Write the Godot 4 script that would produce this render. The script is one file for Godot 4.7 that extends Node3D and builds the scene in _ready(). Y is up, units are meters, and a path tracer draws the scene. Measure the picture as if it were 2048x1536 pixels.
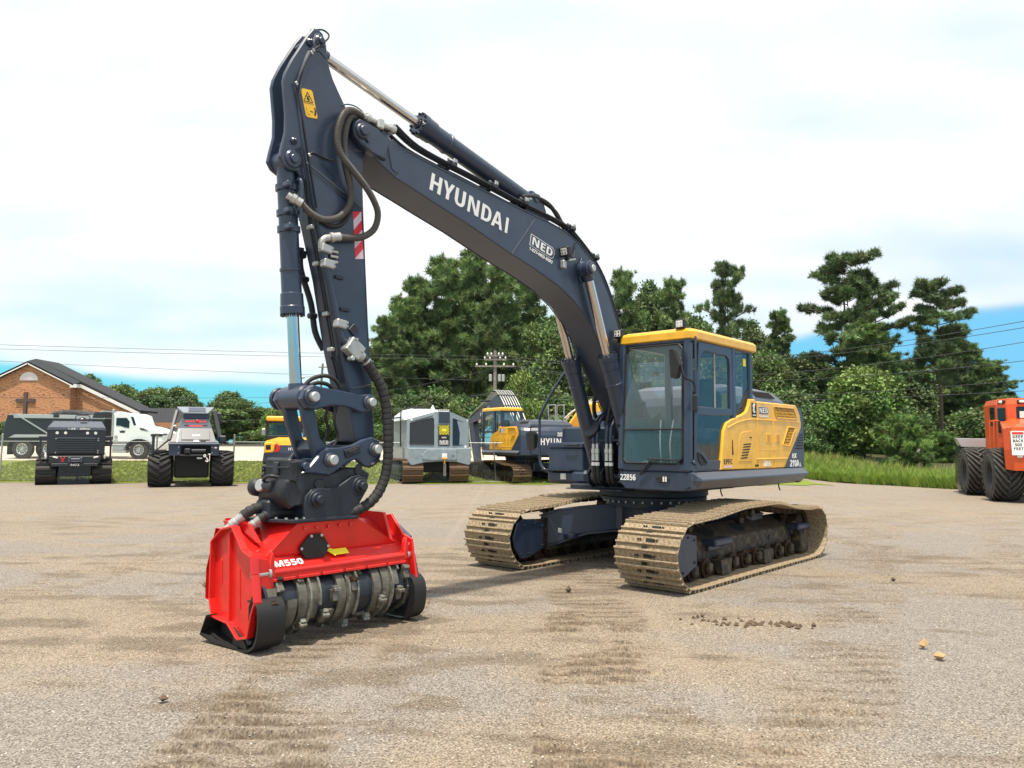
extends Node3D
# A tracked excavator with a red mulching head on a gravel equipment lot.
# World: metres, y up, the lot's far side towards -z. Machines are built in frames of their own.

var M := {}          # materials
var names := {}      # how often a top-level name was taken
var rng := RandomNumberGenerator.new()


# ---------------------------------------------------------------- shape builder
class Sh:
	var v := PackedVector3Array()
	var n := PackedVector3Array()
	var c := PackedColorArray()
	var t := Transform3D()
	var col := Color(1, 1, 1)
	var tint := false

	func tri(a: Vector3, b: Vector3, d: Vector3) -> void:
		a = t * a
		b = t * b
		d = t * d
		var k := (d - a).cross(b - a)
		if k.length_squared() < 1e-16:
			return
		k = k.normalized()
		v.append(a); v.append(b); v.append(d)
		n.append(k); n.append(k); n.append(k)
		if tint:
			c.append(col); c.append(col); c.append(col)

	func stri(a: Vector3, b: Vector3, d: Vector3, na: Vector3, nb: Vector3, nd: Vector3) -> void:
		a = t * a
		b = t * b
		d = t * d
		na = (t.basis * na).normalized()
		nb = (t.basis * nb).normalized()
		nd = (t.basis * nd).normalized()
		var k := (d - a).cross(b - a)
		if k.length_squared() < 1e-16:
			return
		if k.dot(na + nb + nd) < 0.0:
			var s := b
			b = d
			d = s
			s = nb
			nb = nd
			nd = s
		v.append(a); v.append(b); v.append(d)
		n.append(na); n.append(nb); n.append(nd)
		if tint:
			c.append(col); c.append(col); c.append(col)

	func quad(a: Vector3, b: Vector3, d: Vector3, e: Vector3) -> void:
		tri(a, b, d)
		tri(a, d, e)

	func squad(a: Vector3, b: Vector3, d: Vector3, e: Vector3, na: Vector3, nb: Vector3, nd: Vector3, ne: Vector3) -> void:
		stri(a, b, d, na, nb, nd)
		stri(a, d, e, na, nd, ne)

	func face(p: Array, away: Vector3) -> void:
		var k: Vector3 = (p[2] - p[0]).cross(p[1] - p[0])
		var mid := Vector3()
		for q in p:
			mid += q
		mid /= p.size()
		if k.dot(mid - away) < 0.0:
			p = p.duplicate()
			p.reverse()
		for i in range(1, p.size() - 1):
			tri(p[0], p[i], p[i + 1])

	# a box with chamfered edges
	func box(at: Vector3, size: Vector3, bev := 0.0, basis := Basis()) -> void:
		var h := size * 0.5
		bev = minf(bev, minf(h.x, minf(h.y, h.z)) * 0.8)
		var pt := func(s: Vector3, ax: int) -> Vector3:
			var q := Vector3(s.x * (h.x - bev), s.y * (h.y - bev), s.z * (h.z - bev))
			q[ax] = s[ax] * h[ax]
			return at + basis * q
		for ax in 3:
			var u := (ax + 1) % 3
			var w := (ax + 2) % 3
			for sg in [-1.0, 1.0]:
				var p := []
				for k in [[-1.0, -1.0], [1.0, -1.0], [1.0, 1.0], [-1.0, 1.0]]:
					var s := Vector3()
					s[ax] = sg
					s[u] = k[0]
					s[w] = k[1]
					p.append(pt.call(s, ax))
				face(p, at)
			if bev > 0.0:
				for su in [-1.0, 1.0]:
					for sw in [-1.0, 1.0]:
						var s0 := Vector3()
						var s1 := Vector3()
						s0[u] = su; s0[w] = sw; s0[ax] = -1.0
						s1[u] = su; s1[w] = sw; s1[ax] = 1.0
						face([pt.call(s0, u), pt.call(s1, u), pt.call(s1, w), pt.call(s0, w)], at)
		if bev > 0.0:
			for i in 8:
				var s := Vector3(1.0 if i & 1 else -1.0, 1.0 if i & 2 else -1.0, 1.0 if i & 4 else -1.0)
				face([pt.call(s, 0), pt.call(s, 1), pt.call(s, 2)], at)

	func bar(a: Vector3, b: Vector3, w: float, h: float, bev := 0.0, up := Vector3.UP) -> void:
		var x := (b - a).normalized()
		if absf(x.dot(up)) > 0.99:
			up = Vector3(0, 0, 1) if absf(x.z) < 0.9 else Vector3(1, 0, 0)
		var z := x.cross(up).normalized()
		var y := z.cross(x)
		box((a + b) * 0.5, Vector3((b - a).length(), h, w), bev, Basis(x, y, z))

	# a turned shape: prof is a list of [distance along the axis, radius]
	func lathe(p: Vector3, dir: Vector3, prof: Array, sides := 18) -> void:
		var x := dir.normalized()
		var u := x.cross(Vector3(0.31, 0.95, 0.11)).normalized()
		if absf(x.y) > 0.9:
			u = x.cross(Vector3(1, 0, 0)).normalized()
		var w := x.cross(u)
		for k in prof.size() - 1:
			var d0: float = prof[k][0]
			var r0: float = prof[k][1]
			var d1: float = prof[k + 1][0]
			var r1: float = prof[k + 1][1]
			var sl := Vector2(d1 - d0, r1 - r0)
			if sl.length() < 1e-6:
				continue
			sl = sl.normalized()
			for i in sides:
				var a0 := TAU * i / sides
				var a1 := TAU * (i + 1) / sides
				var e0 := u * cos(a0) + w * sin(a0)
				var e1 := u * cos(a1) + w * sin(a1)
				var n0 := e0 * sl.x - x * sl.y
				var n1 := e1 * sl.x - x * sl.y
				var q0 := p + x * d0
				var q1 := p + x * d1
				if r0 < 1e-5:
					stri(q0, q1 + e1 * r1, q1 + e0 * r1, n0, n1, n0)
				elif r1 < 1e-5:
					stri(q0 + e0 * r0, q0 + e1 * r0, q1, n0, n1, n0)
				else:
					squad(q0 + e0 * r0, q0 + e1 * r0, q1 + e1 * r1, q1 + e0 * r1, n0, n1, n1, n0)

	func cyl(a: Vector3, b: Vector3, r: float, sides := 18, bev := 0.0) -> void:
		var l := (b - a).length()
		if bev > 0.0:
			lathe(a, b - a, [[0.0, 0.0], [0.0, r - bev], [bev, r], [l - bev, r], [l, r - bev], [l, 0.0]], sides)
		else:
			lathe(a, b - a, [[0.0, 0.0], [0.0, r], [l, r], [l, 0.0]], sides)

	func ball(p: Vector3, r: Vector3, rings := 8, sides := 12) -> void:
		for i in rings:
			for j in sides:
				var q := []
				for k in [[i, j], [i, j + 1], [i + 1, j + 1], [i + 1, j]]:
					var a: float = PI * k[0] / rings
					var b: float = TAU * k[1] / sides
					q.append(Vector3(sin(a) * cos(b), cos(a), sin(a) * sin(b)))
				squad(p + q[0] * r, p + q[1] * r, p + q[2] * r, p + q[3] * r, q[0] / r, q[1] / r, q[2] / r, q[3] / r)

	# a tube along a smooth path
	func tube(pts: Array, r: float, sides := 8, sub := 5, caps := true) -> void:
		var path := []
		if sub <= 1 or pts.size() < 3:
			path = pts
		else:
			for i in pts.size() - 1:
				var a: Vector3 = pts[maxi(i - 1, 0)]
				var b: Vector3 = pts[i]
				var d: Vector3 = pts[i + 1]
				var e: Vector3 = pts[mini(i + 2, pts.size() - 1)]
				for k in sub:
					path.append(b.cubic_interpolate(d, a, e, float(k) / sub))
			path.append(pts[-1])
		var u := Vector3()
		var ring := []
		for i in path.size():
			var d: Vector3 = (path[mini(i + 1, path.size() - 1)] - path[maxi(i - 1, 0)]).normalized()
			if i == 0:
				u = d.cross(Vector3(0.2, 0.9, 0.37)).normalized()
			u = (u - d * u.dot(d)).normalized()
			var w := d.cross(u)
			var rr := []
			for k in sides:
				var a := TAU * k / sides
				rr.append(u * cos(a) + w * sin(a))
			ring.append(rr)
		for i in path.size() - 1:
			for k in sides:
				var l := (k + 1) % sides
				squad(path[i] + ring[i][k] * r, path[i] + ring[i][l] * r, path[i + 1] + ring[i + 1][l] * r, path[i + 1] + ring[i + 1][k] * r, ring[i][k], ring[i][l], ring[i + 1][l], ring[i + 1][k])
		if caps:
			for e in [0, path.size() - 1]:
				for k in range(1, sides - 1):
					tri(path[e] + ring[e][0] * r, path[e] + ring[e][k] * r, path[e] + ring[e][k + 1] * r)

	# an outline in x,y drawn out from z0 to z1, its edges broken by bev
	func extr(poly: Array, z0: float, z1: float, bev := 0.0) -> void:
		var p := PackedVector2Array()
		for q in poly:
			p.append(Vector2(q[0], q[1]) if q is Array else q)
		if Geometry2D.is_polygon_clockwise(p):
			p.reverse()
		var cnt := p.size()
		var en := []
		for i in cnt:
			var d := (p[(i + 1) % cnt] - p[i]).normalized()
			en.append(Vector2(d.y, -d.x))
		var inn := PackedVector2Array()
		for i in cnt:
			var a: Vector2 = en[(i + cnt - 1) % cnt]
			var b: Vector2 = en[i]
			var m := (a + b)
			m = m.normalized() if m.length() > 0.05 else b
			inn.append(p[i] - m * (bev / maxf(0.5, m.dot(b))))
		var tr := Geometry2D.triangulate_polygon(p)
		for f in range(0, tr.size(), 3):
			for zz in [z0, z1]:
				var q := []
				for k in 3:
					q.append(Vector3(inn[tr[f + k]].x, inn[tr[f + k]].y, zz))
				var nz := Vector3(0, 0, 1.0 if (zz == z1) == (z1 > z0) else -1.0)
				stri(q[0], q[1], q[2], nz, nz, nz)
		var sg := signf(z1 - z0)
		var rows := [[z0, p], [z1, p]]
		if bev > 0.0:
			rows = [[z0, inn], [z0 + bev * sg, p], [z1 - bev * sg, p], [z1, inn]]
		for i in cnt:
			var j := (i + 1) % cnt
			var e: Vector2 = en[i]
			var ep: Vector2 = en[(i + cnt - 1) % cnt]
			var ex: Vector2 = en[j]
			var na := (e + ep).normalized() if e.dot(ep) > 0.8 else e
			var nb := (e + ex).normalized() if e.dot(ex) > 0.8 else e
			for k in rows.size() - 1:
				var zt := 0.0
				if bev > 0.0 and k == 0:
					zt = -sg * 0.8
				elif bev > 0.0 and k == 2:
					zt = sg * 0.8
				var ra: PackedVector2Array = rows[k][1]
				var rb: PackedVector2Array = rows[k + 1][1]
				var fa: float = rows[k][0]
				var fb: float = rows[k + 1][0]
				var n0 := Vector3(na.x, na.y, zt).normalized()
				var n1 := Vector3(nb.x, nb.y, zt).normalized()
				squad(Vector3(ra[i].x, ra[i].y, fa), Vector3(ra[j].x, ra[j].y, fa), Vector3(rb[j].x, rb[j].y, fb), Vector3(rb[i].x, rb[i].y, fb), n0, n1, n1, n0)

	# closed rings of equal length joined one after the other, ends closed
	func loft(rings: Array, caps := true, soft := false) -> void:
		var cnt: int = rings[0].size()
		var mids := []
		for r in rings:
			var m := Vector3()
			for q in r:
				m += q
			mids.append(m / cnt)
		for k in rings.size() - 1:
			for i in cnt:
				var j := (i + 1) % cnt
				var a: Vector3 = rings[k][i]
				var b: Vector3 = rings[k][j]
				var d: Vector3 = rings[k + 1][j]
				var e: Vector3 = rings[k + 1][i]
				var mm: Vector3 = (mids[k] + mids[k + 1]) * 0.5
				if soft:
					squad(a, b, d, e, a - mids[k], b - mids[k], d - mids[k + 1], e - mids[k + 1])
				else:
					face([a, b, d], mm)
					face([a, d, e], mm)
		if caps:
			face(rings[0], mids[1])
			face(rings[-1], mids[-2])

	func mesh() -> ArrayMesh:
		var m := ArrayMesh.new()
		add_to(m, null)
		return m

	func add_to(m: ArrayMesh, mat: Material) -> void:
		if v.is_empty():
			return
		var a := []
		a.resize(Mesh.ARRAY_MAX)
		a[Mesh.ARRAY_VERTEX] = v
		a[Mesh.ARRAY_NORMAL] = n
		if tint:
			a[Mesh.ARRAY_COLOR] = c
		m.add_surface_from_arrays(Mesh.PRIMITIVE_TRIANGLES, a)
		if mat:
			m.surface_set_material(m.get_surface_count() - 1, mat)


# ---------------------------------------------------------------- objects
func numbered(called: String) -> String:
	names[called] = names.get(called, -1) + 1
	return called if names[called] == 0 else "%s_%03d" % [called, names[called]]

func tag(o: Node3D, label: String, category: String, group := "", kind := "") -> void:
	if label: o.set_meta("label", label)
	if category: o.set_meta("category", category)
	if group: o.set_meta("group", group)
	if kind: o.set_meta("kind", kind)

func thing(called: String, label: String, category: String, at := Vector3(), turn := 0.0, group := "") -> Node3D:
	var o := Node3D.new()
	o.name = numbered(called)
	add_child(o)
	o.position = at
	o.rotation.y = turn
	tag(o, label, category, group)
	return o

func obj(called: String, sh: Sh, mat: Material, parent: Node = null) -> MeshInstance3D:
	return piece(called, sh.mesh(), mat, parent)

func piece(called: String, mesh: Mesh, mat: Material, parent: Node = null, at := Transform3D()) -> MeshInstance3D:
	var o := MeshInstance3D.new()
	o.mesh = mesh
	if mat:
		o.material_override = mat
	o.transform = at
	if parent == null:
		o.name = numbered(called)
		add_child(o)
	else:
		o.name = called
		parent.add_child(o, true)
	return o

func group_node(called: String, parent: Node3D) -> Node3D:
	var o := Node3D.new()
	o.name = called
	parent.add_child(o, true)
	return o

func copy(o: Node3D, label: String, at: Vector3, turn: float, group := "") -> Node3D:
	var d: Node3D = o.duplicate()
	d.name = numbered(str(o.name).rstrip("0123456789").trim_suffix("_"))
	add_child(d)
	d.position = at
	d.rotation.y = turn
	tag(d, label, "", group)
	return d

func scatter(called: String, mesh: Mesh, mat: Material, where: Array, tints: Array, parent: Node = null) -> MultiMeshInstance3D:
	var mm := MultiMesh.new()
	mm.transform_format = MultiMesh.TRANSFORM_3D
	mm.use_colors = true
	mm.mesh = mesh
	mm.instance_count = where.size()
	for i in where.size():
		mm.set_instance_transform(i, where[i])
		mm.set_instance_color(i, tints[i])
	var o := MultiMeshInstance3D.new()
	o.multimesh = mm
	o.material_override = mat
	if parent == null:
		o.name = numbered(called)
		add_child(o)
	else:
		o.name = called
		parent.add_child(o, true)
	return o

# raised lettering; x and y give its directions, h the height of a capital letter, w the width of the whole word (0: as it comes)
func letters(s: String, at: Vector3, x: Vector3, y: Vector3, h: float, w: float, mat: Material, parent: Node, bold := true, called := "lettering") -> MeshInstance3D:
	var f := SystemFont.new()
	f.font_names = PackedStringArray(["Droid Sans"])
	f.font_weight = 700 if bold else 400
	var m := TextMesh.new()
	m.font = f
	m.text = s
	m.font_size = 64
	m.pixel_size = h / (64.0 * 0.714)
	m.depth = 0.004
	m.curve_step = 2.0
	m.horizontal_alignment = HORIZONTAL_ALIGNMENT_CENTER
	m.vertical_alignment = VERTICAL_ALIGNMENT_CENTER
	var b := m.get_aabb()
	var k := 1.0
	if w > 0.0 and b.size.x > 0.0:
		k = w / b.size.x
	x = x.normalized()
	y = y.normalized()
	var c := b.get_center()
	var o := MeshInstance3D.new()
	o.mesh = m
	o.material_override = mat
	o.transform = Transform3D(Basis(x * k, y, x.cross(y).normalized()), at - x * c.x * k - y * c.y)
	o.name = called
	parent.add_child(o, true)
	return o

func lin(r: float, g: float, b: float, a := 1.0) -> Color:
	return Color(r, g, b, a).linear_to_srgb()

func paint(r: float, g: float, b: float, rough := 0.5, metal := 0.0, tex: Texture2D = null, scale := 1.0, coat := 0.0) -> StandardMaterial3D:
	var m := StandardMaterial3D.new()
	m.albedo_color = lin(r, g, b)
	m.roughness = rough
	m.metallic = metal
	if tex:
		m.albedo_texture = tex
		m.uv1_triplanar = true
		m.uv1_scale = Vector3.ONE * scale
	if coat > 0.0:
		m.clearcoat_enabled = true
		m.clearcoat = coat
		m.clearcoat_roughness = 0.15
	return m

func noise_tex(kind: int, freq: float, ramp: Array, size := 512, octaves := 4, seed := 1, ret := -1, bump := false) -> NoiseTexture2D:
	var nz := FastNoiseLite.new()
	nz.noise_type = kind
	nz.frequency = freq
	nz.seed = seed
	nz.fractal_octaves = octaves
	if kind == FastNoiseLite.TYPE_CELLULAR:
		nz.fractal_type = FastNoiseLite.FRACTAL_NONE
		nz.cellular_return_type = ret if ret >= 0 else FastNoiseLite.RETURN_CELL_VALUE
	var t := NoiseTexture2D.new()
	t.width = size
	t.height = size
	t.seamless = true
	t.noise = nz
	if ramp.size():
		var g := Gradient.new()
		var off := PackedFloat32Array()
		var cols := PackedColorArray()
		for k in ramp:
			off.append(k[0])
			cols.append(k[1])
		g.offsets = off
		g.colors = cols
		t.color_ramp = g
	return t

func grey(x: float) -> Color:
	return Color(x, x, x)


# ---------------------------------------------------------------- the place
# the machine's own frame: F forwards, H up, L to its left
func V(f: float, h: float, l: float) -> Vector3:
	return Vector3(f, h, -l)

func ground_y(x: float, d: float) -> float:
	var h := 0.0
	if d > 33.0:
		h = 0.65 * smoothstep(33.0, 40.5, d)
	if d > 40.0:
		h += 0.45 * clampf((d - 40.0) / 12.0, 0, 1) + 0.45 * clampf((d - 52.0) / 22.0, 0, 1)
	return h

# a point of the lot: x to the right, d metres to the far side, on the ground or raised by up
func lot(x: float, d: float, up := 0.0) -> Vector3:
	return Vector3(x, ground_y(x, d) + up, -d)


func _ready() -> void:
	rng.seed = 7
	# camera: a phone held at eye level, tipped up a little
	var cam := Camera3D.new()
	cam.name = "camera"
	cam.fov = 53.0
	cam.near = 0.05
	cam.far = 600.0
	add_child(cam)
	cam.transform = Transform3D(Basis(Vector3(0, 0, -1), deg_to_rad(-0.2)) * Basis(Vector3(1, 0, 0), deg_to_rad(4.47)), Vector3(0, 1.609, 0))
	cam.current = true
	# sky, sun, exposure
	var env := Environment.new()
	env.background_mode = Environment.BG_SKY
	env.sky = Sky.new()
	env.sky.sky_material = sky_material()
	env.background_energy_multiplier = 1.0
	env.tonemap_mode = Environment.TONE_MAPPER_LINEAR
	env.tonemap_exposure = 1.5
	env.sdfgi_enabled = true
	env.ssao_enabled = true
	env.ssil_enabled = true
	env.fog_enabled = true
	env.fog_density = 0.00006
	env.fog_light_color = Color(0.86, 0.92, 0.97)
	var we := WorldEnvironment.new()
	we.name = "environment"
	we.environment = env
	add_child(we)
	var sun := DirectionalLight3D.new()
	sun.name = "sun"
	sun.light_color = Color(1.0, 0.955, 0.88)
	sun.light_energy = 1.35
	sun.light_angular_distance = 2.0
	sun.shadow_enabled = true
	add_child(sun)
	# the sun stands high behind the camera's left shoulder
	sun.look_at_from_position(Vector3(-0.12, 1.75, 0.48) * 50.0, Vector3())

	materials()
	build_ground()
	build_road_and_lawn()
	build_church()
	build_trees()
	build_wires()
	build_fence()
	build_excavator()
	build_mulcher()
	build_tracked_carrier()
	build_wheeled_carrier()
	build_dump_truck()
	build_compact()
	build_grey_carrier()
	build_far_excavator()
	build_orange_machine()
	build_yellow_machine()
	build_yard_things()
	build_small_things()


func sky_material() -> PanoramaSkyMaterial:
	# thin bright cloud over pale blue: open blue only low down, under the cloud's ragged lower edge
	var nz := FastNoiseLite.new()
	nz.noise_type = FastNoiseLite.TYPE_SIMPLEX_SMOOTH
	nz.frequency = 1.0
	nz.fractal_octaves = 5
	nz.seed = 11
	var w := 1024
	var h := 512
	var im := Image.create(w, h, false, Image.FORMAT_RGBF)
	for y in h:
		var el := (0.5 - (y + 0.5) / h) * PI
		for x in w:
			var az := (x + 0.5) / w * TAU
			var d := Vector3(sin(az) * cos(el), sin(el), -cos(az) * cos(el))
			var e := maxf(el, 0.0)
			var blue := Color(0.14, 0.53, 0.62).lerp(Color(0.10, 0.36, 0.60), smoothstep(0.0, 0.4, e)).lerp(Color(0.07, 0.34, 0.58), smoothstep(0.1, 0.5, d.x) * 0.9)
			# cloud sheet, streaky along the horizon
			var q := d / (d.y + 0.16)
			var s := nz.get_noise_3d(q.x * 0.35, q.z * 1.05, 3.0) * 0.7 + nz.get_noise_3d(q.x * 1.6, q.z * 3.2, 9.0) * 0.3
			var edge := 0.078 + 0.075 * smoothstep(-0.3, 0.6, d.x) + 0.02 * nz.get_noise_2d(cos(az) * 1.3 + 4.0, sin(az) * 1.3)
			var cover := smoothstep(edge - 0.004, edge + 0.004, e)
			var thick := clampf(0.80 + s * 0.62 + 0.22 * smoothstep(0.1, 0.5, e), 0.3, 1.0)
			var white := Color(0.725, 0.74, 0.745)
			var c := blue.lerp(white, cover * thick)
			if el < 0.0:
				c = Color(0.36, 0.34, 0.30)
			im.set_pixel(x, y, c)
	var m := PanoramaSkyMaterial.new()
	m.panorama = ImageTexture.create_from_image(im)
	return m


func materials() -> void:
	var P := FastNoiseLite.TYPE_PERLIN
	var S := FastNoiseLite.TYPE_SIMPLEX_SMOOTH
	var C := FastNoiseLite.TYPE_CELLULAR
	var smudge := noise_tex(S, 0.008, [[0.0, grey(0.86)], [0.45, grey(0.95)], [1.0, grey(1.0)]], 512, 5, 3)
	var dusty := noise_tex(S, 0.012, [[0.0, grey(0.55)], [0.5, grey(0.8)], [1.0, grey(1.0)]], 512, 5, 5)
	var mud := noise_tex(S, 0.02, [[0.0, Color(0.62, 0.57, 0.51)], [0.38, Color(0.80, 0.76, 0.69)], [0.6, Color(0.92, 0.88, 0.81)], [1.0, Color(1.0, 0.97, 0.92)]], 512, 6, 8)
	var grime := noise_tex(S, 0.014, [[0.0, Color(0.45, 0.42, 0.42)], [0.5, Color(0.62, 0.56, 0.48)], [0.75, Color(0.95, 0.82, 0.65)], [1.0, Color(1.0, 0.9, 0.75)]], 512, 6, 9)
	M.dark = paint(0.027, 0.043, 0.082, 0.40, 0.0, smudge, 0.7, 0.3)
	M.darker = paint(0.015, 0.021, 0.034, 0.5, 0.0, smudge, 0.9)
	M.black = paint(0.012, 0.012, 0.013, 0.55)
	M.soot = paint(0.006, 0.006, 0.006, 0.8)
	M.rubber = paint(0.022, 0.022, 0.023, 0.7)
	M.hose = paint(0.085, 0.078, 0.072, 0.5)
	M.tyre = paint(0.035, 0.034, 0.034, 0.75, 0.0, dusty, 1.5)
	M.tyre_dusty = paint(0.085, 0.08, 0.072, 0.8, 0.0, dusty, 1.5)
	M.yellow = paint(0.90, 0.48, 0.025, 0.38, 0.0, smudge, 0.8, 0.4)
	M.amber = paint(0.62, 0.27, 0.02, 0.5)
	M.red = paint(0.72, 0.014, 0.010, 0.38, 0.0, smudge, 0.9, 0.4)
	M.orange = paint(0.72, 0.095, 0.012, 0.4, 0.0, smudge, 0.8, 0.3)
	M.white = paint(0.80, 0.80, 0.80, 0.45)
	M.truck = paint(0.72, 0.77, 0.80, 0.3, 0.0, null, 1.0, 0.5)
	M.grey = paint(0.26, 0.32, 0.36, 0.42, 0.0, smudge, 0.7, 0.3)
	M.slate = paint(0.050, 0.062, 0.090, 0.42, 0.0, smudge, 0.8, 0.4)
	M.night = paint(0.014, 0.016, 0.022, 0.36, 0.0, null, 1.0, 0.4)
	M.track = paint(0.40, 0.345, 0.27, 0.75, 0.1, mud, 2.2)
	M.track_brown = paint(0.15, 0.10, 0.065, 0.7, 0.2, mud, 1.4)
	M.track_black = paint(0.03, 0.028, 0.028, 0.6, 0.2, dusty, 1.4)
	M.frame = paint(0.12, 0.118, 0.115, 0.65, 0.0, grime, 1.1)
	M.rust = paint(0.09, 0.06, 0.042, 0.75, 0.3, grime, 3.0)
	M.cast = paint(0.034, 0.039, 0.052, 0.5, 0.1, dusty, 0.9)
	M.chrome = paint(0.62, 0.60, 0.58, 0.16, 1.0)
	M.zinc = paint(0.55, 0.55, 0.52, 0.42, 0.85)
	M.steel = paint(0.42, 0.42, 0.42, 0.35, 0.9)
	M.drum = paint(0.21, 0.20, 0.165, 0.45, 0.3, dusty, 1.2)
	M.drum_rib = paint(0.33, 0.32, 0.28, 0.42, 0.4, dusty, 2.0)
	M.sticker = paint(0.85, 0.50, 0.03, 0.5)
	M.lime = paint(0.85, 0.78, 0.03, 0.5)
	M.redtape = paint(0.70, 0.02, 0.03, 0.4)
	M.pinktape = paint(0.72, 0.55, 0.62, 0.4)
	M.redlamp = paint(0.65, 0.02, 0.02, 0.2)
	M.lens = paint(0.75, 0.73, 0.70, 0.2)
	M.wood = paint(0.32, 0.30, 0.27, 0.85, 0.0, dusty, 0.8)
	M.wire = paint(0.05, 0.055, 0.06, 0.7)
	M.galv = paint(0.42, 0.43, 0.42, 0.45, 0.6)
	M.alu = paint(0.55, 0.56, 0.57, 0.35, 0.8)
	M.shingle = paint(0.045, 0.05, 0.062, 0.9, 0.0, dusty, 0.6)
	M.trim = paint(0.78, 0.78, 0.76, 0.6)
	M.asphalt = paint(0.075, 0.075, 0.08, 0.9, 0.0, dusty, 0.4)
	M.concrete = paint(0.60, 0.53, 0.42, 0.9, 0.0, smudge, 0.15)
	M.teal = paint(0.05, 0.22, 0.22, 0.6)
	M.seat = paint(0.02, 0.02, 0.022, 0.8)
	M.stone = paint(1, 1, 1, 0.9)
	M.stone.vertex_color_use_as_albedo = true
	M.leaf = paint(1, 1, 1, 0.62)
	M.leaf.vertex_color_use_as_albedo = true
	M.leaf.backlight_enabled = true
	M.leaf.backlight = Color(0.5, 0.55, 0.25)
	M.bark = paint(0.17, 0.125, 0.09, 0.95, 0.0, dusty, 0.5)
	M.clod = paint(0.11, 0.075, 0.05, 0.95)
	M.tan_stone = paint(0.42, 0.27, 0.13, 0.9)
	M.pale = paint(0.20, 0.225, 0.27, 0.45)
	M.brick = paint(1, 1, 1, 0.9)
	M.brick.albedo_texture = brick_tex()
	M.brick.uv1_triplanar = true
	M.brick.uv1_scale = Vector3.ONE * 0.5
	M.glass = pane(0.55, 0.90, 0.94, 0.06)
	M.glass_dark = pane(0.02, 0.05, 0.055, 0.32)
	M.glass_black = paint(0.012, 0.016, 0.02, 0.06)
	# gravel: crushed stone in pale and dark chips; vertex colours carry the soil's own tan and grey patches
	var chips := noise_tex(C, 0.26, [[0.0, Color(0.52, 0.49, 0.46)], [0.25, Color(0.74, 0.71, 0.67)], [0.55, Color(0.86, 0.83, 0.79)], [0.86, Color(1.0, 0.98, 0.95)], [1.0, Color(0.62, 0.59, 0.56)]], 1024, 1, 21)
	var grit := noise_tex(P, 0.25, [[0.0, grey(0.6)], [0.4, grey(0.88)], [0.6, grey(0.95)], [1.0, grey(1.0)]], 512, 3, 4)
	var relief := noise_tex(C, 0.26, [[0.0, grey(1.0)], [1.0, grey(0.0)]], 1024, 1, 21, FastNoiseLite.RETURN_DISTANCE)
	var g := paint(1, 1, 1, 0.95)
	g.vertex_color_use_as_albedo = true
	g.albedo_texture = chips
	g.uv1_triplanar = true
	g.uv1_world_triplanar = true
	g.uv1_scale = Vector3.ONE * 0.42
	g.detail_enabled = true
	g.detail_albedo = grit
	g.detail_blend_mode = BaseMaterial3D.BLEND_MODE_MUL
	g.detail_uv_layer = BaseMaterial3D.DETAIL_UV_2
	g.uv2_triplanar = true
	g.uv2_world_triplanar = true
	g.uv2_scale = Vector3.ONE * 0.73
	g.heightmap_enabled = true
	g.heightmap_texture = relief
	g.heightmap_scale = 0.35
	M.gravel = g
	var turf := noise_tex(P, 0.09, [[0.0, Color(0.48, 0.56, 0.2)], [0.45, Color(0.66, 0.74, 0.3)], [0.7, Color(0.80, 0.84, 0.42)], [1.0, Color(1.0, 0.95, 0.55)]], 512, 5, 6)
	M.turf = paint(0.34, 0.36, 0.17, 0.95, 0.0, turf, 1.1)
	M.turf.uv1_world_triplanar = true
	var litter := noise_tex(P, 0.05, [[0.0, Color(0.3, 0.32, 0.16)], [0.5, Color(0.5, 0.52, 0.26)], [1.0, Color(0.75, 0.66, 0.45)]], 512, 5, 16)
	M.litter = paint(0.16, 0.16, 0.10, 0.95, 0.0, litter, 0.12)
	M.litter.uv1_world_triplanar = true


func pane(r: float, g: float, b: float, a: float) -> StandardMaterial3D:
	var m := StandardMaterial3D.new()
	m.transparency = BaseMaterial3D.TRANSPARENCY_ALPHA
	m.albedo_color = lin(r, g, b, a)
	m.roughness = 0.03
	m.metallic_specular = 0.6
	return m


func brick_tex() -> ImageTexture:
	var r := RandomNumberGenerator.new()
	r.seed = 5
	var im := Image.create(512, 512, false, Image.FORMAT_RGB8)
	im.fill(Color(0.66, 0.56, 0.47))
	# 2 m a side: courses of 75 mm, bricks of 0.21 m
	var rows := 26
	var cols := 9
	for y in rows:
		var off := 0.5 if y % 2 else 0.0
		for x in range(-1, cols + 1):
			var x0 := int((x + off) * 512.0 / cols)
			var y0 := int(y * 512.0 / rows)
			var k := r.randf()
			var c := Color(0.70, 0.47, 0.33).lerp(Color(0.80, 0.58, 0.40), k)
			if r.randf() < 0.16:
				c = Color(0.56, 0.36, 0.27)
			im.fill_rect(Rect2i(x0, y0, int(512.0 / cols) - 2, int(512.0 / rows) - 2), c)
	return ImageTexture.create_from_image(im)


# ---------------------------------------------------------------- ground
var gn := FastNoiseLite.new()
var gn2 := FastNoiseLite.new()

func span(stops: Array) -> PackedFloat32Array:
	# [start, step, next start, step ...] -> a row of positions
	var a := PackedFloat32Array()
	var i := 0
	while i + 2 < stops.size():
		var p: float = stops[i]
		while p < stops[i + 2] - 1e-4:
			a.append(p)
			p += stops[i + 1]
		i += 2
	a.append(stops[-1])
	return a

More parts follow.
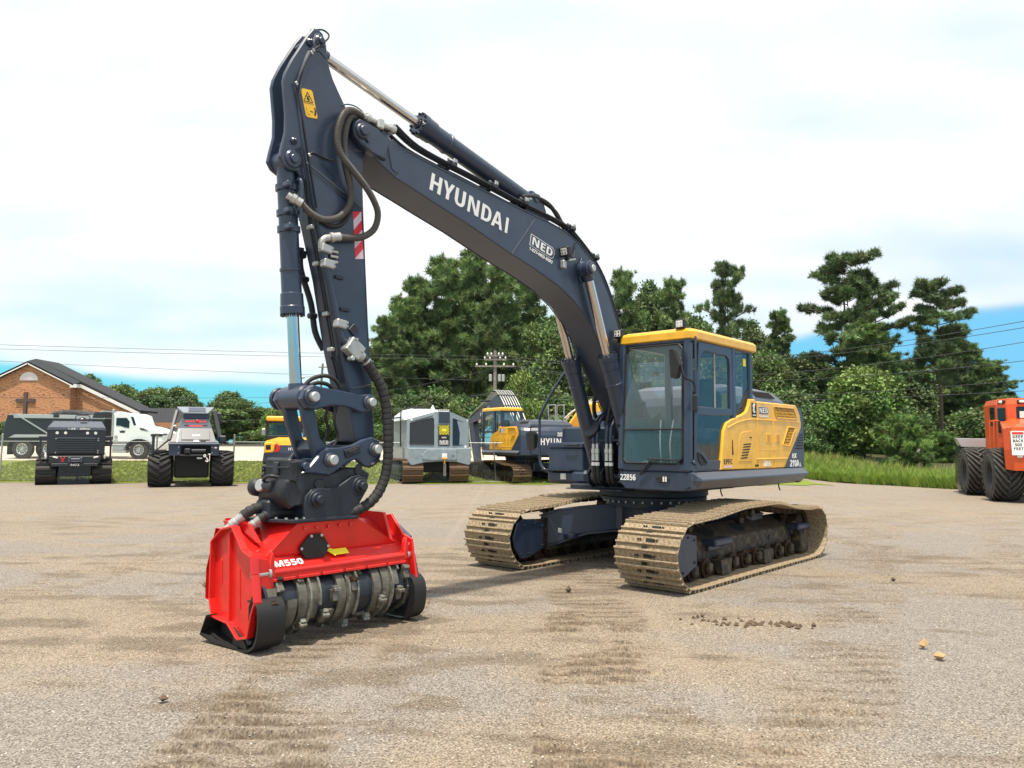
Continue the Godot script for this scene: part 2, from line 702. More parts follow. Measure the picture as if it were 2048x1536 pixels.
# the prints that the tracks left: [depth of the groove, how much the soil is turned up]
var print_shade := 0.0   # painted shade on the steep near face of a print
func track_prints(x: float, d: float) -> Vector2:
	var out := Vector2()
	print_shade = 0.0
	for b in [[-1.42, 0.03, 0.48, 3.0, 9.0, 1.0], [0.56, 0.07, 0.48, 3.0, 10.5, 1.0], [1.56, 0.5, 0.42, 3.2, 24.0, 0.6], [3.3, 0.55, 0.42, 3.2, 24.0, 0.4], [-5.2, 0.0, 0.42, 6.0, 24.0, 0.5], [-2.8, -0.1, 0.4, 8.0, 25.0, 0.5], [8.0, -0.25, 0.4, 9.0, 26.0, 0.5]]:
		if d < b[3] or d > b[4]:
			continue
		var mid: float = b[0] + b[1] * (d - 4.0)
		var off: float = absf(x - mid)
		var w: float = 1.0 - smoothstep(b[2] - 0.08, b[2] + 0.06, off)
		if w <= 0.0:
			continue
		var patch := smoothstep(-0.30, 0.12, gn.get_noise_2d(x * 16.0 + b[0] * 70.0, d * 13.0))
		var ph := d * TAU / 0.20 + gn2.get_noise_2d(x * 13.0 + b[0] * 9.0, d * 9.0) * 2.2 + (x - mid) * 0.5
		var fr := fposmod(ph / TAU, 1.0)
		var g := smoothstep(0.0, 0.16, fr) * (1.0 - smoothstep(0.22, 0.9, fr)) * smoothstep(-0.4, 0.05, gn2.get_noise_2d(x * 30.0, d * 20.0))
		print_shade = maxf(print_shade, (1.0 - smoothstep(0.02, 0.13, absf(fr - 0.06))) * w * patch * b[5])
		var k: float = w * patch * b[5]
		out.x += (g - 0.35) * k * 0.050
		out.y = maxf(out.y, k)
	return out

func build_ground() -> void:
	gn.noise_type = FastNoiseLite.TYPE_SIMPLEX_SMOOTH
	gn.frequency = 0.05
	gn.fractal_octaves = 4
	gn.seed = 31
	gn2.noise_type = FastNoiseLite.TYPE_SIMPLEX_SMOOTH
	gn2.frequency = 0.05
	gn2.fractal_octaves = 3
	gn2.seed = 77
	var xs := span([-200.0, 20.0, -60.0, 4.0, -24.0, 0.6, -9.0, 0.16, -4.5, 0.06, 4.5, 0.16, 9.0, 0.6, 24.0, 4.0, 60.0, 20.0, 200.0])
	var ds := span([-30.0, 4.0, -2.0, 1.0, 2.0, 0.026, 8.0, 0.05, 14.0, 0.12, 26.0, 0.4, 44.0, 3.0, 80.0, 20.0, 300.0])
	var nx := xs.size()
	var nd := ds.size()
	var v := PackedVector3Array()
	var c := PackedColorArray()
	for j in nd:
		for i in nx:
			var x := xs[i]
			var d := ds[j]
			var near := 1.0 - smoothstep(18.0, 30.0, d)
			var b1 := gn.get_noise_2d(x * 5.0, d * 8.0)
			var b2 := gn2.get_noise_2d(x * 14.0 + 90.0, d * 34.0)
			var b3 := gn.get_noise_2d(x * 2.0 + 400.0, d * 3.2)
			var pr := Vector2()
			print_shade = 0.0
			var h := 0.0
			if d > 1.0 and d < 27.0 and absf(x) < 24.0:
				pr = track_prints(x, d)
				h = pr.x + b1 * 0.016 * near + b2 * 0.007 * near + gn2.get_noise_2d(x * 150.0, d * 150.0) * 0.004
				# nothing heaps up where the machine and its head stand
				if Vector2(x - 1.6, d - 10.6).length() < 3.3 or Vector2(x + 1.7, d - 6.7).length() < 1.2:
					h = minf(h, -0.004)
			v.append(Vector3(x, ground_y(x, d) + h - 0.004, -d))
			# stone grey, sand, brown soil
			var stone := Color(0.50, 0.475, 0.435)
			var sand := Color(0.57, 0.49, 0.375)
			var soil := Color(0.33, 0.275, 0.205)
			var k := smoothstep(-0.12, 0.30, b1 * 0.8 + b3 * 0.7 + 0.02)
			var col := stone.lerp(sand, k * 0.85)
			col = col.lerp(soil, smoothstep(0.14, 0.42, b2 * 0.7 + b3 * 0.5) * 0.8)
			col = col.lerp(Color(0.47, 0.39, 0.29), pr.y * 0.6)
			col = col.lerp(Color(0.20, 0.155, 0.105), clampf(print_shade * 0.85, 0.0, 0.8) if pr.y > 0.0 else 0.0)  # shade of the print ridges, painted into the ground colour
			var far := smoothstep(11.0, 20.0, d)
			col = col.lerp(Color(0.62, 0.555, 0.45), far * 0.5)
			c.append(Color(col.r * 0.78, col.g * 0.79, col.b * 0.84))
	var idx := PackedInt32Array()
	for j in nd - 1:
		for i in nx - 1:
			var a := j * nx + i
			idx.append_array([a, a + nx, a + 1, a + 1, a + nx, a + nx + 1])
	var n := PackedVector3Array()
	n.resize(v.size())
	for j in nd:
		for i in nx:
			var p := j * nx + i
			var dx := v[p + (1 if i < nx - 1 else 0)] - v[p - (1 if i > 0 else 0)]
			var dz := v[p + (nx if j < nd - 1 else 0)] - v[p - (nx if j > 0 else 0)]
			n[p] = dx.cross(dz).normalized()
			if n[p].y < 0.0:
				n[p] = -n[p]
	var arr := []
	arr.resize(Mesh.ARRAY_MAX)
	arr[Mesh.ARRAY_VERTEX] = v
	arr[Mesh.ARRAY_NORMAL] = n
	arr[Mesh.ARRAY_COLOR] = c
	arr[Mesh.ARRAY_INDEX] = idx
	var m := ArrayMesh.new()
	m.add_surface_from_arrays(Mesh.PRIMITIVE_TRIANGLES, arr)
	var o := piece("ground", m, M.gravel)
	tag(o, "tan and grey gravel lot with track prints", "", "", "structure")

	# loose stones on the near ground
	var sh := Sh.new()
	pebble(sh, Vector3(), 1.0, 3)
	var where := []
	var tints := []
	for i in 30000:
		var d := 2.6 + 8.5 * pow(rng.randf(), 1.5)
		var x := rng.randf_range(-1.0, 1.0) * (0.9 + d * 0.72)
		if Vector2(x + 1.75, d - 6.6).length() < 1.0 or gn.get_noise_2d(x * 5.0, d * 8.0) > 0.2 + rng.randf() * 0.25:
			continue
		var s := 0.003 + 0.006 * pow(rng.randf(), 2.2)
		var pr := track_prints(x, d)
		var b := Basis.from_euler(Vector3(rng.randf() * TAU, rng.randf() * TAU, rng.randf() * TAU)).scaled(Vector3(s, s * 0.7, s))
		where.append(Transform3D(b, lot(x, d, pr.x + gn.get_noise_2d(x * 5.0, d * 8.0) * 0.016 + gn2.get_noise_2d(x * 14.0 + 90.0, d * 34.0) * 0.007 - 0.003)))
		var k := rng.randf()
		tints.append(Color(0.50, 0.46, 0.40) * (0.28 + 0.80 * k))
	var st := scatter("gravel", sh.mesh(), M.stone, where, tints)
	tag(st, "loose crushed stone scattered over the near lot", "gravel", "", "stuff")


func pebble(sh: Sh, at: Vector3, r: float, seed: int) -> void:
	var rg := RandomNumberGenerator.new()
	rg.seed = seed
	var p := []
	for q in [Vector3(1, 0, 0), Vector3(-1, 0, 0), Vector3(0, 1, 0), Vector3(0, -1, 0), Vector3(0, 0, 1), Vector3(0, 0, -1)]:
		p.append(at + q * r * rg.randf_range(0.7, 1.15) + Vector3(rg.randf(), rg.randf(), rg.randf()) * r * 0.35)
	for f in [[0, 2, 4], [4, 2, 1], [1, 2, 5], [5, 2, 0], [4, 3, 0], [1, 3, 4], [5, 3, 1], [0, 3, 5]]:
		sh.face([p[f[0]], p[f[1]], p[f[2]]], at)


# a strip that follows the ground, a little above it
func sheet(called: String, xs: PackedFloat32Array, ds: PackedFloat32Array, up: float, mat: Material, label: String, edge := 0.0) -> MeshInstance3D:
	var sh := Sh.new()
	for j in ds.size() - 1:
		for i in xs.size() - 1:
			var q := []
			for k in [[i, j], [i + 1, j], [i + 1, j + 1], [i, j + 1]]:
				var x := xs[k[0]]
				var d := ds[k[1]]
				if edge > 0.0 and k[1] == 0:
					d += gn.get_noise_1d(x * 9.0) * edge
				q.append(lot(x, d, up))
			sh.squad(q[0], q[1], q[2], q[3], Vector3.UP, Vector3.UP, Vector3.UP, Vector3.UP)
	var o := obj(called, sh, mat)
	tag(o, label, "", "", "structure")
	return o

func weed_edge(x: float) -> float:
	return clampf(35.2 - (x - 13.2) * 1.9, 24.0, 36.5) + gn.get_noise_1d(x * 14.0) * 1.2

func build_road_and_lawn() -> void:
	var xs := span([-70.0, 0.8, 13.0])
	sheet("lawn", xs, span([31.2, 0.6, 41.0]), 0.012, M.turf, "mown grass strip between the gravel lot and the road", 1.6)
	sheet("road", span([-70.0, 2.0, 70.0]), span([40.3, 2.0, 63.0]), 0.02, M.concrete, "pale sunlit concrete road and forecourt behind the fence")
	sheet("far_road", span([-70.0, 2.0, 70.0]), span([63.0, 1.0, 67.0]), 0.03, M.asphalt, "dark asphalt strip beyond the pale concrete")
	sheet("forest_floor", span([-120.0, 4.0, 140.0]), span([67.0, 4.0, 160.0]), 0.02, M.litter, "dull green ground under the far trees")
	var sh := Sh.new()
	for i in 60:
		for j in 24:
			var q := []
			for k in [[i, j], [i + 1, j], [i + 1, j + 1], [i, j + 1]]:
				var x: float = 11.6 + k[0] * 0.6
				var e := weed_edge(x)
				q.append(lot(x, lerpf(e, 66.0, pow(k[1] / 24.0, 1.6)), 0.05))
			sh.squad(q[0], q[1], q[2], q[3], Vector3.UP, Vector3.UP, Vector3.UP, Vector3.UP)
	tag(obj("verge", sh, M.litter), "rough ground under the bushes and weeds at the right", "", "", "structure")
	# blades
	var b := Sh.new()
	b.tint = true
	for i in 9:
		var a := TAU * i / 9.0 + 0.3
		var o := Vector3(cos(a), 0, sin(a)) * (0.35 + 0.25 * (i % 3))
		var w := Vector3(-sin(a), 0, cos(a)) * 0.10
		b.col = Color(1, 1, 1)
		b.tri(o * 0.25 - w, o * 0.25 + w, o + Vector3(0, 0.8 + 0.2 * (i % 2), 0))
	var blade := b.mesh()
	var where := []
	var tints := []
	for i in 26000:
		var x := rng.randf_range(-25.0, 9.0)
		var d := rng.randf_range(31.4, 40.2)
		if d < 31.8 + gn.get_noise_1d(x * 9.0) * 1.6:
			continue
		var s := rng.randf_range(0.05, 0.13)
		where.append(Transform3D(Basis(Vector3.UP, rng.randf() * TAU).scaled(Vector3(s, s * rng.randf_range(0.6, 1.1), s)), lot(x, d)))
		var k := rng.randf()
		tints.append(Color(0.12, 0.17, 0.035).lerp(Color(0.27, 0.29, 0.07), k))
	tag(scatter("lawn_grass", blade, M.leaf, where, tints), "short mown grass blades on the roadside strip", "grass", "", "stuff")
	# tall weeds at the right
	b = Sh.new()
	b.tint = true
	for i in 14:
		var a := rng.randf() * TAU
		var r := rng.randf_range(0.0, 0.16)
		var o := Vector3(cos(a), 0, sin(a)) * r
		var lean := Vector3(cos(a + 1.0), 0, sin(a + 1.0)) * rng.randf_range(0.05, 0.4)
		var w := Vector3(-sin(a), 0, cos(a)) * 0.018
		var h := rng.randf_range(0.5, 1.0)
		b.quad(o - w, o + w, o + lean * 0.4 + w * 0.8 + Vector3(0, h * 0.6, 0), o + lean * 0.4 - w * 0.8 + Vector3(0, h * 0.6, 0))
		b.tri(o + lean * 0.4 - w * 0.8 + Vector3(0, h * 0.6, 0), o + lean * 0.4 + w * 0.8 + Vector3(0, h * 0.6, 0), o + lean + Vector3(0, h, 0))
	where = []
	tints = []
	for i in 11000:
		var x := rng.randf_range(12.0, 26.0)
		var deep := pow(rng.randf(), 1.2)
		var d := weed_edge(x) + 8.0 * deep
		var s := rng.randf_range(0.35, 0.62) + 0.45 * deep * rng.randf()
		where.append(Transform3D(Basis(Vector3.UP, rng.randf() * TAU).scaled(Vector3(0.9, s, 0.9)), lot(x, d)))
		var k := rng.randf()
		var straw := smoothstep(0.55, 0.95, rng.randf() * 0.6 + deep * 0.35)
		tints.append(Color(0.12, 0.23, 0.03).lerp(Color(0.32, 0.42, 0.07), k).lerp(Color(0.46, 0.37, 0.18), straw * 0.8))
	tag(scatter("tall_grass", b.mesh(), M.leaf, where, tints), "tall bright green weeds and straw along the lot's right edge", "grass", "", "stuff")


# ---------------------------------------------------------------- trees
func build_trees() -> void:
	# a spray of broad leaves and a brush of pine needles
	var sh := Sh.new()
	sh.tint = true
	for i in 26:
		var p := Vector3(rng.randfn(), rng.randfn() * 0.8, rng.randfn()) * 0.27
		var b := Basis.from_euler(Vector3(rng.randf() * TAU, rng.randf() * TAU, rng.randf() * TAU))
		var s := rng.randf_range(0.10, 0.17)
		sh.col = Color.WHITE * rng.randf_range(0.75, 1.1)
		sh.quad(p + b * Vector3(-s, 0, 0), p + b * Vector3(0, 0.02, -s * 0.62), p + b * Vector3(s, 0, 0), p + b * Vector3(0, 0.02, s * 0.62))
	var spray := sh.mesh()
	sh = Sh.new()
	sh.tint = true
	for i in 46:
		var d := Vector3(rng.randfn(), rng.randfn() * 0.7 + 0.55, rng.randfn()).normalized()
		var w := d.cross(Vector3(rng.randf(), rng.randf(), rng.randf())).normalized() * 0.036
		var l := rng.randf_range(0.34, 0.52)
		var o := Vector3(rng.randfn(), rng.randfn(), rng.randfn()) * 0.06
		sh.col = Color.WHITE * rng.randf_range(0.8, 1.1)
		sh.tri(o - w, o + w, o + d * l)
	var brush := sh.mesh()
	var kinds := {}
	kinds.full = pine("pine_tree", brush, 15.0, 2.8, 0.12, 58, 30, 1.0, Color(0.115, 0.195, 0.068))
	kinds.tall = pine("pine_tree", brush, 15.0, 3.3, 0.40, 30, 42, 0.9, Color(0.10, 0.165, 0.066))
	kinds.softpine = pine("young_pine", brush, 2.5, 1.2, 0.02, 46, 18, 0.42, Color(0.11, 0.21, 0.05))
	kinds.round = leafy("leafy_tree", spray, 12.0, 2.6, 0.12, 64, 26, Color(0.112, 0.18, 0.06), 1.15)
	kinds.airy = leafy("leafy_tree", spray, 15.0, 2.5, 0.14, 66, 22, Color(0.118, 0.185, 0.07), 1.05)
	kinds.dark = leafy("leafy_tree", spray, 13.0, 5.0, 0.04, 70, 30, Color(0.072, 0.118, 0.045), 1.6)
	kinds.bush = leafy("bush", spray, 5.0, 2.0, 0.0, 44, 28, Color(0.10, 0.165, 0.052), 0.85)
	kinds.bright = leafy("bush", spray, 5.0, 2.4, 0.0, 56, 38, Color(0.125, 0.21, 0.05), 0.72)
	var base := {"full": [15.0, 2.8], "tall": [15.0, 3.3], "softpine": [2.5, 1.2], "round": [12.0, 2.6], "airy": [15.0, 2.5], "dark": [13.0, 5.0], "bush": [5.0, 2.0], "bright": [5.0, 2.4]}
	var cats := {"full": "pine", "tall": "pine", "softpine": "pine", "round": "tree", "airy": "tree", "dark": "tree", "bush": "bush", "bright": "bush"}
	var done := {}
	for a in [
		["full", -10.8, 66, 10.9, 1.9, "leftmost pine of the dense stand, its edge sloping down to the excavator arm"],
		["full", -10.1, 70, 13.2, 2.3, "second pine from the stand's left edge, behind the grey carrier's roof"],
		["full", -9.2, 74, 15.7, 2.6, "pine rising between the stand's left slope and its rounded top"],
		["full", -6.5, 72, 17.2, 2.9, "round topped pine, tallest left of the gap in the stand"],
		["full", -4.1, 80, 19.8, 3.1, "highest pine of the stand, just under the excavator boom"],
		["full", -1.1, 70, 16.2, 2.6, "pine right behind the wooden pole with crossarms"],
		["full", 1.4, 77, 16.5, 2.9, "pine whose top is cut off by the boom's underside"],
		["round", 3.5, 66, 12.6, 2.5, "broad leafy tree left of the far boom cylinder rod"],
		["full", 6.6, 72, 13.9, 2.6, "pine hidden behind the bend of the boom"],
		["round", 9.6, 78, 16.9, 2.3, "leafy tree just right of the boom's bend"],
		["full", 10.7, 74, 16.5, 2.0, "pine above the cab's front work lamp"],
		["airy", 14.3, 80, 18.5, 2.5, "tall thin leafy tree left of the lone pine above the cab"],
		["full", 16.0, 76, 16.1, 2.1, "pine over the middle of the cab roof"],
		["round", 17.1, 70, 13.7, 2.3, "leafy tree at the foot of the lone pine above the cab"],
		["tall", 17.4, 62, 14.9, 2.1, "lone pine with a bare stem standing above the cab roof"],
		["airy", 22.4, 72, 12.8, 1.8, "leafy tree right of the lone pine above the cab"],
		["full", 23.1, 66, 11.5, 1.5, "small pine sticking up right of the cab's yellow roof"],
		["round", 20.4, 60, 9.0, 1.8, "leafy tree just right of the cab's rear pillar"],
		["airy", 25.2, 66, 8.8, 2.1, "low leafy tree in the dip left of the tallest right pine"],
		["round", 28.9, 70, 9.0, 2.1, "leafy tree at the left foot of the tallest right pine"],
		["tall", 26.4, 60, 15.2, 3.3, "tallest pine at the right, with a wide layered crown"],
		["tall", 31.7, 67, 14.6, 2.8, "pine close behind the tallest right one, its limbs against the sky"],
		["full", 26.5, 58, 9.3, 2.5, "dense pine below the tallest right pine's crown"],
		["round", 33.0, 64, 8.1, 2.1, "leafy tree between the two tall right pines"],
		["tall", 31.1, 56, 12.3, 2.7, "tall pine at the far right with a bare trunk near the orange machine"],
		["full", 38.2, 66, 10.4, 2.1, "dense pine right of the bare trunk"],
		["full", 39.1, 66, 8.7, 2.2, "pine stepping down towards the open blue sky"],
		["full", 44.9, 72, 7.9, 2.0, "rightmost pine of the wood, above the orange cab"],
		["dark", -13.4, 92, 11.9, 5.4, "dark tree deep behind the stand's left end"],
		["dark", -7.6, 94, 15.2, 5.8, "dark tree deep behind the round topped pine"],
		["dark", -0.8, 92, 14.9, 5.7, "dark tree deep behind the wooden pole"],
		["dark", 6.3, 92, 14.9, 5.7, "dark tree deep behind the boom's bend"],
		["dark", 16.2, 94, 15.2, 5.8, "dark tree deep behind the cab's front"],
		["dark", 24.9, 92, 13.0, 5.7, "dark tree deep behind the cab's rear"],
		["dark", 32.0, 92, 11.0, 5.1, "dark tree deep behind the engine hood"],
		["dark", 38.0, 92, 9.2, 5.1, "dark tree deep behind the bright leafy bush"],
		["dark", 45.8, 92, 10.1, 5.4, "dark tree deep between the right pines"],
		["dark", 51.5, 90, 8.4, 5.0, "dark tree deep behind the bare trunk"],
		["dark", 56.5, 90, 5.8, 3.5, "dark tree deep behind the orange cab"],
		["bush", -9.8, 58, 3.7, 1.9, "shrub at the stand's left foot beside the long hose"],
		["bush", -8.2, 61, 4.4, 2.1, "shrub behind the grey carrier's left roof edge"],
		["bush", -6.2, 63, 5.0, 2.1, "shrub behind the grey carrier's roof vent"],
		["bush", -3.7, 58, 4.1, 1.8, "yellowish shrub between the grey carrier and the far excavator"],
		["bright", 0.8, 60, 5.6, 1.7, "bright green leafy shrub right of the wooden pole"],
		["bush", 2.9, 62, 5.1, 2.0, "shrub behind the far excavator's hood"],
		["bush", 4.9, 60, 4.2, 2.0, "shrub behind the handrails of the yellow machine"],
		["bush", 13.1, 66, 4.0, 3.4, "shrub seen through the windshield"],
		["bush", 17.0, 66, 4.0, 3.4, "shrub seen through the side windows"],
		["bright", 19.5, 43, 4.9, 2.6, "big bright leafy bush in front of the right wood"],
		["bush", 18.4, 45, 3.3, 1.7, "darker bush on the left of the big bright one"],
		["bush", 16.0, 42, 2.0, 1.1, "low bush beside the counterweight"],
		["softpine", 18.8, 37, 2.5, 1.1, "young round pine in front of the right wood"],
		["softpine", 22.9, 41, 1.5, 1.0, "small pale pine bush at the foot of the bare trunk"],
		["bush", 29.6, 50, 3.0, 1.7, "bush behind the orange machine's steel pusher"],
		["bush", 18.8, 52, 4.5, 1.9, "bush above the engine hood's right end"],
		["bush", 35.1, 56, 3.6, 2.0, "bush behind the orange machine's cab"],
		["bush", 28.0, 54, 3.2, 1.4, "dark bush left of the bare trunk"],
		["bush", 24.2, 50, 3.8, 1.6, "dark bush between the bright bush and the young pine"],
		["round", -63.7, 112, 10.2, 2.0, "far tree just right of the church roof's upper slope"],
		["airy", -62.8, 114, 11.0, 2.2, "highest far tree behind the church roof"],
		["round", -58.0, 110, 9.5, 2.4, "far tree above the middle of the church roof slope"],
		["round", -56.6, 112, 9.9, 2.5, "far tree above the church roof's lower end"],
		["round", -53.1, 110, 8.8, 2.4, "far tree above the dark low roof"],
		["round", -51.8, 112, 9.4, 2.3, "far tree left of the wheeled carrier's roof"],
		["round", -48.6, 110, 9.4, 2.4, "far tree behind the wheeled carrier's roof"],
		["round", -47.3, 112, 8.9, 2.2, "last far tree before the gap of blue sky"],
		["dark", -62.1, 116, 7.4, 4.5, "dark far tree low behind the church roof"],
		["dark", -54.5, 116, 7.1, 5.3, "dark far tree low behind the dark roof"],
		["dark", -44.0, 104, 6.0, 2.7, "dark far tree right of the wheeled carrier"],
		["round", -36.1, 98, 7.8, 1.9, "round topped far tree right of the blue gap"],
		["round", -33.2, 96, 6.5, 2.2, "far tree sloping down towards the arm"],
		["round", -31.6, 98, 5.3, 2.0, "low far tree at the bucket cylinder's foot"],
		["dark", -38.6, 100, 5.4, 2.3, "dark far tree at the left of the round topped one"],
		["round", -26.7, 72, 3.8, 2.1, "light green tree behind the wheeled carrier's right side"],
		["bright", -21.1, 70, 3.4, 2.0, "yellow green tree behind the compact excavator's roof"],
		["bright", -17.3, 72, 3.5, 1.9, "light tree seen between the coupler links and the arm"],
		["bush", -40.9, 62, 2.0, 1.0, "dark hedge bush behind the dump truck's tail"],
		["bush", -29.7, 88, 1.5, 2.3, "dark hedge beside the playground frame"]
	]:
		var o: Node3D = kinds[a[0]]
		if done.has(a[0]):
			o = o.duplicate()
			o.name = numbered(str(kinds[a[0]].name).rstrip("0123456789").trim_suffix("_"))
			add_child(o)
		done[a[0]] = true
		o.position = lot(a[1], a[2], -0.15)
		o.rotation.y = rng.randf() * TAU
		o.scale = Vector3(a[4] / base[a[0]][1], (a[3] + 0.15) / base[a[0]][0], a[4] / base[a[0]][1])
		tag(o, a[5], cats[a[0]], "")


func trunk_shape(sh: Sh, h: float, r: float, lean: Vector3) -> void:
	var pts := []
	for i in 7:
		var t := i / 6.0
		pts.append(lean * t * t + Vector3(0.12 * sin(t * 5.0), h * t, 0.1 * cos(t * 4.0)))
	for i in 6:
		var a: Vector3 = pts[i]
		var b: Vector3 = pts[i + 1]
		sh.lathe(a, b - a, [[0.0, r * (1.0 - i / 6.6)], [(b - a).length(), r * (1.0 - (i + 1) / 6.6)]], 8)

func pine(called: String, brush: Mesh, h: float, r: float, low: float, limbs: int, per: int, size: float, tone: Color) -> Node3D:
	var o := thing(called, "", "")
	var tr := Sh.new()
	trunk_shape(tr, h * 0.97, h * 0.0135, Vector3(0.3, 0, -0.2))
	var where := []
	var tints := []
	for i in limbs:
		var t := low + (1.0 - low) * (i + rng.randf()) / limbs
		var k := (t - low) / (1.0 - low)
		var dome := sqrt(maxf(0.02, 1.0 - pow((k - 0.36) / 0.66, 2.0)))
		var reach := r * dome * rng.randf_range(0.40, 1.12)
		var az := i * 2.4 + rng.randf() * 0.9
		var y := h * t
		var dir := Vector3(cos(az), 0, sin(az))
		var side_way := Vector3(-sin(az), 0, cos(az))
		var rise := reach * rng.randf_range(0.05, 0.4)
		tr.tube([Vector3(0, y - 0.25, 0), dir * reach * 0.5 + Vector3(0, y + rise * 0.2, 0), dir * reach + Vector3(0, y + rise, 0)], 0.035 * h / 15.0 + 0.008, 4, 2, false)
		var shade := rng.randf_range(0.62, 1.5)
		for pad in 3:
			var q: float = [0.45, 0.75, 1.0][pad]
			var mid := dir * reach * q + side_way * rng.randfn() * reach * 0.22 + Vector3(0, y + rise * q + rng.randfn() * 0.12 * size, 0)
			for j in per / 3:
				var e := Vector3(rng.randfn(), rng.randfn() * 0.55, rng.randfn()) * 0.27 * size
				var s := size * rng.randf_range(0.8, 1.3)
				where.append(Transform3D(Basis.from_euler(Vector3(rng.randfn() * 0.5, rng.randf() * TAU, rng.randfn() * 0.5)).scaled(Vector3.ONE * s), mid + e))
				var c := tone * shade * rng.randf_range(0.62, 1.5)
				c.r *= rng.randf_range(0.9, 1.3)
				tints.append(c)
	obj("trunk", tr, M.bark, o)
	scatter("crown", brush, M.leaf, where, tints, o).set_meta("kind", "stuff")
	return o

func leafy(called: String, spray: Mesh, h: float, r: float, low: float, blobs: int, per: int, tone: Color, size: float) -> Node3D:
	var o := thing(called, "", "")
	var tr := Sh.new()
	trunk_shape(tr, h * 0.8, h * 0.016, Vector3(-0.2, 0, 0.3))
	var where := []
	var tints := []
	var mid := h * (low + 1.0) * 0.5
	var half := h * (1.0 - low) * 0.5
	for i in blobs:
		var d := Vector3(rng.randfn(), rng.randfn(), rng.randfn()).normalized()
		var q := pow(rng.randf(), 0.4) * 0.88
		var squeeze := 1.0 - 0.25 * maxf(0.0, d.y)
		var at := Vector3(d.x * r * q * squeeze, mid + d.y * half * q, d.z * r * q * squeeze)
		var br := minf(r, half) * rng.randf_range(0.16, 0.30)
		tr.tube([Vector3(0, at.y * 0.55, 0), at * 0.55 + Vector3(0, at.y * 0.25, 0), at], 0.012 * h * 0.22 + 0.01, 4, 2, false)
		var shade := rng.randf_range(0.72, 1.3)
		var warm := rng.randf_range(0.85, 1.25)
		for j in per:
			var e := Vector3(rng.randfn(), rng.randfn() + 0.25, rng.randfn()).normalized()
			var p := at + e * br * pow(rng.randf(), 0.3) * Vector3(1.15, 0.85, 1.15)
			var s := size * rng.randf_range(0.75, 1.35)
			where.append(Transform3D(Basis.from_euler(Vector3(rng.randf() * TAU, rng.randf() * TAU, 0)).scaled(Vector3.ONE * s), p))
			var c := tone * shade * rng.randf_range(0.62, 1.5)
			c.r *= warm
			tints.append(c)
	obj("trunk", tr, M.bark, o)
	scatter("crown", spray, M.leaf, where, tints, o).set_meta("kind", "stuff")
	return o


# ---------------------------------------------------------------- church, wires, fence
func build_church() -> void:
	var o := thing("brick_church", "tan brick church with dark shingle roof, white half round vent and brown cross", "church", lot(-49.1, 78.0))
	var s := Sh.new()
	# wide body set back, narrow porch in front
	s.extr([[-10.0, -1.0], [10.0, -1.0], [10.0, 3.55], [0, 8.35], [-10.0, 3.55]], -4.6, -1.2)
	obj("wall", s, M.brick, o)
	s = Sh.new()
	s.extr([[-4.25, -1.0], [4.25, -1.0], [4.25, 5.95], [0, 8.0], [-4.25, 5.95]], -1.25, 0.0)
	obj("porch_wall", s, M.brick, o)
	s = Sh.new()
	for k in [-1.0, 1.0]:
		# wide roof slopes, and the porch's
		s.loft([[Vector3(0, 8.45, -5.0), Vector3(k * 10.9, 3.2, -5.0), Vector3(k * 10.9, 3.4, -5.0), Vector3(0, 8.67, -5.0)], [Vector3(0, 8.45, -0.95), Vector3(k * 10.9, 3.2, -0.95), Vector3(k * 10.9, 3.4, -0.95), Vector3(0, 8.67, -0.95)]])
		s.loft([[Vector3(0, 8.47, -1.0), Vector3(k * 4.75, 6.14, -1.0), Vector3(k * 4.75, 6.3, -1.0), Vector3(0, 8.69, -1.0)], [Vector3(0, 8.12, 0.42), Vector3(k * 4.75, 5.8, 0.42), Vector3(k * 4.75, 5.97, 0.42), Vector3(0, 8.3, 0.42)]])
	obj("roof", s, M.shingle, o)
	s = Sh.new()
	for k in [-1.0, 1.0]:
		s.bar(Vector3(0, 8.12, 0.36), Vector3(k * 4.85, 5.76, 0.36), 0.12, 0.24, 0.0, Vector3(0, 0, 1).cross(Vector3(k, -0.5, 0)))
		s.bar(Vector3(k * 4.6, 5.95, -0.88), Vector3(k * 10.9, 3.0, -0.88), 0.12, 0.30, 0.0)
		s.box(Vector3(k * 4.75, 5.78, 0.1), Vector3(0.7, 0.34, 0.62))
	obj("white_trim", s, M.trim, o)
	s = Sh.new()
	var p := []
	for i in 17:
		p.append([0.93 * cos(PI * i / 16.0), 6.35 + 0.84 * sin(PI * i / 16.0)])
	s.extr(p, 0.003, 0.07)
	obj("half_round_vent", s, M.trim, o)
	s = Sh.new()
	for i in 6:
		s.box(Vector3(0.0, 6.45 + i * 0.11, 0.075), Vector3(1.5 * sqrt(1.0 - pow(i / 7.2, 2.0)), 0.03, 0.03))
	obj("louvre_lines", s, M.pinktape, o)
	s = Sh.new()
	s.box(Vector3(-0.2, 3.6, 0.09), Vector3(0.34, 3.1, 0.17))
	s.box(Vector3(-0.2, 4.32, 0.088), Vector3(1.95, 0.34, 0.16))
	obj("cross", s, paint(0.10, 0.065, 0.055, 0.7), o)
	var w := thing("low_wing", "low church wing under a plain dark hipped roof, between truck and carrier", "building", lot(-39.6, 85.0))
	s = Sh.new()
	s.box(Vector3(0, 0.8, -4), Vector3(7.0, 3.0, 8.0))
	obj("wall", s, M.brick, w)
	s = Sh.new()
	s.loft([[Vector3(-4, 1.3, 0.6), Vector3(4, 1.3, 0.6), Vector3(4, 1.3, -9), Vector3(-4, 1.3, -9)], [Vector3(-3, 4.05, -3.4), Vector3(3.2, 4.05, -3.4), Vector3(3.2, 4.05, -5), Vector3(-3, 4.05, -5)]])
	obj("roof", s, M.shingle, w)


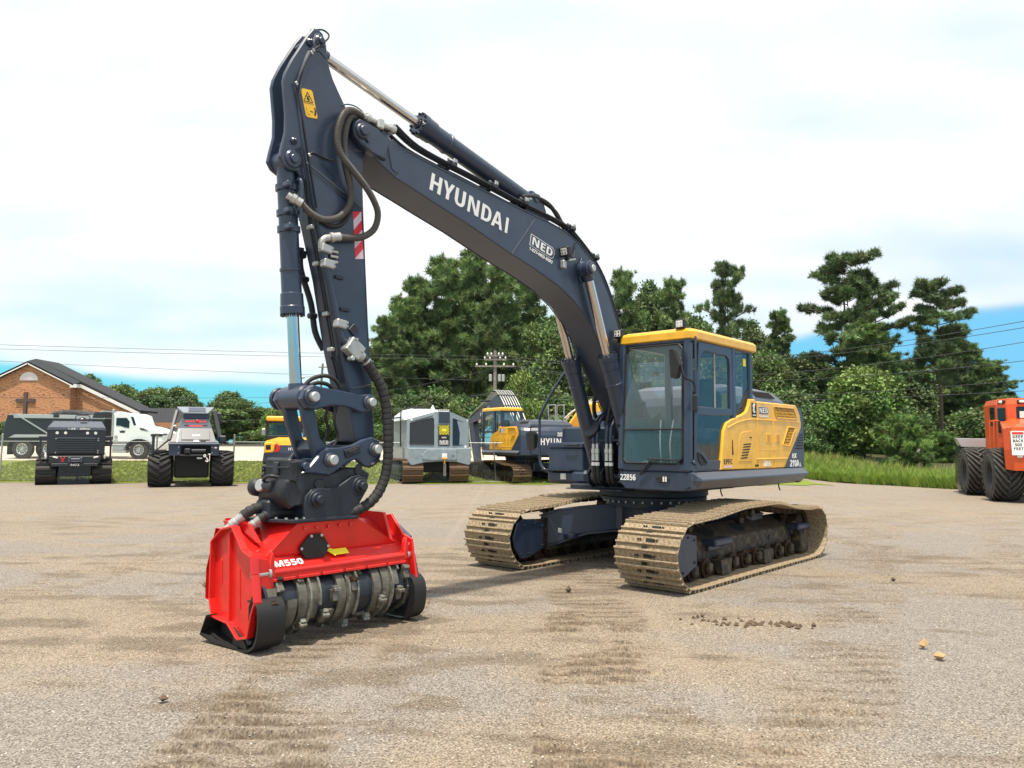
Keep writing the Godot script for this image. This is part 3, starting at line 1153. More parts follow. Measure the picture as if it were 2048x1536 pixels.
func sag(a: Vector3, b: Vector3, drop: float) -> Array:
	var p := []
	for i in 25:
		var t := i / 24.0
		p.append(a.lerp(b, t) - Vector3(0, drop * 4.0 * t * (1.0 - t), 0))
	return p

func build_wires() -> void:
	# the tall pole among the pines
	var o := thing("utility_pole", "weathered wooden pole with three crossarms in front of the pine stand", "utility pole", lot(-1.3, 58.0))
	var s := Sh.new()
	s.lathe(Vector3(0, -0.3, 0), Vector3.UP, [[0, 0.17], [7.75, 0.12], [7.75, 0]], 10)
	s.lathe(Vector3(0.38, -0.3, -0.2), Vector3.UP, [[0, 0.15], [4.6, 0.12], [4.6, 0]], 10)
	obj("post", s, M.wood, o)
	for k in [[7.05, 0.62], [6.75, 0.85], [6.25, 1.5]]:
		s = Sh.new()
		s.box(Vector3(0, k[0], 0.16), Vector3(k[1] * 2.0, 0.12, 0.10))
		obj("crossarm", s, M.wood, o)
		for x in [-0.92, -0.45, 0.45, 0.92]:
			s = Sh.new()
			s.lathe(Vector3(x * k[1], k[0] + 0.06, 0.16), Vector3.UP, [[0, 0.03], [0.06, 0.07], [0.14, 0.05], [0.2, 0.0]], 8)
			obj("insulator", s, M.white, o)
	for x in [-0.34, 0.34, 0.62]:
		s = Sh.new()
		s.cyl(Vector3(x, 5.1, 0.2), Vector3(x, 5.62, 0.2), 0.13, 10, 0.03)
		obj("fuse_can", s, M.galv, o)
	var q := thing("lamp_pole", "thin leaning street pole with a lamp arm behind the bucket cylinder", "utility pole", lot(-20.3, 80.0))
	s = Sh.new()
	s.lathe(Vector3(0, -0.3, 0), Vector3(0.06, 1, 0), [[0, 0.16], [8.7, 0.11], [8.7, 0]], 8)
	obj("post", s, M.wood, q)
	s = Sh.new()
	s.tube([Vector3(0.3, 6.4, 0), Vector3(-0.5, 7.0, 0.1), Vector3(-1.4, 6.95, 0.2)], 0.04, 6)
	s.ball(Vector3(-1.55, 6.9, 0.2), Vector3(0.3, 0.12, 0.16))
	obj("lamp_arm", s, M.galv, q)
	s = Sh.new()
	s.box(Vector3(0.75, 8.0, 0.1), Vector3(1.3, 0.1, 0.1))
	obj("crossarm", s, M.wood, q)
	var z := thing("far_pole", "short bare pole at the left of the bucket cylinder's foot", "utility pole", lot(-28.9, 95.0))
	s = Sh.new()
	s.lathe(Vector3(0, -0.3, 0), Vector3.UP, [[0, 0.14], [6.8, 0.1], [6.8, 0]], 8)
	obj("post", s, M.wood, z)
	# lines: [left end, right end, sag]
	var top := Vector3(-1.3, 9.0, -57.8)
	var k := 0
	for a in [
		[Vector3(-46, 8.35, -50), Vector3(-1.9, 8.22, -57.8), 0.12, "upper of the pair of wires over the church roof"], [Vector3(-46, 8.05, -50), Vector3(-0.7, 7.95, -57.8), 0.12, "lower of the pair of wires over the church roof"],
		[Vector3(-52, 8.6, -60), Vector3(-2.6, 6.4, -57.8), 0.2, "wire that crosses just over the church gable"], [Vector3(-56, 5.4, -62), Vector3(-1.3, 5.3, -57.8), 0.25, "lowest wire, crossing the church gable"],
		[Vector3(-0.6, 8.25, -57.8), Vector3(26, 7.7, -30), 1.5, "top wire running right from the wooden pole"], [Vector3(-1.9, 8.2, -57.8), Vector3(26.2, 7.4, -30.4), 1.5, "second wire running right from the wooden pole"],
		[Vector3(-0.2, 7.5, -57.8), Vector3(26.4, 6.9, -30.8), 1.6, "third wire running right from the wooden pole"], [Vector3(0.1, 7.3, -57.8), Vector3(27, 5.9, -31.2), 1.3, "fourth wire running right from the wooden pole"],
		[Vector3(-1.3, 5.6, -57.8), Vector3(27.5, 5.0, -33), 0.9, "fifth wire running right from the wooden pole"], [Vector3(-1.3, 5.2, -57.8), Vector3(28, 4.4, -34), 0.6, "lowest wire running right from the wooden pole"],
		[Vector3(-24, 4.9, -64), Vector3(-1.3, 7.3, -57.8), 0.7, "slack wire rising to the wooden pole's wide crossarm"], [Vector3(-24, 3.4, -62), Vector3(-1.3, 5.5, -57.8), 0.5, "slack wire rising to the wooden pole's middle"],
	]:
		s = Sh.new()
		s.tube(sag(a[0], a[1], a[2]), 0.014, 4, 1, false)
		tag(obj("overhead_wire", s, M.wire), a[3], "wire", "overhead wires")


func build_fence() -> void:
	var o := thing("chain_link_fence", "galvanized chain link fence on thin posts along the mown grass", "fence", Vector3())
	var d := 32.3
	var x0 := -24.6
	var x1 := -0.4
	for i in 8:
		var x := -21.35 + (i - 1) * 3.235
		var s := Sh.new()
		s.cyl(lot(x, d, -0.1), lot(x + 0.04, d, 1.98), 0.036, 8, 0.01)
		obj("fence_post", s, M.galv, o)
	var r := Sh.new()
	r.tube([lot(x0, d, 1.66), lot(x1, d, 1.66)], 0.016, 6, 1)
	r.tube([lot(x0, d, 0.06), lot(x1, d, 0.06)], 0.006, 4, 1)
	obj("top_rail", r, M.galv, o)
	# woven wire: two sets of slanted strands
	var m := Sh.new()
	var n := int((x1 - x0) / 0.075)
	for i in range(-21, n):
		var x := x0 + i * 0.075
		for k in [0, 1]:
			var a := Vector3(x if k == 0 else x + 1.6, 0.06, -d)
			var b := Vector3(x + 1.6 if k == 0 else x, 1.66, -d - 0.004)
			if minf(a.x, b.x) < x0 or maxf(a.x, b.x) > x1:
				continue
			var w := Vector3(0.0016, 0.0016 if k else -0.0016, 0)
			m.quad(a - w, a + w, b + w, b - w)
			var w2 := Vector3(0, 0, 0.0016)
			m.quad(a - w2, a + w2, b + w2, b - w2)
	var f := obj("woven_wire", m, M.galv, o)
	f.set_meta("kind", "stuff")


# ---------------------------------------------------------------- the excavator
# side view outlines are [F, H]; they are drawn out between two values of L
func side(sh: Sh, poly: Array, l0: float, l1: float, bev := 0.012) -> void:
	sh.extr(poly, -l0, -l1, bev)

# front view outlines are [L, H], drawn out between two values of F
func front(sh: Sh, poly: Array, f0: float, f1: float, bev := 0.012) -> void:
	var keep := sh.t
	sh.t = keep * Transform3D(Basis(Vector3(0, 0, -1), Vector3(0, 1, 0), Vector3(1, 0, 0)), Vector3())
	sh.extr(poly, f0, f1, bev)
	sh.t = keep

func boss(sh: Sh, f: float, h: float, l0: float, l1: float, r: float, bev := 0.01, sides := 22) -> void:
	sh.cyl(V(f, h, l0), V(f, h, l1), r, sides, bev)

func side_letters(s: String, f: float, h: float, l: float, df: float, dh: float, cap: float, wide: float, mat: Material, parent: Node, bold := true) -> void:
	letters(s, V(f, h, l), Vector3(df, dh, 0), Vector3(dh, -df, 0), cap, wide, mat, parent, bold)

func front_letters(s: String, f: float, h: float, l: float, cap: float, wide: float, mat: Material, parent: Node) -> void:
	letters(s, V(f, h, l), Vector3(0, 0, -1), Vector3.UP, cap, wide, mat, parent)

# the maker's name: its last letter is a plain bar
func maker_name(at: Vector3, x: Vector3, y: Vector3, cap: float, wide: float, parent: Node) -> void:
	x = x.normalized()
	y = y.normalized()
	var g := letters("HYUNDA", at - x * wide * 0.037, x, y, cap, wide * 0.926, M.white, parent)
	var s := Sh.new()
	s.t = Transform3D(Basis(x, y, x.cross(y)), at + x * (wide * 0.5 - cap * 0.10))
	s.box(Vector3(0, 0, 0), Vector3(cap * 0.2, cap, 0.004))
	obj("lettering", s, M.white, parent)

func machine_basis() -> Transform3D:
	var x := Vector3(-0.6666, 0, 0.7454).normalized()
	return Transform3D(Basis(x, Vector3.UP, x.cross(Vector3.UP)), Vector3(1.988, 0, -10.909))


func build_excavator() -> void:
	var o := thing("excavator", "dark grey and yellow tracked excavator standing alone in the middle of the lot", "excavator")
	o.transform = machine_basis()
	undercarriage(o, M.track, true)
	house(o, true)
	boom_and_arm(o)


func track_path() -> Array:
	return [Vector2(-1.75, 0), Vector2(-0.9, 0), Vector2(0.0, 0), Vector2(0.9, 0), Vector2(1.72, 0.0), Vector2(1.95, 0.06), Vector2(2.10, 0.22), Vector2(2.155, 0.42), Vector2(2.07, 0.61), Vector2(1.87, 0.755), Vector2(1.56, 0.785), Vector2(1.2, 0.80), Vector2(0.87, 0.83), Vector2(0.45, 0.865), Vector2(0.0, 0.87), Vector2(-0.55, 0.865), Vector2(-1.1, 0.78), Vector2(-1.55, 0.735), Vector2(-1.98, 0.72), Vector2(-2.19, 0.60), Vector2(-2.26, 0.40), Vector2(-2.20, 0.19), Vector2(-2.03, 0.05)]

# even places along the closed path: [point, direction]
func along_path(path: Array, count: int) -> Array:
	var pts := []
	for i in path.size():
		var a: Vector2 = path[(i + path.size() - 1) % path.size()]
		var b: Vector2 = path[i]
		var c: Vector2 = path[(i + 1) % path.size()]
		var d: Vector2 = path[(i + 2) % path.size()]
		for k in 12:
			pts.append(b.cubic_interpolate(c, a, d, k / 12.0))
	var total := 0.0
	for i in pts.size():
		total += pts[i].distance_to(pts[(i + 1) % pts.size()])
	var out := []
	var step := total / count
	var run := 0.0
	var want := step * 0.5
	for i in pts.size():
		var a: Vector2 = pts[i]
		var b: Vector2 = pts[(i + 1) % pts.size()]
		var l := a.distance_to(b)
		while want <= run + l and out.size() < count:
			out.append([a.lerp(b, (want - run) / l), (b - a).normalized()])
			want += step
		run += l
	return out

func shoe_mesh(width: float, pitch: float, mat: Material) -> ArrayMesh:
	# x along the track, y outwards, z across: three bars on a plate, edges bent up
	var s := Sh.new()
	var p := pitch * 0.5
	s.extr([[-p + 0.004, -0.040], [p - 0.004, -0.040], [p - 0.004, -0.024], [0.014, -0.026], [0.010, 0.004], [-0.008, 0.004], [-0.014, -0.026], [-p + 0.036, -0.026], [-p + 0.030, 0.007], [-p + 0.010, 0.007], [-p + 0.002, -0.018]], -width * 0.5, width * 0.5, 0.004)
	var m := ArrayMesh.new()
	s.add_to(m, mat)
	var h := Sh.new()
	h.box(Vector3(p * 0.5, -0.019, 0.03), Vector3(0.036, 0.006, 0.10))
	h.box(Vector3(-p * 0.45, -0.019, -0.02), Vector3(0.034, 0.006, 0.07))
	for z in [-0.12, -0.09, 0.09, 0.12]:
		h.cyl(Vector3(p * 0.5, -0.02, z), Vector3(p * 0.5, -0.006, z), 0.011, 6)
	h.add_to(m, M.soot)
	return m

func undercarriage(o: Node3D, mat: Material, full: bool) -> void:
	var places := along_path(track_path(), 51 if full else 44)
	var shoe := shoe_mesh(0.80, 0.188 if full else 0.21, mat)
	for sd in [1.0, -1.0]:
		var c: float = 1.195 * sd
		var tr := group_node("track", o)
		for a in places:
			var p: Vector2 = a[0]
			var d: Vector2 = a[1]
			var outw := Vector2(d.y, -d.x)
			var b := Basis(Vector3(d.x, d.y, 0), Vector3(outw.x, outw.y, 0), Vector3(d.x, d.y, 0).cross(Vector3(outw.x, outw.y, 0)))
			piece("track_shoe", shoe, null, tr, Transform3D(b, V(p.x, p.y, c)))
		var s := Sh.new()
		for a in places:
			var p: Vector2 = a[0]
			var d: Vector2 = a[1]
			var inw := Vector2(-d.y, d.x)
			for z in [-0.1, 0.1]:
				var q: Vector2 = p + inw * 0.075
				s.box(V(q.x, q.y, c + z), Vector3(0.16, 0.07, 0.035), 0.01, Basis(Vector3(d.x, d.y, 0), Vector3(inw.x, inw.y, 0), Vector3(0, 0, -1)))
		obj("track_chain", s, M.rust, tr)
		# frame that carries the rollers
		var fr := group_node("track_frame", o)
		s = Sh.new()
		var l := func(x: float) -> float: return c + (x - 1.195) * sd
		var lo: float = l.call(0.98)
		var rails := []
		for f in [[-1.95, 0.0], [1.17, 0.0]]:
			rails.append([V(f[0], 0.17, l.call(1.25)), V(f[0], 0.44, l.call(1.25)), V(f[0], 0.46, l.call(1.23)), V(f[0], 0.60, l.call(1.0)), V(f[0], 0.60, lo), V(f[0], 0.17, lo)])
		s.loft(rails)
		s.loft([[V(1.17, 0.22, l.call(1.24)), V(1.17, 0.43, l.call(1.24)), V(1.17, 0.59, l.call(1.02)), V(1.17, 0.22, l.call(1.02))], [V(1.62, 0.25, l.call(1.30)), V(1.62, 0.52, l.call(1.30)), V(1.62, 0.60, l.call(1.16)), V(1.62, 0.25, l.call(1.02))]])
		s.box(V(-0.4, 0.185, l.call(1.262)), Vector3(3.1, 0.03, 0.02), 0.004)
		obj("side_rail", s, M.frame, fr)
		for e in [[0.62, 1.13], [-0.25, 1.12]]:
			s = Sh.new()
			var up := V(0.0, 0.83, 0.54 * sd).normalized()
			var pts := []
			for i in 14:
				var a := TAU * i / 14.0
				pts.append(V(e[0] + 0.16 * cos(a), 0.525 + 0.045 * sin(a) + 0.004, l.call(e[1] - 0.075 * sin(a))))
			s.face(pts, V(e[0], 0.0, l.call(1.1)))
			obj("drain_hole", s, M.soot, fr)
		s = Sh.new()
		for e in [0.72, -1.80]:
			s.box(V(e, 0.44, l.call(1.33)), Vector3(0.44, 0.085, 0.20), 0.02)
			s.box(V(e, 0.37, l.call(1.27)), Vector3(0.30, 0.08, 0.05), 0.01)
		obj("step", s, M.dark, fr)
		s = Sh.new()
		s.box(V(-1.84, 0.25, l.call(1.33)), Vector3(0.24, 0.36, 0.16), 0.02)
		obj("motor_guard", s, M.frame, fr)
		s = Sh.new()
		s.cyl(V(-0.95, 0.34, l.call(1.249)), V(-0.95, 0.34, l.call(1.254)), 0.036, 14)
		s.cyl(V(-1.78, 0.37, l.call(1.41)), V(-1.78, 0.37, l.call(1.414)), 0.036, 14)
		obj("lifting_hole", s, M.soot, fr)
		for i in 9:
			s = Sh.new()
			var f := 1.36 - i * 0.345
			s.lathe(V(f, 0.155, l.call(0.99)), V(0, 0, sd), [[0, 0], [0, 0.085], [0.045, 0.085], [0.05, 0.115], [0.085, 0.115], [0.09, 0.085], [0.31, 0.085], [0.315, 0.115], [0.35, 0.115], [0.355, 0.075], [0.39, 0.075], [0.40, 0.05], [0.40, 0]], 16)
			obj("lower_roller", s, M.rust, fr)
			s = Sh.new()
			s.box(V(f, 0.165, l.call(1.38)), Vector3(0.10, 0.10, 0.05), 0.012)
			obj("roller_collar", s, M.frame, fr)
		for f in [0.66, -0.55]:
			s = Sh.new()
			s.loft([[V(f - 0.15, 0.23, l.call(1.262)), V(f + 0.15, 0.23, l.call(1.262)), V(f + 0.15, 0.23, l.call(1.42)), V(f - 0.15, 0.23, l.call(1.42))], [V(f - 0.11, 0.055, l.call(1.36)), V(f + 0.11, 0.055, l.call(1.36)), V(f + 0.11, 0.055, l.call(1.42)), V(f - 0.11, 0.055, l.call(1.42))]])
			obj("track_guard", s, M.frame, fr)
		for f in [0.95, -0.45]:
			s = Sh.new()
			s.lathe(V(f, 0.70, l.call(1.06)), V(0, 0, sd), [[0, 0], [0, 0.05], [0.05, 0.05], [0.055, 0.075], [0.13, 0.075], [0.14, 0.055], [0.2, 0.055], [0.2, 0]], 16)
			s.box(V(f, 0.62, l.call(1.08)), Vector3(0.10, 0.14, 0.06), 0.01)
			obj("carrier_roller", s, M.frame, fr)
		# idler in front behind its cover plates, sprocket behind
		s = Sh.new()
		s.lathe(V(1.76, 0.41, l.call(1.05)), V(0, 0, sd), [[0, 0], [0, 0.27], [0.06, 0.29], [0.08, 0.33], [0.2, 0.33], [0.22, 0.29], [0.28, 0.27], [0.28, 0]], 28)
		obj("idler", s, M.rust, fr)
		s = Sh.new()
		s.lathe(V(-1.86, 0.40, l.call(1.12)), V(0, 0, sd), [[0, 0], [0, 0.30], [0.07, 0.30], [0.075, 0.2], [0.2, 0.18], [0.22, 0.12], [0.22, 0]], 26)
		for i in 21:
			var a := TAU * i / 21.0
			s.box(V(-1.86 + 0.31 * cos(a), 0.40 + 0.31 * sin(a), l.call(1.155)), Vector3(0.06, 0.045, 0.06), 0.012, Basis(Vector3(0, 0, 1), a))
		obj("sprocket", s, M.rust, fr)
		for x in [0.83, 1.40]:
			s = Sh.new()
			side(s, [[1.42, 0.24], [1.70, 0.14], [1.86, 0.135], [1.99, 0.28], [2.02, 0.42], [1.94, 0.60], [1.80, 0.64], [1.42, 0.58]], l.call(x), l.call(x + 0.035), 0.008)
			obj("idler_cover", s, M.dark if full else M.frame, fr)
			s = Sh.new()
			for q in [[1.48, 0.53], [1.84, 0.56], [1.9, 0.2], [1.74, 0.19], [1.48, 0.28], [1.62, 0.57]]:
				s.cyl(V(q[0], q[1], l.call(x) - (0.012 if sd * (x - 1.195) < 0 else -0.047)), V(q[0], q[1], l.call(x) + 0.02), 0.014, 6)
			obj("cover_bolt", s, M.darker, fr)
	# the X shaped middle with its four legs
	for e in [[1.0, 1.0], [1.0, -1.0], [-1.0, 1.0], [-1.0, -1.0]]:
		var s := Sh.new()
		var rows := []
		for k in [[0.0, 0.50, 0.765, 0.46, 0.5], [0.25, 0.55, 0.765, 0.46, 0.46], [0.62, 0.86, 0.745, 0.40, 0.36], [0.85, 1.05, 0.705, 0.29, 0.36], [1.06, 1.20, 0.62, 0.22, 0.36]]:
			var f: float = k[1] * e[0]
			var g: float = (k[1] - k[4]) * e[0]
			rows.append([V(f, k[3], k[0] * e[1]), V(f, k[2], k[0] * e[1]), V(g, k[2], k[0] * e[1]), V(g, k[3], k[0] * e[1])])
		s.loft(rows)
		obj("car_body_leg", s, M.dark, o)
		s = Sh.new()
		rows = []
		for k in [[0.0, 0.50, 0.768], [0.25, 0.55, 0.768], [0.62, 0.86, 0.748], [0.85, 1.05, 0.708], [1.06, 1.20, 0.624]]:
			var f: float = (k[1] + 0.03) * e[0]
			rows.append([V(f, k[2], k[0] * e[1]), V(f, k[2] + 0.022, k[0] * e[1]), V((k[1] - 0.4) * e[0], k[2] + 0.022, k[0] * e[1]), V((k[1] - 0.4) * e[0], k[2], k[0] * e[1])])
		s.loft(rows)
		obj("top_flange", s, M.dark, o)
		s = Sh.new()
		rows = []
		for k in [[0.0, 0.55, 0.45], [0.25, 0.60, 0.45], [0.55, 0.84, 0.41], [0.85, 1.07, 0.28], [1.0, 1.15, 0.23]]:
			var f: float = k[1] * e[0]
			rows.append([V(f, k[2] - 0.025, k[0] * e[1]), V(f, k[2], k[0] * e[1]), V((k[1] - 0.4) * e[0], k[2], k[0] * e[1]), V((k[1] - 0.4) * e[0], k[2] - 0.025, k[0] * e[1])])
		s.loft(rows)
		s.lathe(V(0.93 * e[0], 0.335, 0.74 * e[1]), Vector3.UP, [[0, 0.055], [0, 0.105], [0.012, 0.11], [0.05, 0.11], [0.062, 0.105], [0.062, 0.055], [0, 0.055]], 20)
		obj("lower_flange", s, M.dark, o)
	var s := Sh.new()
	s.cyl(V(0, 0.42, 0), V(0, 0.78, 0), 0.56, 30)
	obj("centre_drum", s, M.darker, o)
	if full:
		s = Sh.new()
		s.box(V(1.10, 0.44, -0.80), Vector3(0.012, 0.062, 0.06), 0.002)
		obj("paper_tag", s, M.white, o)
	# slewing ring
	s = Sh.new()
	s.lathe(V(0, 0.77, 0), Vector3.UP, [[0, 0], [0, 0.66], [0.09, 0.66], [0.09, 0.73], [0.13, 0.73], [0.15, 0.71], [0.15, 0.75], [0.24, 0.75], [0.24, 0]], 48)
	obj("slewing_ring", s, M.darker, o)
	s = Sh.new()
	for i in 36:
		var a := TAU * i / 36.0
		s.cyl(V(0.69 * cos(a), 0.83, 0.69 * sin(a)), V(0.69 * cos(a), 0.872, 0.69 * sin(a)), 0.016, 6)
	obj("bolt_circle", s, M.galv, o)


# ---------------------------------------------------------------- the excavator's upper works
func house(o: Node3D, full: bool) -> void:
	var s := Sh.new()
	# deck
	s.box(V(-0.72, 1.13, 0.0), Vector3(2.76, 0.24, 1.1), 0.01)
	s.box(V(-0.42, 1.16, 0.80), Vector3(3.36, 0.20, 0.92), 0.01)
	s.box(V(-0.72, 1.15, -0.90), Vector3(2.8, 0.20, 0.88), 0.01)
	s.box(V(0.0, 1.035, 0.0), Vector3(1.75, 0.07, 1.62), 0.02)
	side(s, [[-0.6, 1.2], [0.95, 1.16], [1.02, 1.28], [0.72, 1.46], [0.52, 1.92], [0.36, 2.02], [0.16, 1.98], [-0.3, 1.5], [-0.6, 1.35]], 0.235, 0.275)
	side(s, [[-0.6, 1.2], [0.95, 1.16], [1.02, 1.28], [0.72, 1.46], [0.52, 1.92], [0.36, 2.02], [0.16, 1.98], [-0.3, 1.5], [-0.6, 1.35]], -0.275, -0.235)
	obj("revolving_frame", s, M.darker, o)
	s = Sh.new()
	s.box(V(0.66, 1.02, -0.2), Vector3(1.0, 0.012, 0.9), 0.002)
	obj("belly_plate", s, M.darker, o)
	# apron under the cab and the bevelled skirt along the side
	s = Sh.new()
	front(s, [[0.30, 1.285], [1.29, 1.285], [1.30, 1.12], [1.20, 1.06], [0.40, 1.06], [0.30, 1.14]], 1.13, 1.295, 0.012)
	obj("cab_apron", s, M.dark, o)
	s = Sh.new()
	var rows := []
	for k in [[1.285, 1.285, 1.275], [1.13, 1.13, 1.13], [-2.10, -2.16, -2.02]]:
		var bulge := 0.0 if k[0] > 1.2 else 1.0
		rows.append([V(k[0], 1.282, 1.295), V(k[1], 1.20, 1.30 + 0.065 * bulge), V(k[1], 1.185, 1.30 + 0.068 * bulge), V(k[2], 1.085, 1.29 + 0.02 * bulge), V(k[2], 1.07, 1.26), V(k[0], 1.07, 1.20), V(k[0], 1.282, 1.20)])
	s.loft(rows)
	obj("side_skirt", s, M.slate, o)
	if full:
		for f in [0.42, -1.36]:
			s = Sh.new()
			s.tube([V(f, 1.09, 1.24), V(f + 0.005, 1.02, 1.24), V(f - 0.02, 0.965, 1.25)], 0.009, 6, 2)
			obj("drain_tail", s, M.black, o)
	# side panels, each its own sheet of yellow
	s = Sh.new()
	side(s, [[0.50, 1.285], [-1.95, 1.285], [-1.95, 2.18], [-0.35, 2.18], [-0.2, 2.02], [0.3, 1.88], [0.40, 1.75]], 1.20, 1.262)
	obj("side_wall", s, M.soot, o)
	for p in [[[0.55, 1.295], [0.49, 1.53], [0.44, 1.78], [0.365, 1.89], [0.21, 1.94], [0.05, 1.98], [-0.13, 2.02], [-0.23, 2.06], [-0.30, 2.14], [-0.335, 2.225], [-0.49, 2.225], [-0.518, 2.20], [-0.525, 1.285]],
			[[-0.533, 2.202], [-1.062, 2.202], [-1.062, 1.285], [-0.533, 1.285]],
			[[-1.070, 2.202], [-1.90, 2.202], [-1.98, 2.15], [-2.04, 2.06], [-2.085, 1.94], [-2.07, 1.86], [-1.435, 1.285], [-1.070, 1.285]]]:
		s = Sh.new()
		side(s, p, 1.255, 1.303, 0.014)
		obj("side_panel", s, M.yellow, o)
	s = Sh.new()
	# pressed creases
	s.bar(V(-1.08, 1.955, 1.302), V(-1.98, 1.95, 1.302), 0.02, 0.02, 0.009)
	s.bar(V(-0.54, 1.955, 1.302), V(-1.055, 1.955, 1.302), 0.02, 0.02, 0.009)
	s.tube([V(-0.52, 1.955, 1.300), V(-0.25, 1.945, 1.300), V(0.05, 1.90, 1.300), V(0.34, 1.825, 1.300)], 0.011, 6, 4)
	s.bar(V(-0.51, 1.42, 1.302), V(-1.54, 1.42, 1.302), 0.016, 0.02, 0.008)
	s.bar(V(-0.55, 1.545, 1.302), V(-1.66, 1.545, 1.302), 0.004, 0.012, 0.002)
	obj("pressed_crease", s, M.yellow, o)
	# little service door with five louvres
	s = Sh.new()
	side(s, [[0.055, 1.395], [0.02, 1.68], [-0.03, 1.765], [-0.14, 1.79], [-0.36, 1.80], [-0.395, 1.66], [-0.355, 1.395]], 1.30, 1.3085, 0.004)
	var dr := obj("service_door", s, M.yellow, o)
	for i in 6:
		s = Sh.new()
		var a := 1.622 - i * 0.036
		var f0 := -0.095 + i * 0.017
		var f1 := -0.33 + i * 0.024
		side(s, [[f0, a - 0.012], [f0 - 0.01, a + 0.002], [f1, a + 0.012], [f1 + 0.008, a - 0.006]], 1.307, 1.3115, 0.001)
		obj("louvre", s, M.soot, dr)
	s = Sh.new()
	s.box(V(-0.315, 1.71, 1.31), Vector3(0.06, 0.016, 0.008), 0.002)
	obj("latch", s, M.soot, dr)
	s = Sh.new()
	side(s, [[0.215, 1.68], [0.20, 1.665], [0.185, 1.49], [0.205, 1.475], [0.222, 1.49]], 1.302, 1.307, 0.002)
	obj("hinge_slot", s, M.soot, o)
	for p in [[[-0.80, 1.77], [-0.99, 1.77], [-0.985, 1.64], [-0.80, 1.64]], [[-1.13, 1.772], [-1.30, 1.772], [-1.285, 1.645], [-1.12, 1.645]]]:
		s = Sh.new()
		side(s, p, 1.30, 1.307, 0.003)
		var lp := obj("latch_plate", s, M.yellow, o)
		s = Sh.new()
		var cx: float = (p[0][0] + p[1][0]) * 0.5
		for r in [[0.07, 0.10, 0.008], [0.06, 0.006, 0.05]]:
			s.box(V(cx, 1.706, 1.309), Vector3(r[0], r[1], 0.004), 0.001)
		s.box(V(cx + 0.035, 1.706, 1.309), Vector3(0.008, 0.095, 0.005), 0.001)
		obj("latch_slot", s, M.amber, lp)
	s = Sh.new()
	s.box(V(-0.50, 1.335, 1.306), Vector3(0.07, 0.014, 0.006), 0.002)
	s.cyl(V(-0.47, 1.335, 1.303), V(-0.47, 1.335, 1.31), 0.017, 10)
	s.cyl(V(-0.535, 1.335, 1.303), V(-0.535, 1.335, 1.31), 0.017, 10)
	obj("key_latch", s, M.soot, o)
	# two meshed air openings
	for q in [[[[-1.085, 2.152], [-1.80, 2.15], [-1.91, 1.995], [-1.19, 1.992]]], [[[-1.575, 1.872], [-1.845, 1.868], [-1.61, 1.60], [-1.37, 1.612]]]]:
		var p: Array = q[0]
		s = Sh.new()
		side(s, p, 1.30, 1.305, 0.0)
		var gr := obj("air_grille", s, M.rust, o)
		s = Sh.new()
		var cnt := 22 if p[1][0] < -1.7 and p[0][0] > -1.2 else 13
		var A := Vector2(p[0][0], p[0][1])
		var B := Vector2(p[1][0], p[1][1])
		var C := Vector2(p[2][0], p[2][1])
		var D := Vector2(p[3][0], p[3][1])
		var poly := PackedVector2Array([A, B, C, D])
		for i in range(-cnt, cnt * 2):
			for dg in [0.55, -0.55]:
				var x := -1.0 - i * 0.045
				var seg := PackedVector2Array([Vector2(x - 0.35 * dg, 1.5), Vector2(x + 0.35 * dg, 2.2)])
				for cut in Geometry2D.intersect_polyline_with_polygon(seg, poly):
					var c0: Vector2 = cut[0]
					var c1: Vector2 = cut[-1]
					if c0.distance_to(c1) > 0.02:
						s.bar(V(c0.x, c0.y, 1.3075), V(c1.x, c1.y, 1.3075), 0.004, 0.0055, 0.0)
		obj("grille_mesh", s, M.yellow, gr)
		s = Sh.new()
		for i in 4:
			var e0 := poly[i]
			var e1 := poly[(i + 1) % 4]
			s.bar(V(e0.x, e0.y, 1.308), V(e1.x, e1.y, 1.308), 0.012, 0.018, 0.004)
		obj("grille_frame", s, M.yellow, gr)
	# far side of the body
	s = Sh.new()
	side(s, [[-0.15, 1.26], [-1.95, 1.26], [-1.95, 2.19], [-0.6, 2.15], [-0.22, 2.06], [-0.15, 1.95]], -1.30, -0.95, 0.02)
	obj("right_side_body", s, M.dark, o)
	s = Sh.new()
	side(s, [[-0.55, 1.26], [-2.0, 1.26], [-2.0, 2.18], [-0.55, 2.18]], -1.0, 1.25, 0.0)
	obj("engine_room", s, M.darker, o)
	# engine hood with slots
	s = Sh.new()
	s.loft([[V(-0.62, 2.17, 0.98), V(-2.34, 2.17, 0.98), V(-2.34, 2.17, -0.98), V(-0.62, 2.17, -0.98)], [V(-0.64, 2.30, 0.93), V(-2.33, 2.28, 0.93), V(-2.33, 2.28, -0.93), V(-0.64, 2.30, -0.93)], [V(-0.72, 2.43, 0.80), V(-2.20, 2.42, 0.80), V(-2.20, 2.42, -0.80), V(-0.72, 2.43, -0.80)], [V(-0.85, 2.49, 0.62), V(-2.02, 2.48, 0.62), V(-2.02, 2.48, -0.62), V(-0.85, 2.49, -0.62)]])
	var hood := obj("engine_hood", s, M.slate, o)
	for i in 8:
		s = Sh.new()
		var f := -1.42 - i * 0.085
		s.bar(V(f, 2.415, 0.818), V(f - 0.01, 2.315, 0.924), 0.030, 0.016, 0.006, Vector3(0, 0.6, -0.8))
		obj("hood_slot", s, M.soot, hood)
	s = Sh.new()
	s.cyl(V(-1.25, 2.46, -0.4), V(-1.25, 2.66, -0.4), 0.07, 14, 0.01)
	obj("exhaust", s, M.darker, o)
	# counterweight: a rounded block behind
	s = Sh.new()
	rows = []
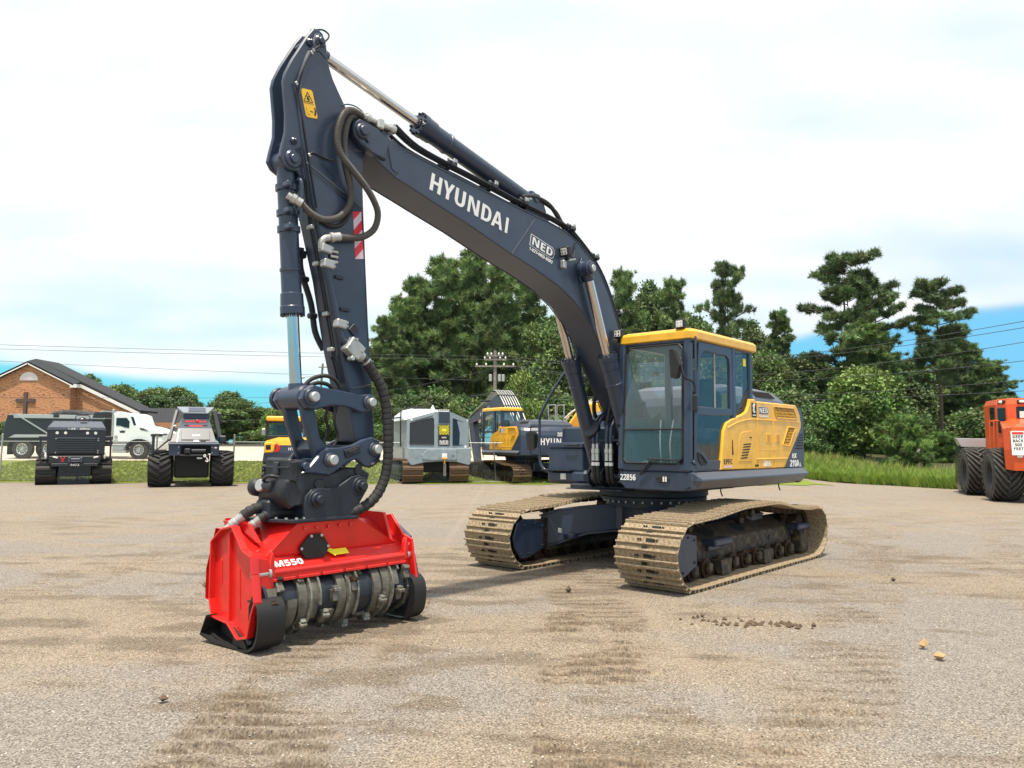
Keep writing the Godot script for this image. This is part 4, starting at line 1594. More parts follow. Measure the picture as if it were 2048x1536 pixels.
	for k in [[1.06, 0.10], [1.11, 0.015], [1.42, 0.0], [1.86, 0.0], [2.04, 0.05], [2.14, 0.13], [2.20, 0.30]]:
		var ring := []
		var g: float = k[1]
		for e in [[-1.93, 1.302], [-2.14, 1.302], [-2.25, 1.27], [-2.33, 1.18], [-2.48, 0.95], [-2.62, 0.62], [-2.70, 0.25], [-2.71, 0.0], [-2.70, -0.25], [-2.62, -0.62], [-2.48, -0.95], [-2.33, -1.18], [-2.25, -1.27], [-2.14, -1.302], [-1.93, -1.302]]:
			var f: float = e[0]
			var ll: float = e[1]
			var kk := clampf((-f - 1.93) / 0.3, 0.0, 1.0)
			ring.append(V(f + g * kk, k[0], ll * (1.0 - g * 0.28 * kk)))
		rows.append(ring)
	s.loft(rows)
	side(s, [[-1.455, 1.29], [-2.0, 1.29], [-2.0, 1.80]], 1.20, 1.300, 0.0)
	side(s, [[-1.94, 2.195], [-1.99, 2.15], [-2.09, 1.94], [-2.075, 1.855], [-1.44, 1.288], [-2.16, 1.288], [-2.16, 2.02], [-2.08, 2.14]], 1.20, 1.3012, 0.0)
	var cw := obj("counterweight", s, M.dark, o)
	for i in 6:
		s = Sh.new()
		var h := 1.755 - i * 0.040
		var f0 := -1.99 + i * 0.035
		side(s, [[f0, h], [f0 - 0.015, h + 0.018], [-2.125, h + 0.018], [-2.13, h]], 1.301, 1.305, 0.001)
		obj("vent_slot", s, M.soot, cw)
	# printing on the side
	if full:
		side_letters("EPFC", 0.335, 1.40, 1.3035, -1, 0, 0.062, 0.235, M.darker, o)
		s = Sh.new()
		s.box(V(0.335, 1.335, 1.304), Vector3(0.235, 0.026, 0.002))
		obj("name_strip", s, M.pinktape, o)
		side_letters("22856", -0.835, 1.355, 1.3035, -1, 0, 0.07, 0.22, M.white, o)
		side_letters("HX", -1.795, 1.455, 1.3025, -1, 0, 0.068, 0.16, M.white, o)
		side_letters("210A", -1.80, 1.345, 1.3025, -1, 0, 0.094, 0.33, M.white, o)
		side_letters("L", -2.02, 1.325, 1.3025, -1, 0, 0.055, 0.055, M.white, o)
	# engine maker's black plate with a white open ring, and the dealer's sign
	s = Sh.new()
	s.box(V(-0.45, 2.08, 1.305), Vector3(0.15, 0.19, 0.004))
	var em := obj("engine_plate", s, M.black, o)
	s = Sh.new()
	for i in 16:
		var a0 := deg_to_rad(50 + 260.0 * i / 16.0)
		var a1 := deg_to_rad(50 + 260.0 * (i + 1) / 16.0)
		s.bar(V(-0.45 - 0.036 * cos(a0), 2.105 + 0.052 * sin(a0), 1.308), V(-0.45 - 0.036 * cos(a1), 2.105 + 0.052 * sin(a1), 1.308), 0.002, 0.03, 0.0)
	s.bar(V(-0.425, 2.05, 1.3085), V(-0.47, 2.16, 1.3085), 0.002, 0.018)
	s.box(V(-0.45, 2.01, 1.308), Vector3(0.10, 0.014, 0.003))
	obj("open_ring", s, M.white, em)
	dealer_sign(o, -0.745, 2.075, 1.305, -1.0, 0.0, 0.34, true)
	# fuel tank, tool box and steps on the far front corner
	s = Sh.new()
	s.box(V(0.02, 1.56, -1.04), Vector3(0.84, 0.62, 0.52), 0.03)
	obj("fuel_tank", s, M.dark, o)
	s = Sh.new()
	s.box(V(0.52, 1.395, -1.00), Vector3(0.40, 0.32, 0.62), 0.012)
	var tb := obj("tool_box", s, M.dark, o)
	s = Sh.new()
	s.box(V(0.52, 1.598, -1.00), Vector3(0.43, 0.075, 0.64), 0.012)
	obj("lid", s, M.dark, tb)
	s = Sh.new()
	s.tube([V(0.738, 1.605, -0.96), V(0.765, 1.60, -0.95), V(0.765, 1.60, -0.78), V(0.738, 1.605, -0.77)], 0.011, 6, 3)
	obj("grip", s, M.black, tb)
	s = Sh.new()
	s.box(V(0.56, 1.15, -0.98), Vector3(0.36, 0.20, 0.72), 0.05)
	obj("front_fender", s, M.dark, o)
	s = Sh.new()
	s.box(V(0.745, 1.155, -1.02), Vector3(0.012, 0.085, 0.10), 0.004)
	s.box(V(0.752, 1.155, -1.0), Vector3(0.012, 0.06, 0.02), 0.003)
	obj("front_lamp", s, M.lens, o)
	s = Sh.new()
	s.box(V(0.74, 1.242, -1.12), Vector3(0.14, 0.018, 0.52), 0.004)
	for i in 10:
		s.box(V(0.80, 1.255, -0.89 - i * 0.05), Vector3(0.02, 0.014, 0.018), 0.003)
	obj("step", s, M.darker, o)
	# handrail with the right hand mirror
	s = Sh.new()
	s.tube([V(0.72, 1.215, -1.22), V(0.74, 1.225, -1.32), V(0.75, 1.30, -1.42), V(0.75, 1.50, -1.455), V(0.75, 1.96, -1.455), V(0.76, 2.02, -1.44), V(0.70, 2.40, -1.235), V(0.5, 2.80, -1.02), V(0.1, 2.85, -1.0), V(-0.3, 2.85, -1.0), V(-0.34, 2.82, -1.0), V(-0.34, 2.2, -1.0)], 0.02, 8, 2)
	obj("handrail", s, M.dark, o)
	s = Sh.new()
	s.tube([V(0.75, 1.86, -1.46), V(0.76, 1.87, -1.50), V(0.76, 1.87, -1.60), V(0.76, 1.80, -1.62), V(0.76, 1.52, -1.62), V(0.76, 1.46, -1.60), V(0.75, 1.46, -1.48)], 0.009, 6, 3)
	var mr := obj("mirror_bracket", s, M.black, o)
	s = Sh.new()
	s.loft([[V(0.82, 1.78, -1.66), V(0.84, 1.80, -1.50), V(0.84, 1.76, -1.485), V(0.82, 1.55, -1.50), V(0.82, 1.52, -1.52), V(0.82, 1.53, -1.63)], [V(0.74, 1.76, -1.65), V(0.73, 1.78, -1.51), V(0.73, 1.75, -1.50), V(0.74, 1.57, -1.51), V(0.74, 1.55, -1.53), V(0.74, 1.55, -1.62)]])
	obj("mirror", s, M.black, mr)
	cab(o, full)
	if full:
		front_letters("22856", 1.2985, 1.205, 0.432, 0.072, 0.225, M.white, o)
		# work lamp let into the apron
		s = Sh.new()
		s.box(V(1.30, 1.195, 0.93), Vector3(0.02, 0.085, 0.13), 0.012)
		s.cyl(V(1.30, 1.195, 0.845), V(1.312, 1.195, 0.845), 0.012, 8)
		s.cyl(V(1.30, 1.195, 1.015), V(1.312, 1.195, 1.015), 0.012, 8)
		var lm := obj("apron_lamp", s, M.black, o)
		s = Sh.new()
		s.box(V(1.311, 1.195, 0.945), Vector3(0.006, 0.06, 0.022), 0.002)
		s.box(V(1.311, 1.195, 0.978), Vector3(0.006, 0.06, 0.022), 0.002)
		obj("lens", s, M.lens, lm)


func dealer_sign(o: Node3D, f: float, h: float, l: float, df: float, dh: float, wide: float, plate: bool) -> void:
	var x := Vector3(df, dh, 0).normalized()
	var y := Vector3(dh, -df, 0).normalized()
	var at := V(f, h, l)
	var bas := Basis(x, y, x.cross(y))
	var root := group_node("dealer_sign", o)
	var s := Sh.new()
	s.t = Transform3D(bas, at)
	var hh := wide * 0.36
	var q: Array = [[-0.47 * wide, -0.13 * wide], [-0.47 * wide, 0.17 * wide], [0.36 * wide, 0.17 * wide], [0.45 * wide, 0.13 * wide], [0.48 * wide, 0.04 * wide], [0.45 * wide, -0.09 * wide], [0.38 * wide, -0.13 * wide]]
	s.extr(q, 0.0, 0.002)
	obj("sign_plate", s, M.white, root)
	s = Sh.new()
	s.t = Transform3D(bas, at)
	var q2 := []
	for e in q:
		q2.append([e[0] * 0.965, (e[1] - 0.02 * wide) * 0.90 + 0.02 * wide])
	s.extr(q2, 0.002, 0.0035)
	obj("sign_field", s, M.dark if not plate else M.darker, root)
	letters("NED", at + y * wide * 0.02 + x.cross(y) * 0.004, x, y, wide * 0.20, wide * 0.78, M.white, root)
	letters("1-877-NED-DIRT", at - y * wide * 0.205 + x.cross(y) * 0.002, x, y, wide * 0.078, wide * 0.92, M.white, root)


func work_lamp(parent: Node3D, at: Vector3, facing: Basis) -> void:
	var s := Sh.new()
	s.t = Transform3D(facing, at)
	s.box(Vector3(0, 0.06, 0), Vector3(0.07, 0.115, 0.125), 0.012)
	s.box(Vector3(-0.01, -0.02, 0), Vector3(0.03, 0.06, 0.05), 0.004)
	var l := obj("work_lamp", s, M.black, parent)
	s = Sh.new()
	s.t = Transform3D(facing, at)
	s.box(Vector3(0.037, 0.06, 0), Vector3(0.006, 0.078, 0.088), 0.002)
	var g := obj("lens", s, M.lens, l)
	s = Sh.new()
	s.t = Transform3D(facing, at)
	for k in [-1, 1]:
		for j in [-1, 1]:
			s.cyl(Vector3(0.038, 0.06 + j * 0.02, k * 0.022), Vector3(0.042, 0.06 + j * 0.02, k * 0.022), 0.012, 8)
	obj("bulb_reflector", s, M.chrome, l)


func cab(o: Node3D, full: bool) -> void:
	var c := group_node("cab", o)
	var s := Sh.new()
	# corner posts, sills and headers
	s.bar(V(1.265, 1.285, 1.245), V(1.215, 2.90, 1.245), 0.10, 0.10, 0.025, Vector3(0, 0, 1))
	s.bar(V(1.265, 1.285, 0.335), V(1.215, 2.90, 0.335), 0.11, 0.10, 0.025, Vector3(0, 0, 1))
	s.bar(V(-0.45, 1.285, 1.215), V(-0.45, 2.90, 1.215), 0.10, 0.12, 0.02, Vector3(0, 0, 1))
	s.bar(V(-0.45, 1.285, 0.335), V(-0.45, 2.90, 0.335), 0.10, 0.12, 0.02, Vector3(0, 0, 1))
	s.bar(V(0.11, 1.285, 1.252), V(0.11, 2.90, 1.252), 0.09, 0.09, 0.012, Vector3(0, 0, 1))
	s.bar(V(0.11, 1.285, 0.33), V(0.11, 2.90, 0.33), 0.08, 0.09, 0.012, Vector3(0, 0, 1))
	s.box(V(1.255, 1.335, 0.79), Vector3(0.09, 0.10, 0.90), 0.015)
	s.box(V(1.205, 2.875, 0.79), Vector3(0.09, 0.085, 0.90), 0.015)
	for l in [1.245, 0.335]:
		s.box(V(0.38, 1.325, l), Vector3(1.7, 0.08, 0.085), 0.01)
		s.box(V(0.38, 2.87, l), Vector3(1.7, 0.06, 0.085), 0.01)
	s.box(V(-0.46, 2.87, 0.79), Vector3(0.09, 0.07, 0.9), 0.01)
	s.box(V(-0.47, 1.62, 0.79), Vector3(0.06, 0.68, 0.9), 0.01)
	s.box(V(0.40, 1.29, 0.79), Vector3(1.7, 0.03, 0.9), 0.0)
	s.box(V(0.38, 1.56, 0.325), Vector3(1.65, 0.5, 0.03), 0.0)
	obj("cab_frame", s, M.dark, c)
	# roof
	s = Sh.new()
	var rows := []
	for k in [[2.872, 0.02, 0.0], [2.885, 0.0, 0.0], [2.965, 0.0, 0.0], [3.0, 0.03, 0.0], [3.018, 0.10, 0.0]]:
		var g: float = k[1]
		rows.append([V(1.275 - g, k[0], 0.33 + g), V(1.24 - g * 0.6, k[0], 0.29 + g), V(-0.50 + g, k[0] - 0.012, 0.29 + g), V(-0.54 + g, k[0] - 0.012, 0.33 + g), V(-0.54 + g, k[0] - 0.012, 1.29 - g), V(-0.50 + g, k[0] - 0.012, 1.33 - g), V(1.16 - g * 0.6, k[0], 1.335 - g), V(1.275 - g, k[0], 1.29 - g)])
	s.loft(rows)
	obj("roof", s, M.yellow, c)
	s = Sh.new()
	s.box(V(0.38, 2.862, 0.79), Vector3(1.6, 0.03, 0.84), 0.0)
	obj("headliner", s, M.seat, c)
	# windshield: rubber, glass, cross bar
	s = Sh.new()
	var fx := func(h: float) -> float: return 1.316 - (h - 1.285) * 0.031
	var ring := [[0.42, 1.385], [1.13, 1.385], [1.20, 1.45], [1.205, 2.76], [1.15, 2.82], [0.47, 2.82], [0.41, 2.76], [0.375, 1.45]]
	for i in ring.size():
		var a: Array = ring[i]
		var b: Array = ring[(i + 1) % ring.size()]
		s.bar(V(fx.call(a[1]), a[1], a[0]), V(fx.call(b[1]), b[1], b[0]), 0.022, 0.028, 0.008, Vector3(1, 0, 0))
	obj("window_rubber", s, M.black, c)
	s = Sh.new()
	var g0 := []
	var g1 := []
	for e in ring:
		g0.append(V(fx.call(e[1]) - 0.004, e[1], e[0]))
		g1.append(V(fx.call(e[1]) + 0.004, e[1], e[0]))
	s.face(g1, V(0, 2, 0.8))
	obj("windshield", s, M.glass, c)
	s = Sh.new()
	s.bar(V(fx.call(1.795) + 0.004, 1.795, 0.38), V(fx.call(1.795) + 0.004, 1.795, 1.205), 0.024, 0.022, 0.005)
	obj("windshield_bar", s, M.black, c)
	s = Sh.new()
	s.bar(V(1.325, 1.24, 0.62), V(1.345, 1.43, 0.80), 0.02, 0.022, 0.006)
	s.bar(V(1.34, 1.42, 0.86), V(1.335, 1.395, 0.84), 0.014, 0.014, 0.004)
	s.bar(V(1.335, 1.435, 0.74), V(1.335, 1.425, 1.15), 0.016, 0.02, 0.004)
	obj("wiper", s, M.black, c)
	# door with its two panes
	s = Sh.new()
	side(s, [[1.145, 1.305], [1.145, 1.64], [1.10, 1.60], [0.79, 1.42], [0.15, 1.42], [0.15, 1.305]], 1.262, 1.292, 0.006)
	side(s, [[1.145, 1.60], [1.115, 1.64], [1.085, 1.985], [1.125, 1.985]], 1.262, 1.292, 0.004)
	side(s, [[1.10, 1.97], [1.085, 2.07], [0.16, 2.07], [0.16, 1.985]], 1.262, 1.294, 0.006)
	side(s, [[1.125, 1.985], [1.075, 2.0], [1.005, 2.62], [0.96, 2.73], [0.86, 2.76], [0.30, 2.745], [0.30, 2.86], [1.03, 2.865]], 1.262, 1.292, 0.006)
	side(s, [[0.31, 2.86], [0.31, 2.745], [0.245, 2.71], [0.222, 2.64], [0.222, 2.06], [0.16, 2.06], [0.16, 2.86]], 1.262, 1.292, 0.006)
	var dr := obj("door", s, M.dark, c)
	s = Sh.new()
	s.face([V(1.12, 1.985, 1.272), V(1.12, 1.60, 1.272), V(0.79, 1.42, 1.272), V(0.15, 1.42, 1.272), V(0.15, 1.985, 1.272)], V(0.5, 1.8, 0))
	obj("lower_pane", s, M.glass_dark, dr)
	s = Sh.new()
	s.face([V(1.09, 2.06, 1.272), V(1.005, 2.64, 1.272), V(0.95, 2.75, 1.272), V(0.29, 2.75, 1.272), V(0.22, 2.68, 1.272), V(0.22, 2.06, 1.272)], V(0.5, 2.3, 0))
	obj("upper_pane", s, M.glass_dark, dr)
	s = Sh.new()
	s.bar(V(0.62, 2.07, 1.28), V(0.62, 2.745, 1.28), 0.012, 0.018, 0.002, Vector3(0, 0, 1))
	obj("sliding_pane_edge", s, M.galv, dr)
	s = Sh.new()
	side(s, [[1.12, 1.515], [1.06, 1.53], [0.885, 1.41], [0.875, 1.375], [1.02, 1.36], [1.10, 1.42]], 1.288, 1.302, 0.006)
	obj("grab_recess", s, M.black, dr)
	s = Sh.new()
	s.bar(V(1.05, 1.50, 1.305), V(0.905, 1.40, 1.305), 0.02, 0.022, 0.008)
	obj("door_handle", s, M.darker, dr)
	# rear quarter window and the far and rear panes
	s = Sh.new()
	s.face([V(0.065, 2.85, 1.25), V(-0.385, 2.85, 1.25), V(-0.40, 1.95, 1.25), V(0.065, 1.95, 1.25)], V(0, 2, 0))
	obj("quarter_pane", s, M.glass_dark, c)
	s = Sh.new()
	side(s, [[0.05, 1.98], [-0.18, 2.16], [-0.36, 2.36], [-0.44, 2.36], [-0.44, 1.30], [0.05, 1.30]], 1.23, 1.262, 0.004)
	obj("quarter_panel", s, M.black, c)
	s = Sh.new()
	s.face([V(1.2, 1.82, 0.325), V(1.16, 2.84, 0.325), V(-0.4, 2.84, 0.325), V(-0.4, 1.82, 0.325)], V(0.4, 2, 2))
	obj("right_pane", s, M.glass, c)
	s = Sh.new()
	s.face([V(-0.49, 1.97, 0.38), V(-0.49, 2.83, 0.38), V(-0.49, 2.83, 1.20), V(-0.49, 1.97, 1.20)], V(1, 2, 0.8))
	obj("rear_pane", s, M.glass, c)
	if full:
		s = Sh.new()
		s.box(V(-0.28, 2.71, 1.258), Vector3(0.085, 0.10, 0.003))
		obj("yellow_sticker", s, M.lime, c)
		s = Sh.new()
		s.box(V(-0.484, 2.2, 0.86), Vector3(0.004, 0.26, 0.09))
		s.box(V(-0.484, 2.66, 0.88), Vector3(0.004, 0.06, 0.10))
		obj("rear_sticker", s, M.lime, c)
	# inside: seat, consoles with levers, pedals
	s = Sh.new()
	s.box(V(0.22, 1.72, 0.80), Vector3(0.50, 0.14, 0.50), 0.05)
	s.box(V(0.0, 2.02, 0.80), Vector3(0.16, 0.62, 0.48), 0.06, Basis(Vector3(0, 0, 1), 0.12))
	s.box(V(-0.05, 2.40, 0.80), Vector3(0.11, 0.20, 0.28), 0.05)
	s.box(V(0.2, 1.48, 0.80), Vector3(0.4, 0.36, 0.36), 0.03)
	obj("seat", s, M.seat, c)
	s = Sh.new()
	for l in [0.50, 1.10]:
		s.box(V(0.38, 1.74, l), Vector3(0.62, 0.16, 0.15), 0.04)
		s.box(V(0.22, 1.52, l), Vector3(0.30, 0.36, 0.13), 0.03)
		s.tube([V(0.62, 1.80, l), V(0.66, 1.95, l), V(0.64, 2.02, l)], 0.022, 6, 3)
	s.box(V(0.98, 2.06, 0.42), Vector3(0.05, 0.20, 0.17), 0.02)
	obj("console", s, M.darker, c)
	s = Sh.new()
	for l in [0.73, 0.87]:
		s.tube([V(0.98, 1.33, l), V(1.02, 1.62, l), V(0.96, 1.92, l + (0.02 if l > 0.8 else -0.02))], 0.010, 6, 4)
	obj("travel_lever", s, M.steel, c)
	s = Sh.new()
	for l in [0.71, 0.89]:
		s.box(V(1.0, 1.37, l), Vector3(0.20, 0.02, 0.11), 0.006)
	s.box(V(1.05, 1.36, 0.56), Vector3(0.16, 0.10, 0.10), 0.02)
	obj("pedal", s, M.darker, c)
	# mirror on its arm, rail and lamp brackets
	s = Sh.new()
	s.tube([V(1.18, 2.84, 1.30), V(1.22, 2.85, 1.345), V(1.235, 2.78, 1.355), V(1.28, 1.50, 1.355), V(1.29, 1.42, 1.34), V(1.27, 1.40, 1.30)], 0.014, 8, 3)
	obj("grab_rail", s, M.dark, c)
	s = Sh.new()
	s.tube([V(1.25, 2.05, 1.35), V(1.27, 2.28, 1.36), V(1.32, 2.36, 1.345), V(1.40, 2.40, 1.30), V(1.40, 2.56, 1.25)], 0.012, 6, 4)
	s.box(V(1.265, 2.10, 1.355), Vector3(0.05, 0.20, 0.06), 0.012)
	var mi := obj("mirror_arm", s, M.black, c)
	s = Sh.new()
	s.loft([[V(1.43, 2.74, 1.16), V(1.43, 2.74, 1.11), V(1.43, 2.40, 1.13), V(1.43, 2.38, 1.20), V(1.43, 2.55, 1.25)], [V(1.37, 2.72, 1.18), V(1.37, 2.72, 1.13), V(1.37, 2.41, 1.15), V(1.37, 2.40, 1.22), V(1.37, 2.56, 1.27)]], true)
	obj("mirror", s, M.black, mi)
	work_lamp(c, V(1.24, 3.0, 1.165), Basis())
	work_lamp(c, V(1.26, 2.96, 0.29), Basis())
	if full:
		s = Sh.new()
		for k in [1.62, 1.85, 2.08]:
			s.cyl(V(1.30, k, 0.30), V(1.33, k, 0.30), 0.018, 8)
		for k in [0.55, 0.9]:
			s.cyl(V(1.25, 2.88, k), V(1.262, 2.88, k), 0.014, 8)
		obj("frame_bolt", s, M.black, c)


# ---------------------------------------------------------------- boom, arm, cylinders, coupler
func cylinder_part(o: Node3D, called: String, a: Vector3, b: Vector3, split: float, r: float, rod: float, gland: float) -> Node3D:
	# barrel from a, rod to b; split: where along it the barrel ends
	var d := (b - a).normalized()
	var l := (b - a).length()
	var s := Sh.new()
	var m := l * split
	s.lathe(a, d, [[r * 0.6, 0], [r * 0.6, r * 0.98], [m - gland * 2.6, r], [m - gland * 2.6, r * 1.12], [m - gland * 2.45, r * 1.12], [m - gland * 2.4, r * 1.04], [m - gland * 1.2, r * 1.04], [m - gland * 1.15, r * 1.16], [m - gland * 0.45, r * 1.20], [m - gland * 0.4, r * 1.26], [m, r * 1.26], [m, rod * 1.2]], 28)
	s.cyl(a + Vector3(0, 0, 0.085), a - Vector3(0, 0, 0.085), r * 1.15, 22, 0.01)
	var root := obj(called, s, M.dark, o)
	s = Sh.new()
	s.lathe(a, d, [[m - 0.01, rod], [l - r * 0.8, rod], [l - r * 0.8, 0]], 24)
	obj("chrome_rod", s, M.chrome, root)
	s = Sh.new()
	s.cyl(b + Vector3(0, 0, 0.08), b - Vector3(0, 0, 0.08), rod * 1.75, 20, 0.01)
	s.lathe(b, -d, [[rod * 1.2, rod * 1.35], [r * 1.5, rod * 1.2], [r * 1.5, 0]], 20)
	obj("rod_eye", s, M.dark, root)
	s = Sh.new()
	var u := d.cross(Vector3(0, 0, 1)).normalized()
	for i in 12:
		var t := TAU * i / 12.0
		var e := u * cos(t) + d.cross(u) * sin(t)
		s.cyl(a + d * (m - 0.002) + e * r * 1.08, a + d * (m + 0.022) + e * r * 1.08, 0.014, 6)
	obj("gland_bolt_circle", s, M.darker, root)
	return root

func hose(o: Node3D, pts: Array, r: float, mat: Material, ribbed := false, called := "hydraulic_hose") -> MeshInstance3D:
	var s := Sh.new()
	s.tube(pts, r, 10, 7)
	if ribbed:
		# the spiral guard wound round it
		var path := []
		for i in pts.size() - 1:
			for k in 24:
				path.append(pts[i].cubic_interpolate(pts[i + 1], pts[maxi(i - 1, 0)], pts[mini(i + 2, pts.size() - 1)], k / 24.0))
		var run := 0.0
		for i in path.size() - 1:
			var l: float = (path[i + 1] - path[i]).length()
			run += l
			var d: Vector3 = (path[i + 1] - path[i]).normalized()
			if run > (r * 0.42 if mat == M.hose else r * 1.1):
				run = 0.0
				if mat == M.hose:
					s.lathe(path[i], d, [[0, r], [r * 0.1, r * 1.12], [r * 0.2, r * 1.12], [r * 0.3, r]], 10)
				else:
					s.lathe(path[i], d, [[0, r], [0.002, r * 1.1], [r * 0.75, r * 1.1], [r * 0.8, r]], 10)
	return obj(called, s, mat, o)

func ferrule(o: Node3D, a: Vector3, b: Vector3, r: float, mat: Material) -> void:
	var s := Sh.new()
	var d := b - a
	var l := d.length()
	s.lathe(a, d, [[0, 0], [0, r * 0.7], [l * 0.3, r * 0.7], [l * 0.3, r], [l * 0.55, r], [l * 0.6, r * 0.85], [l, r * 0.9], [l, 0]], 12)
	obj("hose_fitting", s, mat, o)


func boom_and_arm(o: Node3D) -> void:
	# ---- boom
	var s := Sh.new()
	var top := [[5.16, 4.525], [5.05, 4.51], [4.93, 4.485], [4.83, 4.44], [4.52, 4.40], [4.26, 4.37], [3.89, 4.33], [3.38, 4.28], [2.83, 4.225], [2.56, 4.205], [2.24, 4.16], [1.99, 4.07], [1.73, 3.93], [1.53, 3.77], [1.36, 3.55], [1.20, 3.27], [1.05, 2.95], [0.85, 2.55], [0.55, 2.12], [0.32, 1.93]]
	var bot := [[0.14, 1.70], [0.32, 1.57], [0.60, 1.66], [0.93, 2.02], [1.22, 2.42], [1.46, 2.72], [1.65, 2.98], [1.83, 3.16], [2.06, 3.325], [2.37, 3.47], [2.82, 3.605], [3.22, 3.70], [3.88, 3.885], [4.34, 3.995], [4.60, 4.06], [4.87, 4.125], [5.08, 4.22], [5.20, 4.31]]
	var poly := top.duplicate()
	poly.append_array(bot)
	side(s, poly, -0.205, 0.205, 0.016)
	var bm := obj("boom", s, M.dark, o)
	s = Sh.new()
	for l in [-0.235, 0.145]:
		side(s, [[5.40, 4.44], [5.395, 4.49], [5.365, 4.53], [5.32, 4.555], [5.25, 4.545], [5.10, 4.52], [4.98, 4.43], [5.02, 4.25], [5.18, 4.27], [5.31, 4.325], [5.38, 4.38]], l, l + 0.09, 0.014)
	obj("boom_nose", s, M.dark, bm)
	s = Sh.new()
	boss(s, 5.30, 4.44, -0.25, 0.262, 0.072, 0.012)
	boss(s, 5.30, 4.44, 0.23, 0.285, 0.048, 0.01)
	s.box(V(5.25, 4.385, 0.245), Vector3(0.07, 0.035, 0.02), 0.005, Basis(Vector3(0, 0, 1), 0.8))
	obj("nose_pin", s, M.dark, bm)
	s = Sh.new()
	# welds: cast nose edge, upright seam, lower lip
	s.bar(V(2.815, 4.20, 0.206), V(3.22, 3.71, 0.206), 0.006, 0.016, 0.002)
	s.bar(V(5.015, 4.43, 0.206), V(4.86, 4.13, 0.206), 0.006, 0.020, 0.002)
	obj("weld_seam", s, M.slate, bm)
	s = Sh.new()
	for i in bot.size() - 3:
		var a: Array = bot[i + 2]
		var b: Array = bot[i + 3]
		s.bar(V(a[0], a[1] + 0.004, 0.207), V(b[0], b[1] + 0.004, 0.207), 0.012, 0.016, 0.004)
		s.bar(V(a[0], a[1] + 0.004, -0.207), V(b[0], b[1] + 0.004, -0.207), 0.012, 0.016, 0.004)
	for i in top.size() - 3:
		var a: Array = top[i + 2]
		var b: Array = top[i + 3]
		s.bar(V(a[0], a[1] - 0.004, 0.207), V(b[0], b[1] - 0.004, 0.207), 0.012, 0.016, 0.004)
	obj("plate_lip", s, M.dark, bm)
	# cast maker's plate near the nose, its text lines raised
	s = Sh.new()
	side(s, [[4.99, 4.40], [4.86, 4.38], [4.85, 4.17], [4.93, 4.19]], 0.205, 0.213, 0.004)
	var cp := obj("cast_pad", s, M.dark, bm)
	s = Sh.new()
	side(s, [[2.02, 3.74], [2.00, 3.83], [1.96, 3.90], [1.90, 3.88], [1.88, 3.74], [1.90, 3.62], [1.95, 3.57], [2.0, 3.63]], 0.205, 0.225, 0.012)
	boss(s, 1.96, 3.74, 0.2, 0.30, 0.10, 0.03)
	boss(s, 1.96, 3.74, -0.30, -0.2, 0.10, 0.03)
	obj("cylinder_boss", s, M.dark, bm)
	s = Sh.new()
	boss(s, 1.96, 3.74, -0.40, 0.40, 0.072, 0.012)
	var pin := obj("cylinder_pin", s, M.dark, bm)
	s = Sh.new()
	boss(s, 1.96, 3.74, 0.38, 0.412, 0.042, 0.008)
	obj("pin_end", s, M.zinc, pin)
	maker_name(V(3.865, 4.108, 0.2075), Vector3(-1.115, -0.205, 0), Vector3(-0.205, 1.115, 0), 0.178, 1.16, bm)
	dealer_sign(bm, 2.70, 3.875, 0.2065, -1.0, -0.22, 0.47, false)
	# boom lamp on its bracket
	s = Sh.new()
	s.box(V(2.34, 3.74, 0.235), Vector3(0.06, 0.10, 0.06), 0.01)
	s.bar(V(2.30, 3.79, 0.25), V(2.12, 3.84, 0.25), 0.012, 0.02, 0.003)
	obj("lamp_bracket", s, M.galv, bm)
	work_lamp(bm, V(2.33, 3.83, 0.27), Basis(Vector3(0, 0, 1), -0.2))
	hose(bm, [V(2.25, 3.86, 0.25), V(2.15, 3.86, 0.24), V(2.10, 3.95, 0.22), V(2.08, 4.02, 0.22), V(2.02, 4.07, 0.2)], 0.008, M.black, false, "lamp_cable")
	s = Sh.new()
	s.box(V(4.97, 4.55, 0.06), Vector3(0.10, 0.12, 0.16), 0.02)
	obj("hose_stand", s, M.dark, bm)
	# steel pipes along its back
	for k in [[0.13, 0.0, 0.024], [0.07, 0.015, 0.018], [-0.02, 0.01, 0.024], [-0.10, 0.02, 0.018], [0.185, -0.01, 0.013]]:
		var pts := []
		for e in [[4.86, 4.66], [4.58, 4.54], [4.12, 4.475], [3.78, 4.44], [3.0, 4.345], [2.6, 4.31], [2.2, 4.26], [1.98, 4.17], [1.67, 3.98], [1.42, 3.75], [1.20, 3.42], [1.0, 3.03], [0.8, 2.62]]:
			pts.append(V(e[0] - k[1], e[1] + k[1], k[0]))
		s = Sh.new()
		s.tube(pts, k[2], 8, 4)
		obj("steel_pipe", s, M.darker, bm)
	for e in [[4.12, 4.44, 0.12], [2.99, 4.31, 0.12], [2.11, 4.20, 0.5], [1.10, 3.28, 1.1], [1.62, 3.93, 0.75], [3.5, 4.37, 0.12]]:
		s = Sh.new()
		var b := Basis(Vector3(0, 0, 1), e[2])
		s.box(V(e[0], e[1] + 0.02, 0.06), Vector3(0.05, 0.055, 0.36), 0.01, b)
		s.box(V(e[0], e[1] + 0.065, 0.13), Vector3(0.06, 0.035, 0.10), 0.01, b)
		s.box(V(e[0], e[1] + 0.065, -0.04), Vector3(0.06, 0.035, 0.10), 0.01, b)
		obj("pipe_clamp", s, M.darker, bm)
		s = Sh.new()
		s.box(V(e[0] - 0.01, e[1] + 0.06, 0.215), Vector3(0.055, 0.05, 0.02), 0.006, b)
		s.cyl(V(e[0], e[1] + 0.085, 0.13), V(e[0] + 0.01, e[1] + 0.11, 0.13), 0.014, 6)
		obj("clamp_bolt", s, M.galv, bm)
